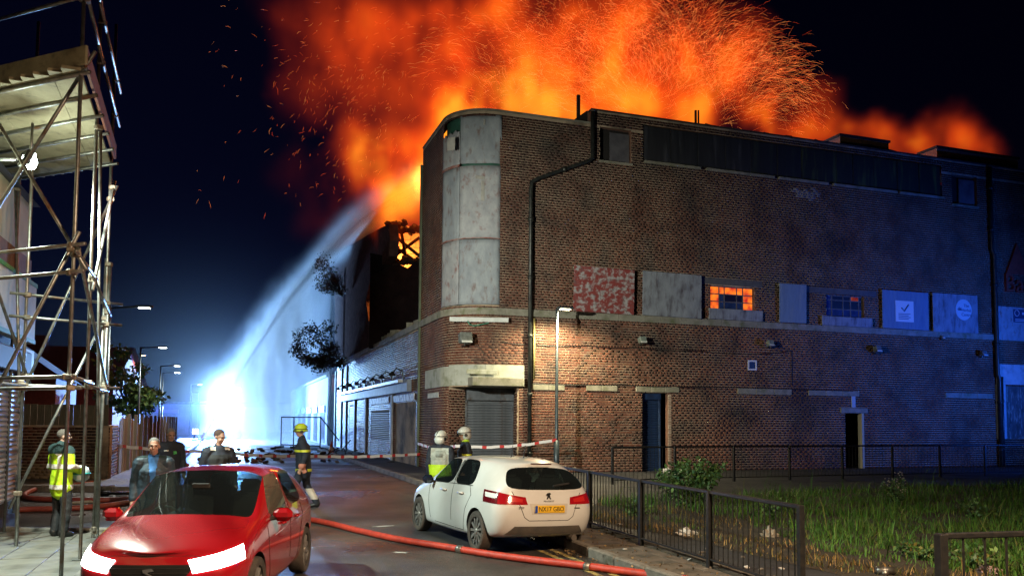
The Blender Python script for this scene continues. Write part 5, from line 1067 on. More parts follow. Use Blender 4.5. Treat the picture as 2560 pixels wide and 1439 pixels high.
def build_car(name, label, loc, rotz, paint, L_=4.25, W_=1.80, H_=1.46, wr=.315, ax=(.80, 3.42), group=None, roll=0.0):
    t = thing(name, label, 'car', loc, rotz, group); t.rotation_euler = (roll, 0, rotz); sx, sy, sz = L_ / 4.22, W_ / 1.81, H_ / 1.455
    bm = bmesh.new(); G = {}
    def P(i, j, sgn):
        x, y, z = ROWS[i][j]
        k = (i, j, 0 if y == 0 else sgn)
        if k not in G: G[k] = bm.verts.new((x * sx, y * sgn * sy, z * sz))
        return G[k]
    n, m = len(ROWS), 9
    def matid(i, j):
        if j == 5 and i == 2: return 1                 # rear side window
        if j == 5 and i == 4: return 2                 # front side window
        if j >= 6 and i == 5: return 3                 # windscreen
        return 0
    for sgn in (1, -1):
        for i in range(n - 1):
            for j in range(m - 1):
                q = [P(i, j, sgn), P(i + 1, j, sgn), P(i + 1, j + 1, sgn), P(i, j + 1, sgn)]
                if sgn < 0: q.reverse()
                f = bm.faces.new(q); f.material_index = matid(i, j)
    for i, rev in ((0, True), (n - 1, False)):             # rear and front faces
        for j in range(m - 1):
            ys_ = 3; A = [P(i, j, 1), P(i, j, -1)]; Bv = [P(i, j + 1, 1), P(i, j + 1, -1)]
            if A[0] is A[1]: continue_ = [A[0], Bv[0], Bv[1]]
            elif Bv[0] is Bv[1]: continue_ = [A[0], Bv[0], A[1]]
            else: continue_ = [A[0], Bv[0], Bv[1], A[1]]
            if not rev: continue_.reverse()
            f = bm.faces.new(continue_); f.material_index = 4 if (i == 0 and j == 5) else 0
    bmesh.ops.recalc_face_normals(bm, faces=bm.faces)
    cl = bm.edges.layers.float.new('crease_edge')
    for e in bm.edges:
        ids = {f.material_index for f in e.link_faces}
        if len(ids) > 1: e[cl] = 1.0
    vl = bm.verts.layers.float.new('crease_vert')
    for v in bm.verts:
        if 0 < sum(1 for f in v.link_faces if f.material_index > 0) and sum(1 for f in v.link_faces if f.material_index == 0) > 1: v[vl] = .35
    me = bpy.data.meshes.new(name); bm.to_mesh(me); bm.free(); o = bpy.data.objects.new('tmp', me); COL.objects.link(o)
    md = o.modifiers.new('s', 'SUBSURF'); md.levels = 3; md.render_levels = 3
    cut = MB()
    cuts = []
    for x in ax:
        cm = MB().tube([(x * sx, -1.2, wr), (x * sx, 1.2, wr)], wr + .05, 28).mesh('cut'); cm.materials.append(blackp); co = bpy.data.objects.new('cut', cm); COL.objects.link(co); cuts.append(co)
        b = o.modifiers.new('b', 'BOOLEAN'); b.operation = 'DIFFERENCE'; b.object = co; b.solver = 'EXACT'
    for k in range(6): me.materials.append(blackp)
    dg = bpy.context.evaluated_depsgraph_get(); dg.update(); ev = bpy.data.meshes.new_from_object(o.evaluated_get(dg)); bpy.data.objects.remove(o)
    for c_ in cuts: bpy.data.objects.remove(c_)
    bm = bmesh.new(); bm.from_mesh(ev); bm.faces.ensure_lookup_table(); tree = BVHTree.FromBMesh(bm)
    names = {0: 'body', 1: 'rear_side_window', 2: 'front_side_window', 3: 'windscreen', 4: 'rear_window'}
    groups = {}
    arch = []
    for f in bm.faces:
        mi = f.material_index if f.material_index in names else 0; c_ = f.calc_center_median()
        inside = any(abs(math.hypot(c_.x - x * sx, c_.z - wr) - (wr + .05)) < .006 and abs(c_.y) < .88 * sy and f.normal.y ** 2 < .2 for x in ax)
        key = (mi, 1 if c_.y > 0 else -1) if mi in (1, 2) else (mi, 0)
        groups.setdefault(('arch', c_.x > 2) if inside and mi == 0 else key, []).append(f)
    for key, fs in groups.items():
        vm = {}; V = []; F = []
        for f in fs:
            q = []
            for v in f.verts:
                if v.index not in vm: vm[v.index] = len(V); V.append(tuple(v.co))
                q.append(vm[v.index])
            F.append(tuple(q))
        me2 = bpy.data.meshes.new('m'); me2.from_pydata(V, [], F); me2.update(); nm = 'wheel_arch_liner' if key[0] == 'arch' else names[key[0]]
        ob = link(nm, me2, blackp if key[0] == 'arch' else paint if key[0] == 0 else car_glass, t); smooth_angle(ob, 40)
    bm.free()
    # helpers that lay shapes on the body surface
    def hit(o_, d_):
        r_ = tree.ray_cast(Vector(o_), Vector(d_).normalized()); return (r_[0], r_[1]) if r_[0] is not None else None
    def patch(nm, corners, d_, mt, off=.006, nu=10, nv=6, parent=None, th=0.0):  # four corner points + direction of projection
        c0, c1, c2_, c3_ = [Vector(c) for c in corners]; V = []; F = []; ok = True; last = None; d_ = Vector(d_).normalized()
        for j in range(nv + 1):
            for i in range(nu + 1):
                a = c0.lerp(c1, i / nu).lerp(c3_.lerp(c2_, i / nu), j / nv); h = hit(a - d_ * 1.5, d_)
                if h is None: h = last or (a, -d_)
                last = h; V.append(tuple(h[0] - d_ * off))
        for j in range(nv):
            for i in range(nu): a = j * (nu + 1) + i; F.append((a, a + 1, a + nu + 2, a + nu + 1))
        me3 = npmesh(nm, V, F, True); return link(nm, me3, mt, parent or t)
    def seam(pts, d_, mt=None, w=.012, nm='panel_gap'):
        d_ = Vector(d_).normalized(); Q = []
        for a, b in zip(pts, pts[1:]):
            a, b = Vector(a), Vector(b)
            for k in range(8):
                h = hit(a.lerp(b, k / 8) - d_ * 1.5, d_)
                if h: Q.append(h[0] + d_ * .0015)
        if len(Q) > 2: MB().tube(Q, w / 2, 5).build(nm, mt or void_m, t)
    # wheels
    for x in ax:
        for sgn in (1, -1):
            w = thing('wheel', '', '', (x * sx, sgn * (.80 * sy), wr)); del w['label']; del w['category']; w.parent = t; Mx = Matrix.Rotation(R(90 * (-sgn)), 4, 'X')
            MB().lathe([(wr * .68, -.10), (wr * .93, -.10), (wr * .985, -.07), (wr, -.03), (wr, .05), (wr * .97, .085), (wr * .90, .10), (wr * .70, .085)], 32, Mx, False).build('tyre', tyre_m, w, True)
            MB().lathe([(wr * .72, .085), (wr * .70, .06), (wr * .66, .03), (.0, .03)], 28, Mx, False).build('rim', mat('rim_dark', (.05, .05, .05), .5), w, True)
            for k in range(11):
                a = 2 * math.pi * k / 11; MB().prism([(.04, -.012), (wr * .70, -.022), (wr * .70, .022), (.04, .012)], .018, Mx @ Matrix.Translation((0, 0, .052)) @ Matrix.Rotation(a, 4, 'Z')).build('spoke', rim_m, w)
            MB().lathe([(.05, .05), (.05, .078), (.03, .085)], 14, Mx).build('hub_cap', rim_m, w, True)
    # interior
    it = MB(); it.bb(.45 * sx, 3.0 * sx, -.74 * sy, .74 * sy, .35, .62); it.build('cabin_floor', seat_m, t); MB().bb(2.75 * sx, 3.02 * sx, -.70 * sy, .70 * sy, .6, .93 * sz, .05).build('dashboard', blackp, t)
    for x in (1.0, 2.05):
        for y in (-.36, .36):
            s_ = MB(); s_.box((x * sx - .22, y * sy, .88 * sz), (.14, .46, .56), Euler((0, R(-12), 0)).to_matrix(), .05); s_.box((x * sx + .02, y * sy, .66), (.5, .46, .14), None, .05); st = s_.build('seat', seat_m, t); MB().box((x * sx - .28, y * sy, 1.22 * sz), (.09, .25, .18), None, .04).build('headrest', seat_m, t)
    return t, patch, seam, hit, sx, sy, sz
def white_car():
    pm_ = mat('white_car_paint', (.62, .64, .64), .28, coat=.8, c2=(.54, .54, .52), nscale=1.5, namt=.3)
    rl, fl_ = onground(1207, 1379), onground(1079, 1337); head = Vector((-.44, .90, 0)).normalized(); ang = math.atan2(head.y, head.x)
    rc = Vector((rl.x, rl.y, 0)) + Vector((head.y, -head.x, 0)) * .74; base = rc - head * .80
    t, patch, seam, hit, sx, sy, sz = build_car('parked_car', 'white five-door hatchback parked at the kerb beside the near railing', (base.x, base.y, .0), ang, pm_, roll=R(1.6))
    LT, RT = 1, -1
    for s in (1, -1):                                   # tail lamps wrap the corner
        dg_ = (.62, -s * .78, 0); Q = lambda f, z: (-.02 + .56 * f, s * (.50 + .42 * f), z)
        patch('tail_lamp', [Q(0, .895), Q(.5, .965), Q(.5, .79), Q(-.06, .785)], dg_, tail_r, .008, 12, 6); patch('tail_lamp', [Q(.5, .965), Q(1.0, .985), Q(.98, .80), Q(.5, .79)], dg_, tail_d, .008, 12, 6)
        patch('reversing_lamp', [Q(.58, .94), Q(.94, .95), Q(.90, .88), Q(.56, .87)], dg_, clear_l, .013, 6, 4); patch('indicator', [Q(.04, .87), Q(.28, .91), Q(.28, .83), Q(.03, .82)], dg_, mat('tail_bright', (.5, .02, .02), .15, coat=.6), .013, 6, 4)
    patch('bumper_insert', [(0, -.56, .46), (0, .56, .46), (0, .68, .33), (0, -.68, .33)], (1, 0, 0), mat('grey_bumper', (.07, .065, .06), .7, c2=(.12, .10, .08), nscale=6), .012, 16, 4)
    patch('plate_recess', [(0, -.33, .80), (0, .33, .80), (0, .30, .64), (0, -.30, .64)], (1, 0, 0), mat('plate_recess_grey', (.48, .46, .42), .4), .004, 10, 4)
    h = hit((-1, 0, .72), (1, 0, 0)); zx = h[0].x - .014
    pl_ = MB().bb(zx - .006, zx + .01, -.26, .26, .665, .775, .004).build('number_plate', mat('yellow_plate', (.75, .45, .03), .4), t); MB().bb(zx - .009, zx - .006, .215, .258, .667, .773).build('plate_band', mat('plate_blue', (.01, .06, .35), .4), pl_)
    TX = lambda y, z, dx=.009: Matrix.Translation((zx - dx, y, z)) @ Matrix(((0, 0, -1, 0), (-1, 0, 0, 0), (0, 1, 0, 0), (0, 0, 0, 1)))
    text('NX17 GBO', .098, pl_, TX(-.022, .719), mat('plate_black', (.008, .008, .008), .5), .002, 'plate_lettering', .92)
    hb_ = hit((-1, 0, .90), (1, 0, 0)); xe = hb_[0].x - .006
    MB().prism([(-.045, .02), (-.02, .045), (.02, .05), (.045, .03), (.02, .02), (.03, -.02), (.05, -.055), (.02, -.05), (.005, -.015), (-.015, -.055), (-.04, -.055), (-.015, 0)], .006, Matrix.Translation((xe, 0, .915)) @ Matrix(((0, 0, -1, 0), (-1, 0, 0, 0), (0, 1, 0, 0), (0, 0, 0, 1)))).build('emblem', black_metal, t)
    M5 = lambda y, z: Matrix.Translation((hit((-1, y, z), (1, 0, 0))[0].x - .004, y, z)) @ Matrix(((0, 0, -1, 0), (-1, 0, 0, 0), (0, 1, 0, 0), (0, 0, 0, 1)))
    text('PEUGEOT', .035, t, M5(0, .835), chrome, .002, 'badge_lettering', 1.2); text('308', .05, t, M5(.47, .735), chrome, .002, 'badge_lettering', 1.3); MB().box(M5(-.5, .73).translation, (.008, .10, .015)).build('badge_bar', black_metal, t)
    seam([(0, .60, .98), (0, .50, .80), (0, .42, .60), (0, .34, .545), (0, -.34, .545), (0, -.42, .60), (0, -.50, .80), (0, -.60, .98)], (1, 0, 0))
    seam([(0, .70, .555), (0, -.70, .555)], (1, 0, 0), None, .004)
    for s in (1, -1):
        d_ = (0, -s, 0)
        seam([(1.80, s, 1.35), (1.81, s, .98), (1.82, s, .30)], d_); seam([(2.92, s, .90), (2.90, s, .6), (2.80, s, .28)], d_); seam([(1.12, s, 1.0), (1.02, s, .86), (1.22, s, .62), (1.30, s, .35), (1.33, s, .27)], d_); seam([(1.33, s, .27), (2.80, s, .28)], d_)
        seam([(1.02, s, 1.005), (1.8, s, .99), (2.8, s, .96)], d_, black_metal, .016, 'window_trim'); seam([(1.80, s, 1.37), (1.81, s, .99)], d_, blackp, .05, 'pillar_trim')
        for x in (1.42, 2.18):
            h = hit((x, s * 2, .86), d_)[0]; MB().tube([(x - .1, h.y + s * .01, .86), (x - .07, h.y + s * .035, .865), (x + .07, h.y + s * .035, .865), (x + .1, h.y + s * .01, .86)], .016, 8).build('door_handle', pm_, t, True)
        m_ = MB().box((2.72, s * .98, 1.0), (.12, .2, .15), None, .05).build('door_mirror', mat('dark_blue_mirror', (.01, .015, .03), .2, coat=.5), t); MB().tube([(2.74, s * .84, .95), (2.73, s * .92, .97)], .025, 6).build('mirror_arm', blackp, m_)
        patch('head_lamp', [(4.0, s * .40, .70), (3.7, s * .80, .80), (3.7, s * .82, .66), (4.0, s * .42, .60)], (-1, -s * .5, 0), clear_l, .008, 8, 4)
    for y, x in ((.0, .95), (.18, 1.05)): MB().tube([(x, y, 1.46), (x - .06, y, 1.66)], [.008, .004], 6).build('aerial', blackp, t)
    MB().box((.33, 0, 1.39), (.03, .36, .02), None, .005).build('brake_light', mat('dark_brake_lamp', (.05, .004, .004), .3), t); h = hit((-1, -.1, 1.06), (1, 0, 0)); 
    if h: MB().tube([(h[0].x - .03, -.12, 1.06), (h[0].x + .01, -.42, 1.10)], .018, 6).build('rear_wiper', blackp, t)
    MB().tube([(.28, -.5, .27), (.10, -.5, .26)], .05, 10).build('exhaust_box', MC['grey_bumper'], t)
    patch('parking_square', [(0, -.56, .60), (0, -.63, .60), (0, -.63, .53), (0, -.56, .53)], (1, 0, 0), pm_, .003, 3, 3)
    return t
WC = white_car()
def red_car():
    pm_ = mat('red_car_paint', (.36, .007, .013), .25, coat=1.0, c2=(.30, .006, .012), nscale=2, namt=.2)
    head = Vector((.05, -1, 0)).normalized(); ang = math.atan2(head.y, head.x); Lc = 4.06
    fc = Vector((-3.44, 7.95, 0)); base = fc - head * Lc
    t, patch, seam, hit, sx, sy, sz = build_car('red_car', 'glossy red hatchback with dazzling headlights driving out of the street', (base.x, base.y, 0), ang, pm_, 4.06, 1.70, 1.47, .31, (.74, 3.36))
    hl = emat('lit_headlamp', (.95, 1.0, .97), 14); fx = 4.06
    for s in (1, -1):
        patch('head_lamp', [(4, s * .36, .70), (3.6, s * .78, .80), (3.62, s * .80, .66), (4, s * .40, .58)], (-1, -s * .55, 0), hl, .012, 10, 6)
        patch('fog_lamp', [(4, s * .52, .42), (4, s * .70, .44), (4, s * .70, .32), (4, s * .52, .30)], (-1, 0, 0), blackp, .008, 6, 4)
        d_ = (0, -s, 0); seam([(1.72, s, 1.3), (1.73, s, .95), (1.74, s, .30)], d_); seam([(2.80, s, .88), (2.78, s, .6), (2.68, s, .28)], d_); seam([(1.08, s, .98), (1.0, s, .84), (1.18, s, .6), (1.26, s, .28)], d_)
        seam([(.35, s, .84), (1.4, s, .80), (2.7, s, .74)], d_, MC['red_car_paint'], .02, 'side_crease')
        for x in (1.36, 2.10):
            h = hit((x, s * 2, .84), d_)[0]; MB().tube([(x - .1, h.y + s * .01, .84), (x - .07, h.y + s * .035, .845), (x + .07, h.y + s * .035, .845), (x + .1, h.y + s * .01, .84)], .016, 8).build('door_handle', pm_, t, True)
        m_ = MB().box((2.62, s * .94, .99), (.12, .22, .15), None, .05).build('door_mirror', pm_, t); MB().tube([(2.64, s * .80, .94), (2.63, s * .88, .96)], .025, 6).build('mirror_arm', blackp, m_)
        lh = hit((6, s * .6, .66), (-1, 0, 0)); add_light('headlight_beam', 'SPOT', (fx + .03 - .06, s * .56, .66), 220, (.93, 1, .95), t, (fx + 6, s * .6, .1), .05, 110, .7)
    gb = mat('grille_black', (.01, .012, .013), .4)
    patch('grille', [(4, -.42, .66), (4, .42, .66), (4, .28, .47), (4, -.28, .47)], (-1, 0, 0), gb, .008, 12, 5); patch('lower_grille', [(4, -.45, .36), (4, .45, .36), (4, .50, .26), (4, -.50, .26)], (-1, 0, 0), gb, .008, 12, 3)
    for k in range(4):
        z = .50 + k * .042; w = .29 + k * .035; hh_ = [hit((6, -w + 2 * w * i / 6, z), (-1, 0, 0)) for i in range(7)]; MB().tube([h[0] + Vector((.010, 0, 0)) for h in hh_ if h], .006, 5).build('grille_bar', blackp, t)
    h = hit((6, 0, .58), (-1, 0, 0))[0]; MB().prism([(-.055, .04), (.03, .055), (.055, .03), (-.01, .015), (.05, -.02), (.04, -.05), (-.05, -.045), (-.03, -.015), (.01, -.01), (-.05, .015)], .012, Matrix.Translation((h.x + .012, 0, .58)) @ Matrix(((0, 0, 1, 0), (1, 0, 0, 0), (0, 1, 0, 0), (0, 0, 0, 1)))).build('emblem', chrome, t)
    h = hit((6, 0, .42), (-1, 0, 0))[0]; MB().bb(h.x, h.x + .015, -.26, .26, .37, .48, .004).build('number_plate', mat('white_plate', (.7, .7, .68), .4), t)
    seam([(4, -.62, .70), (4, -.36, .735), (4, .36, .735), (4, .62, .70)], (-1, 0, 0), None, .006)
    # driver
    dv = mat('driver_shadow', (.05, .05, .06), .9); MB().lathe([(.02, .12), (.08, .1), (.10, .03), (.09, -.06), (.05, -.13), (.06, -.17), (.2, -.24), (.23, -.6)], 14, Matrix.Translation((2.02, -.36, 1.16))).build('driver_silhouette', dv, t, True)
    MB().tube([(2.62 + .03 * math.cos(a * .4), -.36 + .18 * math.sin(a * .4), .90 + .18 * math.cos(a * .4)) for a in range(16)], .014, 6).build('steering_wheel', blackp, t)
    MB().box((2.55, 0, 1.30), (.03, .2, .06), None, .01).build('rear_view_mirror', blackp, t)
    return t
RCAR = red_car()
# emergency van parked on the road to the right, its beacons colour the facade blue
def van():
    t = thing('emergency_van', 'white emergency van with flashing blue light bar parked off to the right', 'van', (25.5, 24.5, .3), R(200)); wv_ = mat('van_white', (.7, .7, .7), .35, coat=.4)
    MB().bb(-2.6, 1.4, -.95, .95, .35, 2.3, .12).build('body', wv_, t); MB().bb(1.4, 2.6, -.93, .93, .35, 1.25, .12).build('bonnet', wv_, t); MB().add([(1.38, -.85, 2.2), (1.38, .85, 2.2), (1.95, .85, 1.25), (1.95, -.85, 1.25)], [(0, 1, 2, 3)]).build('windscreen', car_glass, t)
    for x in (-1.7, 1.7):
        for y in (-.9, .9): MB().tube([(x, y - .1, .34), (x, y + .1, .34)], .34, 18).build('wheel', tyre_m, t, True)
    MB().bb(.5, .85, -.75, .75, 2.3, 2.46, .04).build('light_bar', bl, t)
    tq = Matrix.LocRotScale(t.location, t.rotation_euler, None).inverted() @ (BM @ Vector((20.5, 0, 4.6))); add_light('beacon_light', 'SPOT', (.7, .0, 2.65), 7500, (.02, .13, 1), t, tq, .12, 80, 1.0); return t
van()
# ================================================================ people
skin_m = mat('skin', (.40, .235, .17), .6, c2=(.33, .18, .13), nscale=14, namt=.3); 
def remesh_join(mb_list, voxel, smooth=4, disp=0.0):
    mb = MB()
    for v, f in mb_list: mb.add(v, f)
    me = mb.mesh('b'); o = bpy.data.objects.new('tmp', me); COL.objects.link(o)
    r_ = o.modifiers.new('r', 'REMESH'); r_.mode = 'VOXEL'; r_.voxel_size = voxel; r_.use_smooth_shade = True
    s_ = o.modifiers.new('s', 'SMOOTH'); s_.factor = .5; s_.iterations = smooth
    if disp:
        tx = bpy.data.textures.get('folds') or bpy.data.textures.new('folds', 'CLOUDS'); tx.noise_scale = .09
        d_ = o.modifiers.new('d', 'DISPLACE'); d_.texture = tx; d_.strength = disp; d_.mid_level = .5
    dg = bpy.context.evaluated_depsgraph_get(); dg.update(); ev = bpy.data.meshes.new_from_object(o.evaluated_get(dg)); bpy.data.objects.remove(o)
    ev.polygons.foreach_set('use_smooth', np.ones(len(ev.polygons), dtype=bool)); return ev
def capsule(pts, rad, sq=(1, 1), n=14):
    """closed tapered tube with domed ends; sq squashes the section in x,y (for torsos)"""
    P = [Vector(p) for p in pts]; m = MB(); d0 = (P[0] - P[1]).normalized(); d1 = (P[-1] - P[-2]).normalized()
    Q = [P[0] + d0 * rad[0] * .9, P[0] + d0 * rad[0] * .6] + P + [P[-1] + d1 * rad[-1] * .6, P[-1] + d1 * rad[-1] * .9]; rr = [rad[0] * .3, rad[0] * .78] + list(rad) + [rad[-1] * .78, rad[-1] * .3]
    m.tube(Q, rr, n)
    if sq != (1, 1):
        V = []
        for i, q in enumerate(m.v):
            c = Q[min(i // n, len(Q) - 1)]; V.append((c.x + (q[0] - c.x) * sq[0], c.y + (q[1] - c.y) * sq[1], q[2]))
        m.v = V
    return m.v, m.f
def ell(c, r, n=16, M=None):
    m = MB(); prof = [(math.sin(a) * 1.0, -math.cos(a)) for a in np.linspace(.05, math.pi - .05, 11)]
    m.lathe(prof, n); return [tuple((M @ Vector((x * r[0], y * r[1], z * r[2])) if M else Vector((x * r[0], y * r[1], z * r[2]))) + Vector(c)) for x, y, z in m.v], m.f
def hand(wrist, dirv, up, curl=.5, sgn=1, s=1.0):
    """palm, four unequal curled fingers and a side thumb"""
    d = Vector(dirv).normalized(); u = Vector(up); u = (u - d * u.dot(d)).normalized(); w = d.cross(u) * sgn; W = Vector(wrist); out = [capsule([W - d * .01, W + d * .045 * s, W + d * .085 * s], [.030 * s, .036 * s, .034 * s])]
    for k, (o, L_) in enumerate(((-.030, .070), (-.010, .080), (.010, .076), (.028, .060))):
        b = W + d * .085 * s + w * o * s; p1 = b + (d * math.cos(curl * .6) - u * math.sin(curl * .6)) * L_ * .45 * s; p2 = p1 + (d * math.cos(curl * 1.6) - u * math.sin(curl * 1.6)) * L_ * .35 * s; p3 = p2 + (d * math.cos(curl * 2.4) - u * math.sin(curl * 2.4)) * L_ * .25 * s
        out.append(capsule([b - d * .02, p1, p2, p3], [.0105 * s, .0100 * s, .0092 * s, .008 * s], n=8))
    b = W + d * .03 * s - w * .028 * s; t1 = b + (d * .6 - w * .6 - u * .3).normalized() * .04 * s; t2 = t1 + (d * .85 - w * .1 - u * .5).normalized() * .03 * s; out.append(capsule([b, t1, t2], [.014 * s, .012 * s, .010 * s], n=8)); return out
def headgeo(c, yaw, pitch, s=1.0):
    M = Matrix.Rotation(yaw, 3, 'Z') @ Matrix.Rotation(pitch, 3, 'X'); C = Vector(c); L = []       # local: face looks along -y
    A = lambda p, r: L.append(ell(C + M @ (Vector(p) * s), [q * s for q in r], 14, M))
    A((0, .012, .035), (.074, .093, .085)); A((0, -.028, -.030), (.058, .062, .075)); A((0, -.045, -.082), (.036, .034, .028)); A((0, -.098, -.012), (.013, .020, .017)); A((0, -.086, .012), (.010, .014, .026))
    A((0, -.076, .034), (.052, .016, .012)); A((0, -.083, -.052), (.022, .010, .009))
    for q in (-1, 1): A((q * .076, .012, -.004), (.009, .019, .030)); A((q * .038, -.066, -.022), (.022, .022, .020))
    return L, M
BLACKC = (.012, .014, .018)
def person(label, base, facing, cfg, group='people at the fire'):
    """cfg: height, jacket, trousers, hair or helmet, arm targets in the person's frame (x right, -y forward)"""
    H_ = cfg.get('h', 1.78); k = H_ / 1.78; t = thing('person', label, 'person', base, facing, group); J = lambda x, y, z: Vector((x * k, y * k, z * k))
    st = cfg.get('stride', .0); lean = cfg.get('lean', 0.0)
    hipL, hipR = J(.095, 0, .93), J(-.095, 0, .93); aL, aR = J(.12, -st, .085), J(-.12, st, .085); kL, kR = J(.115, -st * .55 - .03, .50), J(-.115, st * .35 - .03, .50)
    ch = J(0, -lean * .6, 1.32); nk = J(0, -lean - .0, 1.50); sL, sR = J(.185, -lean * .85 + .01, 1.425), J(-.185, -lean * .85 + .01, 1.425)
    arms = cfg.get('arms', {}); eL, wL = [J(*q) for q in arms.get('L', ((.245, .03, 1.14), (.255, -.06, .90)))]; eR, wR = [J(*q) for q in arms.get('R', ((-.245, .03, 1.14), (-.255, -.06, .90)))]
    hp = J(0, -lean - .022, 1.655); hy, hpch = cfg.get('head', (0, 0)); geo, HM = headgeo(hp, hy, hpch, k)
    body = geo + [capsule([J(0, -lean * .9 + .012, 1.46), hp - Vector((0, -.008, .06))], [.062, .054]), capsule([J(0, 0, .95), J(0, -lean * .3, 1.12), ch, J(0, -lean * .8, 1.42)], [.145 * k, .135 * k, .155 * k, .12 * k], (1.12, .74)), capsule([hipL, kL, aL], [.085, .058, .042]), capsule([hipR, kR, aR], [.085, .058, .042]), capsule([sL, eL, wL], [.052, .043, .030]), capsule([sR, eR, wR], [.052, .043, .030]), capsule([sL, sR], [.06, .06])]
    for w_, e_, s_ in ((wL, eL, 1), (wR, eR, -1)):
        d = (w_ - e_).normalized(); body += hand(w_ + d * .01, d, Vector((-s_, 0, .15)), cfg.get('curl', .55), -s_, k)
    for a_ in (aL, aR): body.append(capsule([a_ + Vector((0, .03, -.04)), a_ + Vector((0, -.12, -.05))], [.04, .034]))
    link('body', remesh_join(body, .0085, 2), cfg.get('skin', skin_m), t)
    jm = cfg['jm']; tw = cfg.get('bulk', 1.0); jl = cfg.get('jl', .80)
    jk = [capsule([J(0, 0, jl + .06), J(0, -lean * .3, 1.10), ch, J(0, -lean * .8, 1.43)], [.185 * tw * k, .172 * tw * k, .185 * tw * k, .13 * k], (1.08, .74)), capsule([sL, eL, wL - (wL - eL) * .06], [.083 * tw, .068 * tw, .052 * tw]), capsule([sR, eR, wR - (wR - eR) * .06], [.083 * tw, .068 * tw, .052 * tw]), capsule([sL + Vector((-.03, 0, .015)), sR + Vector((.03, 0, .015))], [.085, .085]), capsule([J(0, -lean * .85 + .02, 1.45), J(0, -lean + .02, 1.52)], [.085, .078])]
    if cfg.get('hood'): jk.append(ell(J(0, .12 - lean, 1.44), (.15, .09, .11)))
    jo = link('jacket', remesh_join(jk, .012, 3, .02), jm, t)
    tr = [capsule([hipL + Vector((0, 0, .03)), kL, aL + Vector((0, .01, .02))], [.115, .085, .070]), capsule([hipR + Vector((0, 0, .03)), kR, aR + Vector((0, .01, .02))], [.115, .085, .070]), capsule([J(-.07, .01, .95), J(.07, .01, .95)], [.125, .125], (1, .9))]
    link('trousers', remesh_join(tr, .013, 3, .022), cfg['tm'], t)
    for a_ in (aL, aR): link('boot', remesh_join([capsule([a_ + Vector((0, .035, .0)), a_ + Vector((0, -.02, -.02)), a_ + Vector((0, -.13, -.045))], [.062, .058, .045]), capsule([a_ + Vector((0, .01, .09)), a_ + Vector((0, .02, -.03))], [.058, .06])], .012, 2), mat('black_boot', (.012, .012, .012), .45), t)
    # eyes, brows, mouth
    for q in (-1, 1):
        e_ = hp + HM @ (Vector((q * .031, -.079, .014)) * k); MB().lathe([(.004, -.004), (.009, -.002), (.009, .002), (.004, .004)], 10, Matrix.Translation(e_) @ Matrix.Rotation(R(90), 4, 'X')).build('eye', mat('eye_dark', (.03, .025, .022), .2), t)
        MB().box(hp + HM @ (Vector((q * .032, -.090, .036)) * k), (.036, .008, .007), HM, .003).build('eyebrow', mat('brow', (.08, .06, .05), .9), t)
    MB().box(hp + HM @ (Vector((0, -.094, -.053)) * k), (.040, .006, .005), HM, .002).build('mouth', mat('lip', (.28, .12, .10), .6), t)
    hd = cfg.get('hair')
    if hd:
        hm_ = mat('hair_' + hd[0], hd[1], .8, c2=tuple(q * .6 for q in hd[1]), nscale=60, bump=.5, bscale=120); L = []
        L.append(ell(hp + HM @ (Vector((0, .024, .048)) * k), (.080 * k, .094 * k, .084 * k), 16, HM))
        me = remesh_join(L, .008, 1); bm = bmesh.new(); bm.from_mesh(me); inv = HM.inverted(); kill = []
        for v in bm.verts:
            l = inv @ (v.co - hp) / k
            if l.y < -.045 and l.z < .085 or (l.z < .01 and l.y < .02) or l.z < -.05: kill.append(v)
        bmesh.ops.delete(bm, geom=kill, context='VERTS'); bm.to_mesh(me); bm.free(); link('hair', me, hm_, t)
    hl_ = cfg.get('helmet')
    if hl_:
        hm_ = hl_[1]; L = [ell(hp + HM @ (Vector((0, .012, .065)) * k), (.112, .140, .112), 20, HM), ell(hp + HM @ (Vector((0, .055, -.02)) * k), (.112, .095, .095), 18, HM)]
        if hl_[0] == 'yellow': L = [ell(hp + HM @ (Vector((0, .012, .075)) * k), (.108, .130, .105), 20, HM), ell(hp + HM @ (Vector((0, .01, .02)) * k), (.125, .165, .028), 20, HM)]
        me = remesh_join(L, .012, 2); bm = bmesh.new(); bm.from_mesh(me); inv = HM.inverted(); kill = [v for v in bm.verts if (inv @ (v.co - hp)).y < -.03 and (inv @ (v.co - hp)).z < .02 and hl_[0] != 'yellow']
        bmesh.ops.delete(bm, geom=kill, context='VERTS'); bm.to_mesh(me); bm.free(); ho = link('helmet', me, hm_, t); ho.modifiers.new('s', 'SOLIDIFY').thickness = -.008
        MB().tube([hp + HM @ Vector((0, .012 + .143 * math.cos(a), .065 + .115 * math.sin(a))) for a in np.linspace(R(10), R(165), 14)], .011, 6).build('helmet_ridge', cfg.get('ridge', blackp), ho)
        MB().tube([hp + HM @ Vector((.116 * math.sin(a), .012 - .146 * math.cos(a), .055)) for a in np.linspace(R(-170), R(170), 24)], .008, 6).build('helmet_band', blackp, ho)
        for q in (-1, 1): MB().tube([hp + HM @ Vector((q * .105, .03, .0)), hp + HM @ Vector((q * .13, .03, .0))], .036, 12).build('ear_pad', blackp, ho)
        vz = []; 
        for a in np.linspace(R(-60), R(60), 9): vz += [hp + HM @ Vector((.124 * math.sin(a), .0 - .152 * math.cos(a), .05)), hp + HM @ Vector((.118 * math.sin(a), -.01 - .158 * math.cos(a), -.0))]
        MB().add(vz, [(2 * i, 2 * i + 2, 2 * i + 3, 2 * i + 1) for i in range(8)]).build('visor', glassmat('visor_glass', (.1, .1, .08), .5), ho)
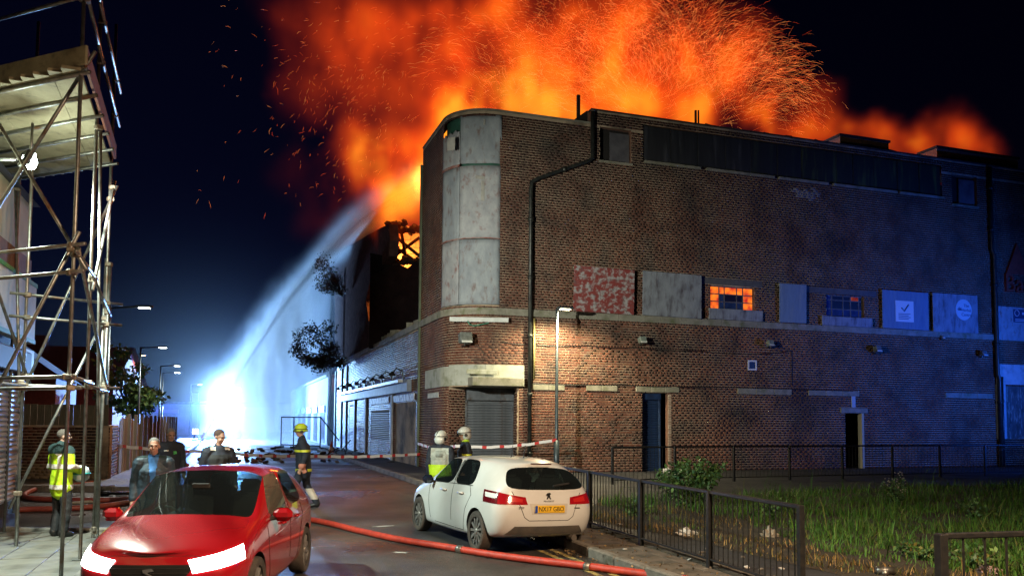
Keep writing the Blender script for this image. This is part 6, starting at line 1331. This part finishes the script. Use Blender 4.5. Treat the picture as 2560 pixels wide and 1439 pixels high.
    # bands and vests: slices of the jacket shell
    def band_on(src, nm, mt, test, off=.006):
        me = src.data.copy(); bm = bmesh.new(); bm.from_mesh(me); bm.normal_update(); kill = [f for f in bm.faces if not test(f.calc_center_median() / k, f.normal)]
        for v in bm.verts: v.co += v.normal * off
        bmesh.ops.delete(bm, geom=kill, context='FACES'); 
        if len(bm.faces) == 0: bm.free(); return None
        bm.to_mesh(me); bm.free(); return link(nm, me, mt, t)
    for nm, mt, test in cfg.get('bands', []): band_on(jo, nm, mt, test)
    for nm, mt, test in cfg.get('leg_bands', []):
        tro = [c for c in t.children if c.name.startswith('trousers')][0]; band_on(tro, nm, mt, test)
    return t
torso = lambda p: abs(p.x) < .215
silver = mat('reflective_tape', (.75, .68, .60), .35, .3); lime = mat('hi_vis_lime', (.42, .62, .01), .65, bump=.2, bscale=30); limey = mat('reflective_lime', (.65, .68, .05), .4); navy = mat('navy_cloth', (.012, .017, .03), .8, c2=(.02, .025, .04), nscale=8, bump=.2); blackcl = mat('black_cloth', (.012, .013, .015), .85, c2=(.02, .02, .022), nscale=8); darkgreen = mat('dark_teal_cloth', (.012, .035, .036), .8); waxed = mat('blue_work_jacket', (.025, .05, .075), .6, c2=(.018, .035, .055), nscale=6, bump=.2); grey_vest = mat('grey_vest', (.36, .38, .34), .5, c2=(.28, .3, .27), nscale=7); wh_helm = mat('white_helmet', (.62, .64, .60), .3, coat=.4); yl_helm = mat('yellow_helmet', (.45, .55, .02), .4, coat=.3); shirt_b = mat('blue_shirt', (.03, .16, .45), .7); redp = mat('red_panel', (.4, .04, .03), .6)
p = onground(148, 1341, KH)
HV = person('person in yellow hi-vis jacket and dark trousers standing behind the scaffold', p, R(150), dict(h=1.76, jm=lime, tm=blackcl, bulk=1.12, jl=.74, hood=True, head=(R(-35), 0), hair=('cropped', (.12, .10, .085)), arms={'R': ((-.27, .02, 1.17), (-.14, -.24, 1.08)), 'L': ((.27, .02, 1.17), (.12, -.25, 1.05))},
    bands=[('reflective_band', silver, lambda p, n: .80 < p.z < .87 and torso(p)), ('reflective_band', silver, lambda p, n: 1.14 < p.z < 1.21), ('reflective_brace', silver, lambda p, n: .09 < abs(p.x) < .14 and p.z > 1.2 and p.y > .02), ('navy_yoke', darkgreen, lambda p, n: p.z > 1.385)]))
hm = HV.matrix_basis; fr = Matrix.Rotation(R(150), 3, 'Z'); hq = p + fr @ Vector((.0, -.33, 1.02)); HT = thing('held_helmet', 'white and teal helmet held by the person in hi-vis', 'helmet', hq)
me = remesh_join([ell((0, 0, .02), (.13, .16, .125), 18), ell((0, .02, -.06), (.125, .13, .08), 16)], .012, 2); link('shell', me, mat('pale_helmet', (.6, .66, .64), .35), HT); MB().tube([Vector((.134 * math.sin(a), .165 * math.cos(a), .0)) for a in np.linspace(0, 6.283, 26)], .014, 6).build('teal_stripe', mat('teal_stripe', (.02, .3, .28), .4), HT)
p = Vector((-5.15, 12.0, .01)); person('bald man in blue work jacket and bright blue shirt walking beside the red car', p, R(18), dict(h=1.77, jm=waxed, tm=blackcl, bulk=1.15, jl=.72, lean=.05, stride=.2, head=(R(4), R(6)), hair=('grey_short', (.16, .15, .14)), bands=[('shirt', shirt_b, lambda p, n: abs(p.x) < .055 * (p.z - .95) / .45 + .0 and p.z > 1.12 and p.y < -.05), ('collar', darkgreen, lambda p, n: p.z > 1.50)]))
p = atY(425, 1150, 17.0); person('officer in black uniform with cropped grey hair by the plank fence', Vector((p.x, p.y, gz(p.x, p.y))), R(25), dict(h=1.80, jm=navy, tm=blackcl, bulk=1.05, head=(R(12), R(22)), lean=.05, stride=.15, hair=('grey_crop', (.2, .19, .17)), bands=[('badge', mat('green_badge', (.05, .4, .1), .5), lambda p, n: .05 < p.x < .11 and 1.27 < p.z < 1.33 and p.y < -.08), ('badge', silver, lambda p, n: -.12 < p.x < -.04 and 1.33 < p.z < 1.35 and p.y < -.08)]))
p = atY(546, 1150, 14.0); person('officer in dark uniform with short brown hair looking down behind the red car', Vector((p.x, p.y, gz(p.x, p.y))), R(40), dict(h=1.87, jm=navy, tm=blackcl, bulk=1.08, head=(R(28), R(18)), hair=('brown', (.06, .03, .022)), bands=[('epaulette', silver, lambda p, n: 1.44 < p.z < 1.50 and .07 < abs(p.x) < .15 and p.y < -.02 and n.z > .2), ('badge', silver, lambda p, n: .10 < p.x < .125 and 1.24 < p.z < 1.36 and p.y < -.06), ('badge', silver, lambda p, n: -.02 < p.x < .05 and 1.355 < p.z < 1.37 and p.y < -.06), ('stab_vest', blackcl, lambda p, n: abs(p.x) < .17 and 1.0 < p.z < 1.38)]))
p = atY(760, 1150, 18.6); person('firefighter in yellow helmet and dark kit walking across the street', Vector((p.x, p.y, gz(p.x, p.y))), R(-75), dict(h=1.83, jm=navy, tm=navy, bulk=1.25, jl=.74, stride=.28, lean=.07, head=(0, 0), helmet=('yellow', yl_helm), bands=[('reflective_band', limey, lambda p, n: .80 < p.z < .86 and abs(p.x) < .22), ('reflective_band', limey, lambda p, n: 1.22 < p.z < 1.27), ('cuff', mat('tan_glove', (.5, .2, .14), .7), lambda p, n: p.z < .97 and abs(p.x) > .235)], leg_bands=[('reflective_band', silver, lambda p, n: .18 < p.z < .42)]))
p = atY(1102, 1150, 17.2); person('firefighter in white helmet and grey and lime vest seen from behind', Vector((p.x, p.y, gz(p.x, p.y) + .0)), R(172), dict(h=1.74, jm=navy, tm=navy, bulk=1.2, jl=.70, helmet=('white', wh_helm), head=(R(-25), 0), bands=[('vest', grey_vest, lambda p, n: 1.12 <= p.z < 1.47 and abs(p.x) < .195), ('vest_lower', lime, lambda p, n: p.z < 1.12 and abs(p.x) < .235), ('vest_panel', redp, lambda p, n: 1.27 < p.z < 1.35 and abs(p.x) < .075 and p.y > .05), ('vest_stripe', blackcl, lambda p, n: (1.385 < p.z < 1.40 or 1.22 < p.z < 1.235) and abs(p.x) < .12 and p.y > .05), ('reflective_band', silver, lambda p, n: .84 < p.z < .90 and abs(p.x) < .24)]))
p = atY(1162, 1150, 17.9); person('firefighter in white helmet and navy tunic facing the one in the vest', Vector((p.x, p.y, gz(p.x, p.y) + .0)), R(-80), dict(h=1.80, jm=navy, tm=navy, bulk=1.2, helmet=('white', wh_helm), head=(0, R(4)), bands=[('reflective_band', limey, lambda p, n: 1.20 < p.z < 1.26 and abs(p.x) > .2), ('neck_flap', lime, lambda p, n: p.z > 1.515)]))
# ================================================================ fire, smoke, sparks, water
class NT:                                          # small helper for field maths in a geometry node tree
    def __init__(s, name):
        s.t = bpy.data.node_groups.new(name, 'GeometryNodeTree'); s.t.interface.new_socket('Geometry', in_out='OUTPUT', socket_type='NodeSocketGeometry'); s.out = s.t.nodes.new('NodeGroupOutput')
    def put(s, sock, v):
        if hasattr(v, 'is_linked') or isinstance(v, bpy.types.NodeSocket): s.t.links.new(v, sock)
        else: sock.default_value = v
    def m(s, op, a, b=0.0, clamp=False):
        n = s.t.nodes.new('ShaderNodeMath'); n.operation = op; n.use_clamp = clamp; s.put(n.inputs[0], a)
        if op not in ('EXPONENT', 'ABSOLUTE', 'SQRT'): s.put(n.inputs[1], b)
        return n.outputs[0]
    def v(s, op, a, b=(0, 0, 0)):
        n = s.t.nodes.new('ShaderNodeVectorMath'); n.operation = op; s.put(n.inputs[0], a)
        if op == 'SCALE': s.put(n.inputs['Scale'], b)
        elif op not in ('LENGTH',): s.put(n.inputs[1], b)
        return n.outputs['Value'] if op in ('DISTANCE', 'LENGTH', 'DOT_PRODUCT') else n.outputs[0]
    def noise(s, vec, scale, detail=4, rough=.55, color=False):
        n = s.t.nodes.new('ShaderNodeTexNoise'); n.inputs['Scale'].default_value = scale; n.inputs['Detail'].default_value = detail; n.inputs['Roughness'].default_value = rough; s.put(n.inputs['Vector'], vec); return n.outputs[1 if color else 0]
    def rng_(s, v, a, b, c, d, smooth=True):
        n = s.t.nodes.new('ShaderNodeMapRange'); n.interpolation_type = 'SMOOTHSTEP' if smooth else 'LINEAR'; s.put(n.inputs[0], v)
        for k, q in enumerate((a, b, c, d)): s.put(n.inputs[1 + k], q)
        return n.outputs[0]
    def pos(s): return s.t.nodes.new('GeometryNodeInputPosition').outputs[0]
    def cube(s, dens, mn, mx, vox, material):
        n = s.t.nodes.new('GeometryNodeVolumeCube'); s.put(n.inputs['Density'], dens); n.inputs['Min'].default_value = mn; n.inputs['Max'].default_value = mx
        for k, ax_ in enumerate('XYZ'): n.inputs['Resolution ' + ax_].default_value = max(2, int((mx[k] - mn[k]) / vox))
        sm_ = s.t.nodes.new('GeometryNodeSetMaterial'); s.t.links.new(n.outputs[0], sm_.inputs[0]); sm_.inputs['Material'].default_value = material; s.t.links.new(sm_.outputs[0], s.out.inputs[0])
def vol_obj(name, nt, loc=(0, 0, 0), rotz=0.0, mn=(0, 0, 0), mx=(1, 1, 1)):
    me = MB().bb(mn[0], mx[0], mn[1], mx[1], mn[2], mx[2]).mesh(name); o = link(name, me); o.location = loc; o.rotation_euler = (0, 0, rotz); md = o.modifiers.new('volume', 'NODES'); md.node_group = nt.t; return o
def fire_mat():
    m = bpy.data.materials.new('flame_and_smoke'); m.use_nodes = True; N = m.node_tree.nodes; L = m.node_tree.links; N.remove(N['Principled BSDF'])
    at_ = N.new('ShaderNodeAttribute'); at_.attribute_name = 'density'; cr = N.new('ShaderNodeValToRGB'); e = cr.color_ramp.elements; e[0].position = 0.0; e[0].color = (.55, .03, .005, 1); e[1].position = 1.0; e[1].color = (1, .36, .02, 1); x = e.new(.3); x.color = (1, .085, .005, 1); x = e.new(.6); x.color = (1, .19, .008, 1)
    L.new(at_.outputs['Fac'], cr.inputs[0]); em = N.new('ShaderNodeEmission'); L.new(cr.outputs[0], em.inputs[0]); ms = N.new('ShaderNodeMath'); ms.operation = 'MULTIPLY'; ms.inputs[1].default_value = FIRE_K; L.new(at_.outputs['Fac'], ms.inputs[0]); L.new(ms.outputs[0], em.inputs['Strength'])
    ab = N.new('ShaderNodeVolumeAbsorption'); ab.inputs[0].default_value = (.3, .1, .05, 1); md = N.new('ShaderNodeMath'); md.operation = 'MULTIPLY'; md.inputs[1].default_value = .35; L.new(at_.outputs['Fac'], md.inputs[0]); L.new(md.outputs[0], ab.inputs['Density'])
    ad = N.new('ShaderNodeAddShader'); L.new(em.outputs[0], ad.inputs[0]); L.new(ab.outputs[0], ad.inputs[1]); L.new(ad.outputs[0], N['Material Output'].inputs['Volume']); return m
FIRE_K = .86  # plume emission, put into the smoke in place of scattered firelight
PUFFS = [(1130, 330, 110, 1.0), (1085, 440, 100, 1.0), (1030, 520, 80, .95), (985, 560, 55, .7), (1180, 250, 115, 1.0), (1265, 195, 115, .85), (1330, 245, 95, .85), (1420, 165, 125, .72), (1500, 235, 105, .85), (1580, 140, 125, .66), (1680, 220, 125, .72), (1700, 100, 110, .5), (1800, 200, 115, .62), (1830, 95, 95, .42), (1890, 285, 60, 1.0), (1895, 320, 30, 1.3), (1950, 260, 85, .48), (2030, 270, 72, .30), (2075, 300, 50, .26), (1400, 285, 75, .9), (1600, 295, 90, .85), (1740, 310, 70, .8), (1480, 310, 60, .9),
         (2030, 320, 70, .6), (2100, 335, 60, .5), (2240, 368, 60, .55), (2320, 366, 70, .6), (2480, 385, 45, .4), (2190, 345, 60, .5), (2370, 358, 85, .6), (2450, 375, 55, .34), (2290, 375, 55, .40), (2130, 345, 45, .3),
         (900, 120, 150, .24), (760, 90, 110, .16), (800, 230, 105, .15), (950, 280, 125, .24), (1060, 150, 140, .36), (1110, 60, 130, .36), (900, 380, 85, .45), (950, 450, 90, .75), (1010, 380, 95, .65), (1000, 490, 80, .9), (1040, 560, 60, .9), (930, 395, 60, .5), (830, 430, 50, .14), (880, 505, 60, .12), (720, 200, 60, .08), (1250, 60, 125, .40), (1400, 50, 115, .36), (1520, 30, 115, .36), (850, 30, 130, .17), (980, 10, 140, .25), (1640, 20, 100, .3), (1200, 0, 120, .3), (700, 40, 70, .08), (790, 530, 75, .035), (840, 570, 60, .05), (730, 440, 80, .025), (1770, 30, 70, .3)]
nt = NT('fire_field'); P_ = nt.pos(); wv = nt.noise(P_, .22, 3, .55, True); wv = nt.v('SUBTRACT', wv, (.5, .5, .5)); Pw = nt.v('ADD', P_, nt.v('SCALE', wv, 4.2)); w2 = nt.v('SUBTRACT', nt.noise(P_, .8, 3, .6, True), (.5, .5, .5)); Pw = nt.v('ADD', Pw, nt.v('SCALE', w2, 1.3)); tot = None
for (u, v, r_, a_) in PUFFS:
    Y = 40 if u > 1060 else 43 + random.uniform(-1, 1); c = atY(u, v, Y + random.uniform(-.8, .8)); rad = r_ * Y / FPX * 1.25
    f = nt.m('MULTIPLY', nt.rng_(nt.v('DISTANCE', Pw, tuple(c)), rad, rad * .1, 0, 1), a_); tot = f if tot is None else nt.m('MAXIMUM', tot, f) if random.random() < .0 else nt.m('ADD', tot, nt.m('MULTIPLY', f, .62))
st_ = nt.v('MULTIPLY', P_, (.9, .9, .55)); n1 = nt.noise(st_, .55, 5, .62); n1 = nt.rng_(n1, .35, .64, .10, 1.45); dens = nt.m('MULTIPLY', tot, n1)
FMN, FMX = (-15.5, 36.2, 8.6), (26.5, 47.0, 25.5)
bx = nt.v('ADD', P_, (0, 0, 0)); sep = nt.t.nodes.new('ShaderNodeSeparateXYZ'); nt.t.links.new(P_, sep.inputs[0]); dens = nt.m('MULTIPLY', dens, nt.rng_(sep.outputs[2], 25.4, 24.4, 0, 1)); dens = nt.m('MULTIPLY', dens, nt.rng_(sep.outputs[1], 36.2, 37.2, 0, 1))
nt.cube(dens, FMN, FMX, .28, fire_mat()); fo = vol_obj('fire_and_smoke', nt, mn=FMN, mx=FMX); tag(fo, 'billowing orange fire and smoke given a firelit glow above the brick building', 'fire', kind='stuff')
# light of the flames inside the gutted shell
FG = thing('flame_bed', 'burning debris bed inside the gutted auditorium', 'fire', BM @ Vector((6, RB + 2.5, 6.5)))
for k in range(14):
    q = Vector((random.uniform(-1, 5), random.uniform(-1, 1), -1.4)); MB().lathe([(.05, 0), (.35, .3), (.3, .9), (.12, 1.7), (.01, 2.4)], 8, Matrix.Translation(q) @ Matrix.Rotation(random.uniform(-.2, .2), 4, 'X')).build('flame_tongue', emat('flame', (1, .25, .02), 4), FG, True)
add_light('fire_light', 'POINT', (-4.2, -.2, 4.2), 1100, (1, .30, .05), FG, None, .8); add_light('fire_light', 'POINT', (8, 4, 9.5), 9000, (1, .33, .06), FG, None, 1.5); fp = atY(1075, 430, 46.5) - Vector(FG.location); add_light('fire_light', 'POINT', fp, 6000, (1, .26, .04), FG, None, 1.5)
# ---- sparks: glowing flakes carried in arcs over the roof
def flakes(S):
    V = []; F = []; C = []
    for a, b, c, w, col in S:
        n = len(V); d = (c - a).normalized(); s1 = d.cross(Vector((0, 1, 0))); s1 = (s1 if s1.length > .05 else Vector((1, 0, 0))).normalized() * w; s2 = Vector((0, 1, 0)) * w
        for p, k in ((a, .25), (b, 1), (c, .45)): V += [tuple(p + s1 * k), tuple(p - s1 * .5 * k + s2 * .8 * k), tuple(p - s1 * .5 * k - s2 * .8 * k)]
        for r_ in (0, 3):
            for j in range(3): F.append((n + r_ + j, n + r_ + (j + 1) % 3, n + r_ + 3 + (j + 1) % 3, n + r_ + 3 + j))
        C += [col] * 9
    return npmesh('sparks', V, F, False, C)
S = []
def addsp(u, v, ang, ln, bend, Y, w, col):
    a = atY(u, v, Y); da = Vector((math.cos(ang), 0, math.sin(ang))); m = a + da * ln * .5; c = m + Vector((math.cos(ang + bend), 0, math.sin(ang + bend))) * ln * .5
    S.append((a, m, c, w, col))
HOT = [(1, .13, .02), (1, .20, .03), (1, .09, .012), (1, .30, .07)]
for (cu, cv, rad, n, t0, t1) in ((1690, 330, 330, 2300, 15, 165), (1830, 300, 190, 800, -5, 130), (1560, 320, 300, 1300, 30, 165), (1720, 200, 210, 900, 0, 150), (1350, 330, 330, 700, 40, 150), (1880, 220, 130, 400, -30, 100), (1480, 200, 260, 500, 30, 160)):
    for i in range(n):
        th = R(random.uniform(t0, t1)); rr = rad * random.uniform(.12, 1) ** .55; u = cu + math.cos(th) * rr * 1.15 + random.gauss(0, 26); v = cv - math.sin(th) * rr + random.gauss(0, 26)
        if v > 335 or v < -40: continue
        f = rr / rad; side = 1 if math.cos(th) > 0 else -1; ang = th - side * max(0, f - .6) * 1.9 + random.gauss(0, .30); addsp(u, v, ang, random.uniform(.25, .95) * (1.1 - .45 * f), -side * random.uniform(.05, .5) * f, random.uniform(35.4, 37.5) + (1.5 if u > 1900 else 0), random.uniform(.0010, .0024), random.choice(HOT))
for i in range(700):
    if i < 430: u, v = random.gauss(880, 120), random.gauss(240, 130)
    elif i < 640: u, v = random.gauss(1180, 110), random.gauss(90, 70)
    else: u, v = random.uniform(480, 1020), random.uniform(-10, 560)
    if u > 1040 and v > 280 or v > 600: continue
    ang = random.gauss(R(62), .45) if v > 180 else random.gauss(R(15), .5); addsp(u, v, ang, random.uniform(.06, .36), random.gauss(0, .3), random.uniform(35, 41), random.uniform(.0012, .0027), random.choice(HOT))
sm_ = bpy.data.materials.new('glowing_ember'); sm_.use_nodes = True; N = sm_.node_tree.nodes; at_ = N.new('ShaderNodeVertexColor'); at_.layer_name = 'Col'; b_ = N['Principled BSDF']; b_.inputs['Base Color'].default_value = (0, 0, 0, 1); sm_.node_tree.links.new(at_.outputs[0], b_.inputs['Emission Color']); b_.inputs['Emission Strength'].default_value = 2.3
sp_ = link('sparks', flakes(S), sm_); tag(sp_, 'thousands of glowing orange sparks swirling above the roof', 'sparks', kind='stuff')
# ---- water jet and its falling spray
J1 = atY(1040, 470, 47.0); jv = Vector((J1.x - J0.x, J1.y - J0.y, 0)); JL = jv.length; jd = jv.normalized(); jn = Vector((-jd.y, jd.x, 0)); jx, jz = [], []
for (u, v) in ((506, 1098), (545, 1028), (600, 940), (660, 842), (735, 730), (800, 655), (880, 578), (960, 520), (1040, 470)):
    d = ray(u, v); k = (J0 - EYE).dot(jn) / d.dot(jn); q = EYE + d * k; jx.append((q - J0).dot(jd)); jz.append(q.z)
cf = np.polyfit(jx, jz, 3); JH = lambda x: float(np.polyval(cf, x))
MBj = MB(); xs = np.linspace(.35, JL, 40); MBj.tube([J0 + jd * x + Vector((0, 0, JH(x) - J0.z)) for x in xs], [.05 + .16 * (x / JL) for x in xs], 8)
jm_ = mat('water_jet_white', (.75, .82, .9), .25); bj = jm_.node_tree.nodes['Principled BSDF']; trn = jm_.node_tree.nodes.new('ShaderNodeBsdfTransparent'); mx_ = jm_.node_tree.nodes.new('ShaderNodeMixShader'); mx_.inputs[0].default_value = .18; jm_.node_tree.links.new(trn.outputs[0], mx_.inputs[1]); jm_.node_tree.links.new(bj.outputs[0], mx_.inputs[2]); jm_.node_tree.links.new(mx_.outputs[0], jm_.node_tree.nodes['Material Output'].inputs[0])
tag(MBj.build('water_jet', jm_, None, True), 'long arching jet of water from the monitor to the burning roof', 'water jet', kind='stuff')
nt = NT('spray_field'); P_ = nt.pos(); sep = nt.t.nodes.new('ShaderNodeSeparateXYZ'); nt.t.links.new(P_, sep.inputs[0]); X, Yv, Z = sep.outputs
h = nt.m('ADD', nt.m('MULTIPLY', nt.m('ADD', nt.m('MULTIPLY', nt.m('ADD', nt.m('MULTIPLY', X, float(cf[0])), float(cf[1])), X), float(cf[2])), X), float(cf[3]))
wob = nt.m('MULTIPLY', nt.m('SUBTRACT', nt.noise(P_, .5, 4), .5), 1.6); dd = nt.m('ADD', nt.m('SUBTRACT', h, Z), nt.m('MULTIPLY', wob, nt.rng_(X, 4, 20, .15, 1)))
y2 = nt.m('MULTIPLY', Yv, Yv); fall = nt.m('MULTIPLY', nt.rng_(dd, -.2, .6, 0, 1), nt.m('EXPONENT', nt.m('MULTIPLY', dd, -.10))); streak = nt.noise(nt.v('MULTIPLY', P_, (1.6, 1.2, .10)), 1.0, 4, .65); streak = nt.rng_(streak, .34, .66, .15, 1.2)
prof = nt.m('EXPONENT', nt.m('MULTIPLY', y2, -.55)); win = nt.m('MULTIPLY', nt.rng_(X, JL * .10, JL * .30, 0, 1), nt.rng_(X, JL * .68, JL * .48, 0, 1)); cur = nt.m('MULTIPLY', nt.m('MULTIPLY', nt.m('MULTIPLY', fall, streak), prof), win)
ds2 = nt.m('ADD', nt.m('SUBTRACT', h, Z), nt.m('MULTIPLY', wob, nt.rng_(X, 6, 24, .02, .5)))
core = nt.m('MULTIPLY', nt.m('EXPONENT', nt.m('MULTIPLY', nt.m('MULTIPLY', ds2, ds2), nt.rng_(X, 3, JL * .8, -14.0, -2.2))), nt.m('EXPONENT', nt.m('MULTIPLY', y2, -3.0))); core = nt.m('MULTIPLY', core, nt.rng_(X, 2, JL * .6, 2.0, 6.0))
dn = nt.m('ADD', nt.m('MULTIPLY', cur, 4.5), core); SMN, SMX = (0.5, -2.6, .15), (JL + 2, 2.6, 17.0)
wm_ = bpy.data.materials.new('water_spray'); wm_.use_nodes = True; N = wm_.node_tree.nodes; L = wm_.node_tree.links; N.remove(N['Principled BSDF']); at_ = N.new('ShaderNodeAttribute'); at_.attribute_name = 'density'; sc_ = N.new('ShaderNodeVolumeScatter'); sc_.inputs['Color'].default_value = (.9, .95, 1, 1); sc_.inputs['Anisotropy'].default_value = .35; ms = N.new('ShaderNodeMath'); ms.operation = 'MULTIPLY'; ms.inputs[1].default_value = .20; L.new(at_.outputs['Fac'], ms.inputs[0]); L.new(ms.outputs[0], sc_.inputs['Density']); L.new(sc_.outputs[0], N['Material Output'].inputs['Volume'])
nt.cube(dn, SMN, SMX, .21, wm_); so_ = vol_obj('water_spray', nt, (J0.x, J0.y, 0), math.atan2(jd.y, jd.x), SMN, SMX); tag(so_, 'curtain of white spray falling below the water jet', 'spray', kind='stuff')

# mist hanging round the engine's floodlights
mc = FE.matrix_basis.translation if False else Vector(FE.location) + Vector((0, 0, 3.6)); nt = NT('mist_field'); P_ = nt.pos(); q_ = nt.v('MULTIPLY', nt.v('SUBTRACT', P_, tuple(mc)), (1, 1, 1.25)); ln_ = nt.v('LENGTH', q_); f_ = nt.rng_(ln_, 8.5, .5, 0, 1); f_ = nt.m('MULTIPLY', nt.m('MULTIPLY', f_, f_), nt.rng_(nt.noise(P_, .45, 4), .3, .7, .15, .6)); g_ = nt.rng_(ln_, 34, 2, 0, 1); f_ = nt.m('ADD', f_, nt.m('MULTIPLY', nt.m('MULTIPLY', g_, g_), .09))
mm_ = wm_.copy(); mm_.name = 'mist'; [n for n in mm_.node_tree.nodes if n.type == 'MATH'][0].inputs[1].default_value = .014
MMN, MMX = (mc.x - 33, mc.y - 33, .3), (mc.x + 33, mc.y + 33, 30); nt.cube(f_, MMN, MMX, 1.4, mm_); mo = vol_obj('mist', nt, mn=MMN, mx=MMX); tag(mo, 'glowing mist hanging round the fire engine floodlights', 'mist', kind='stuff')
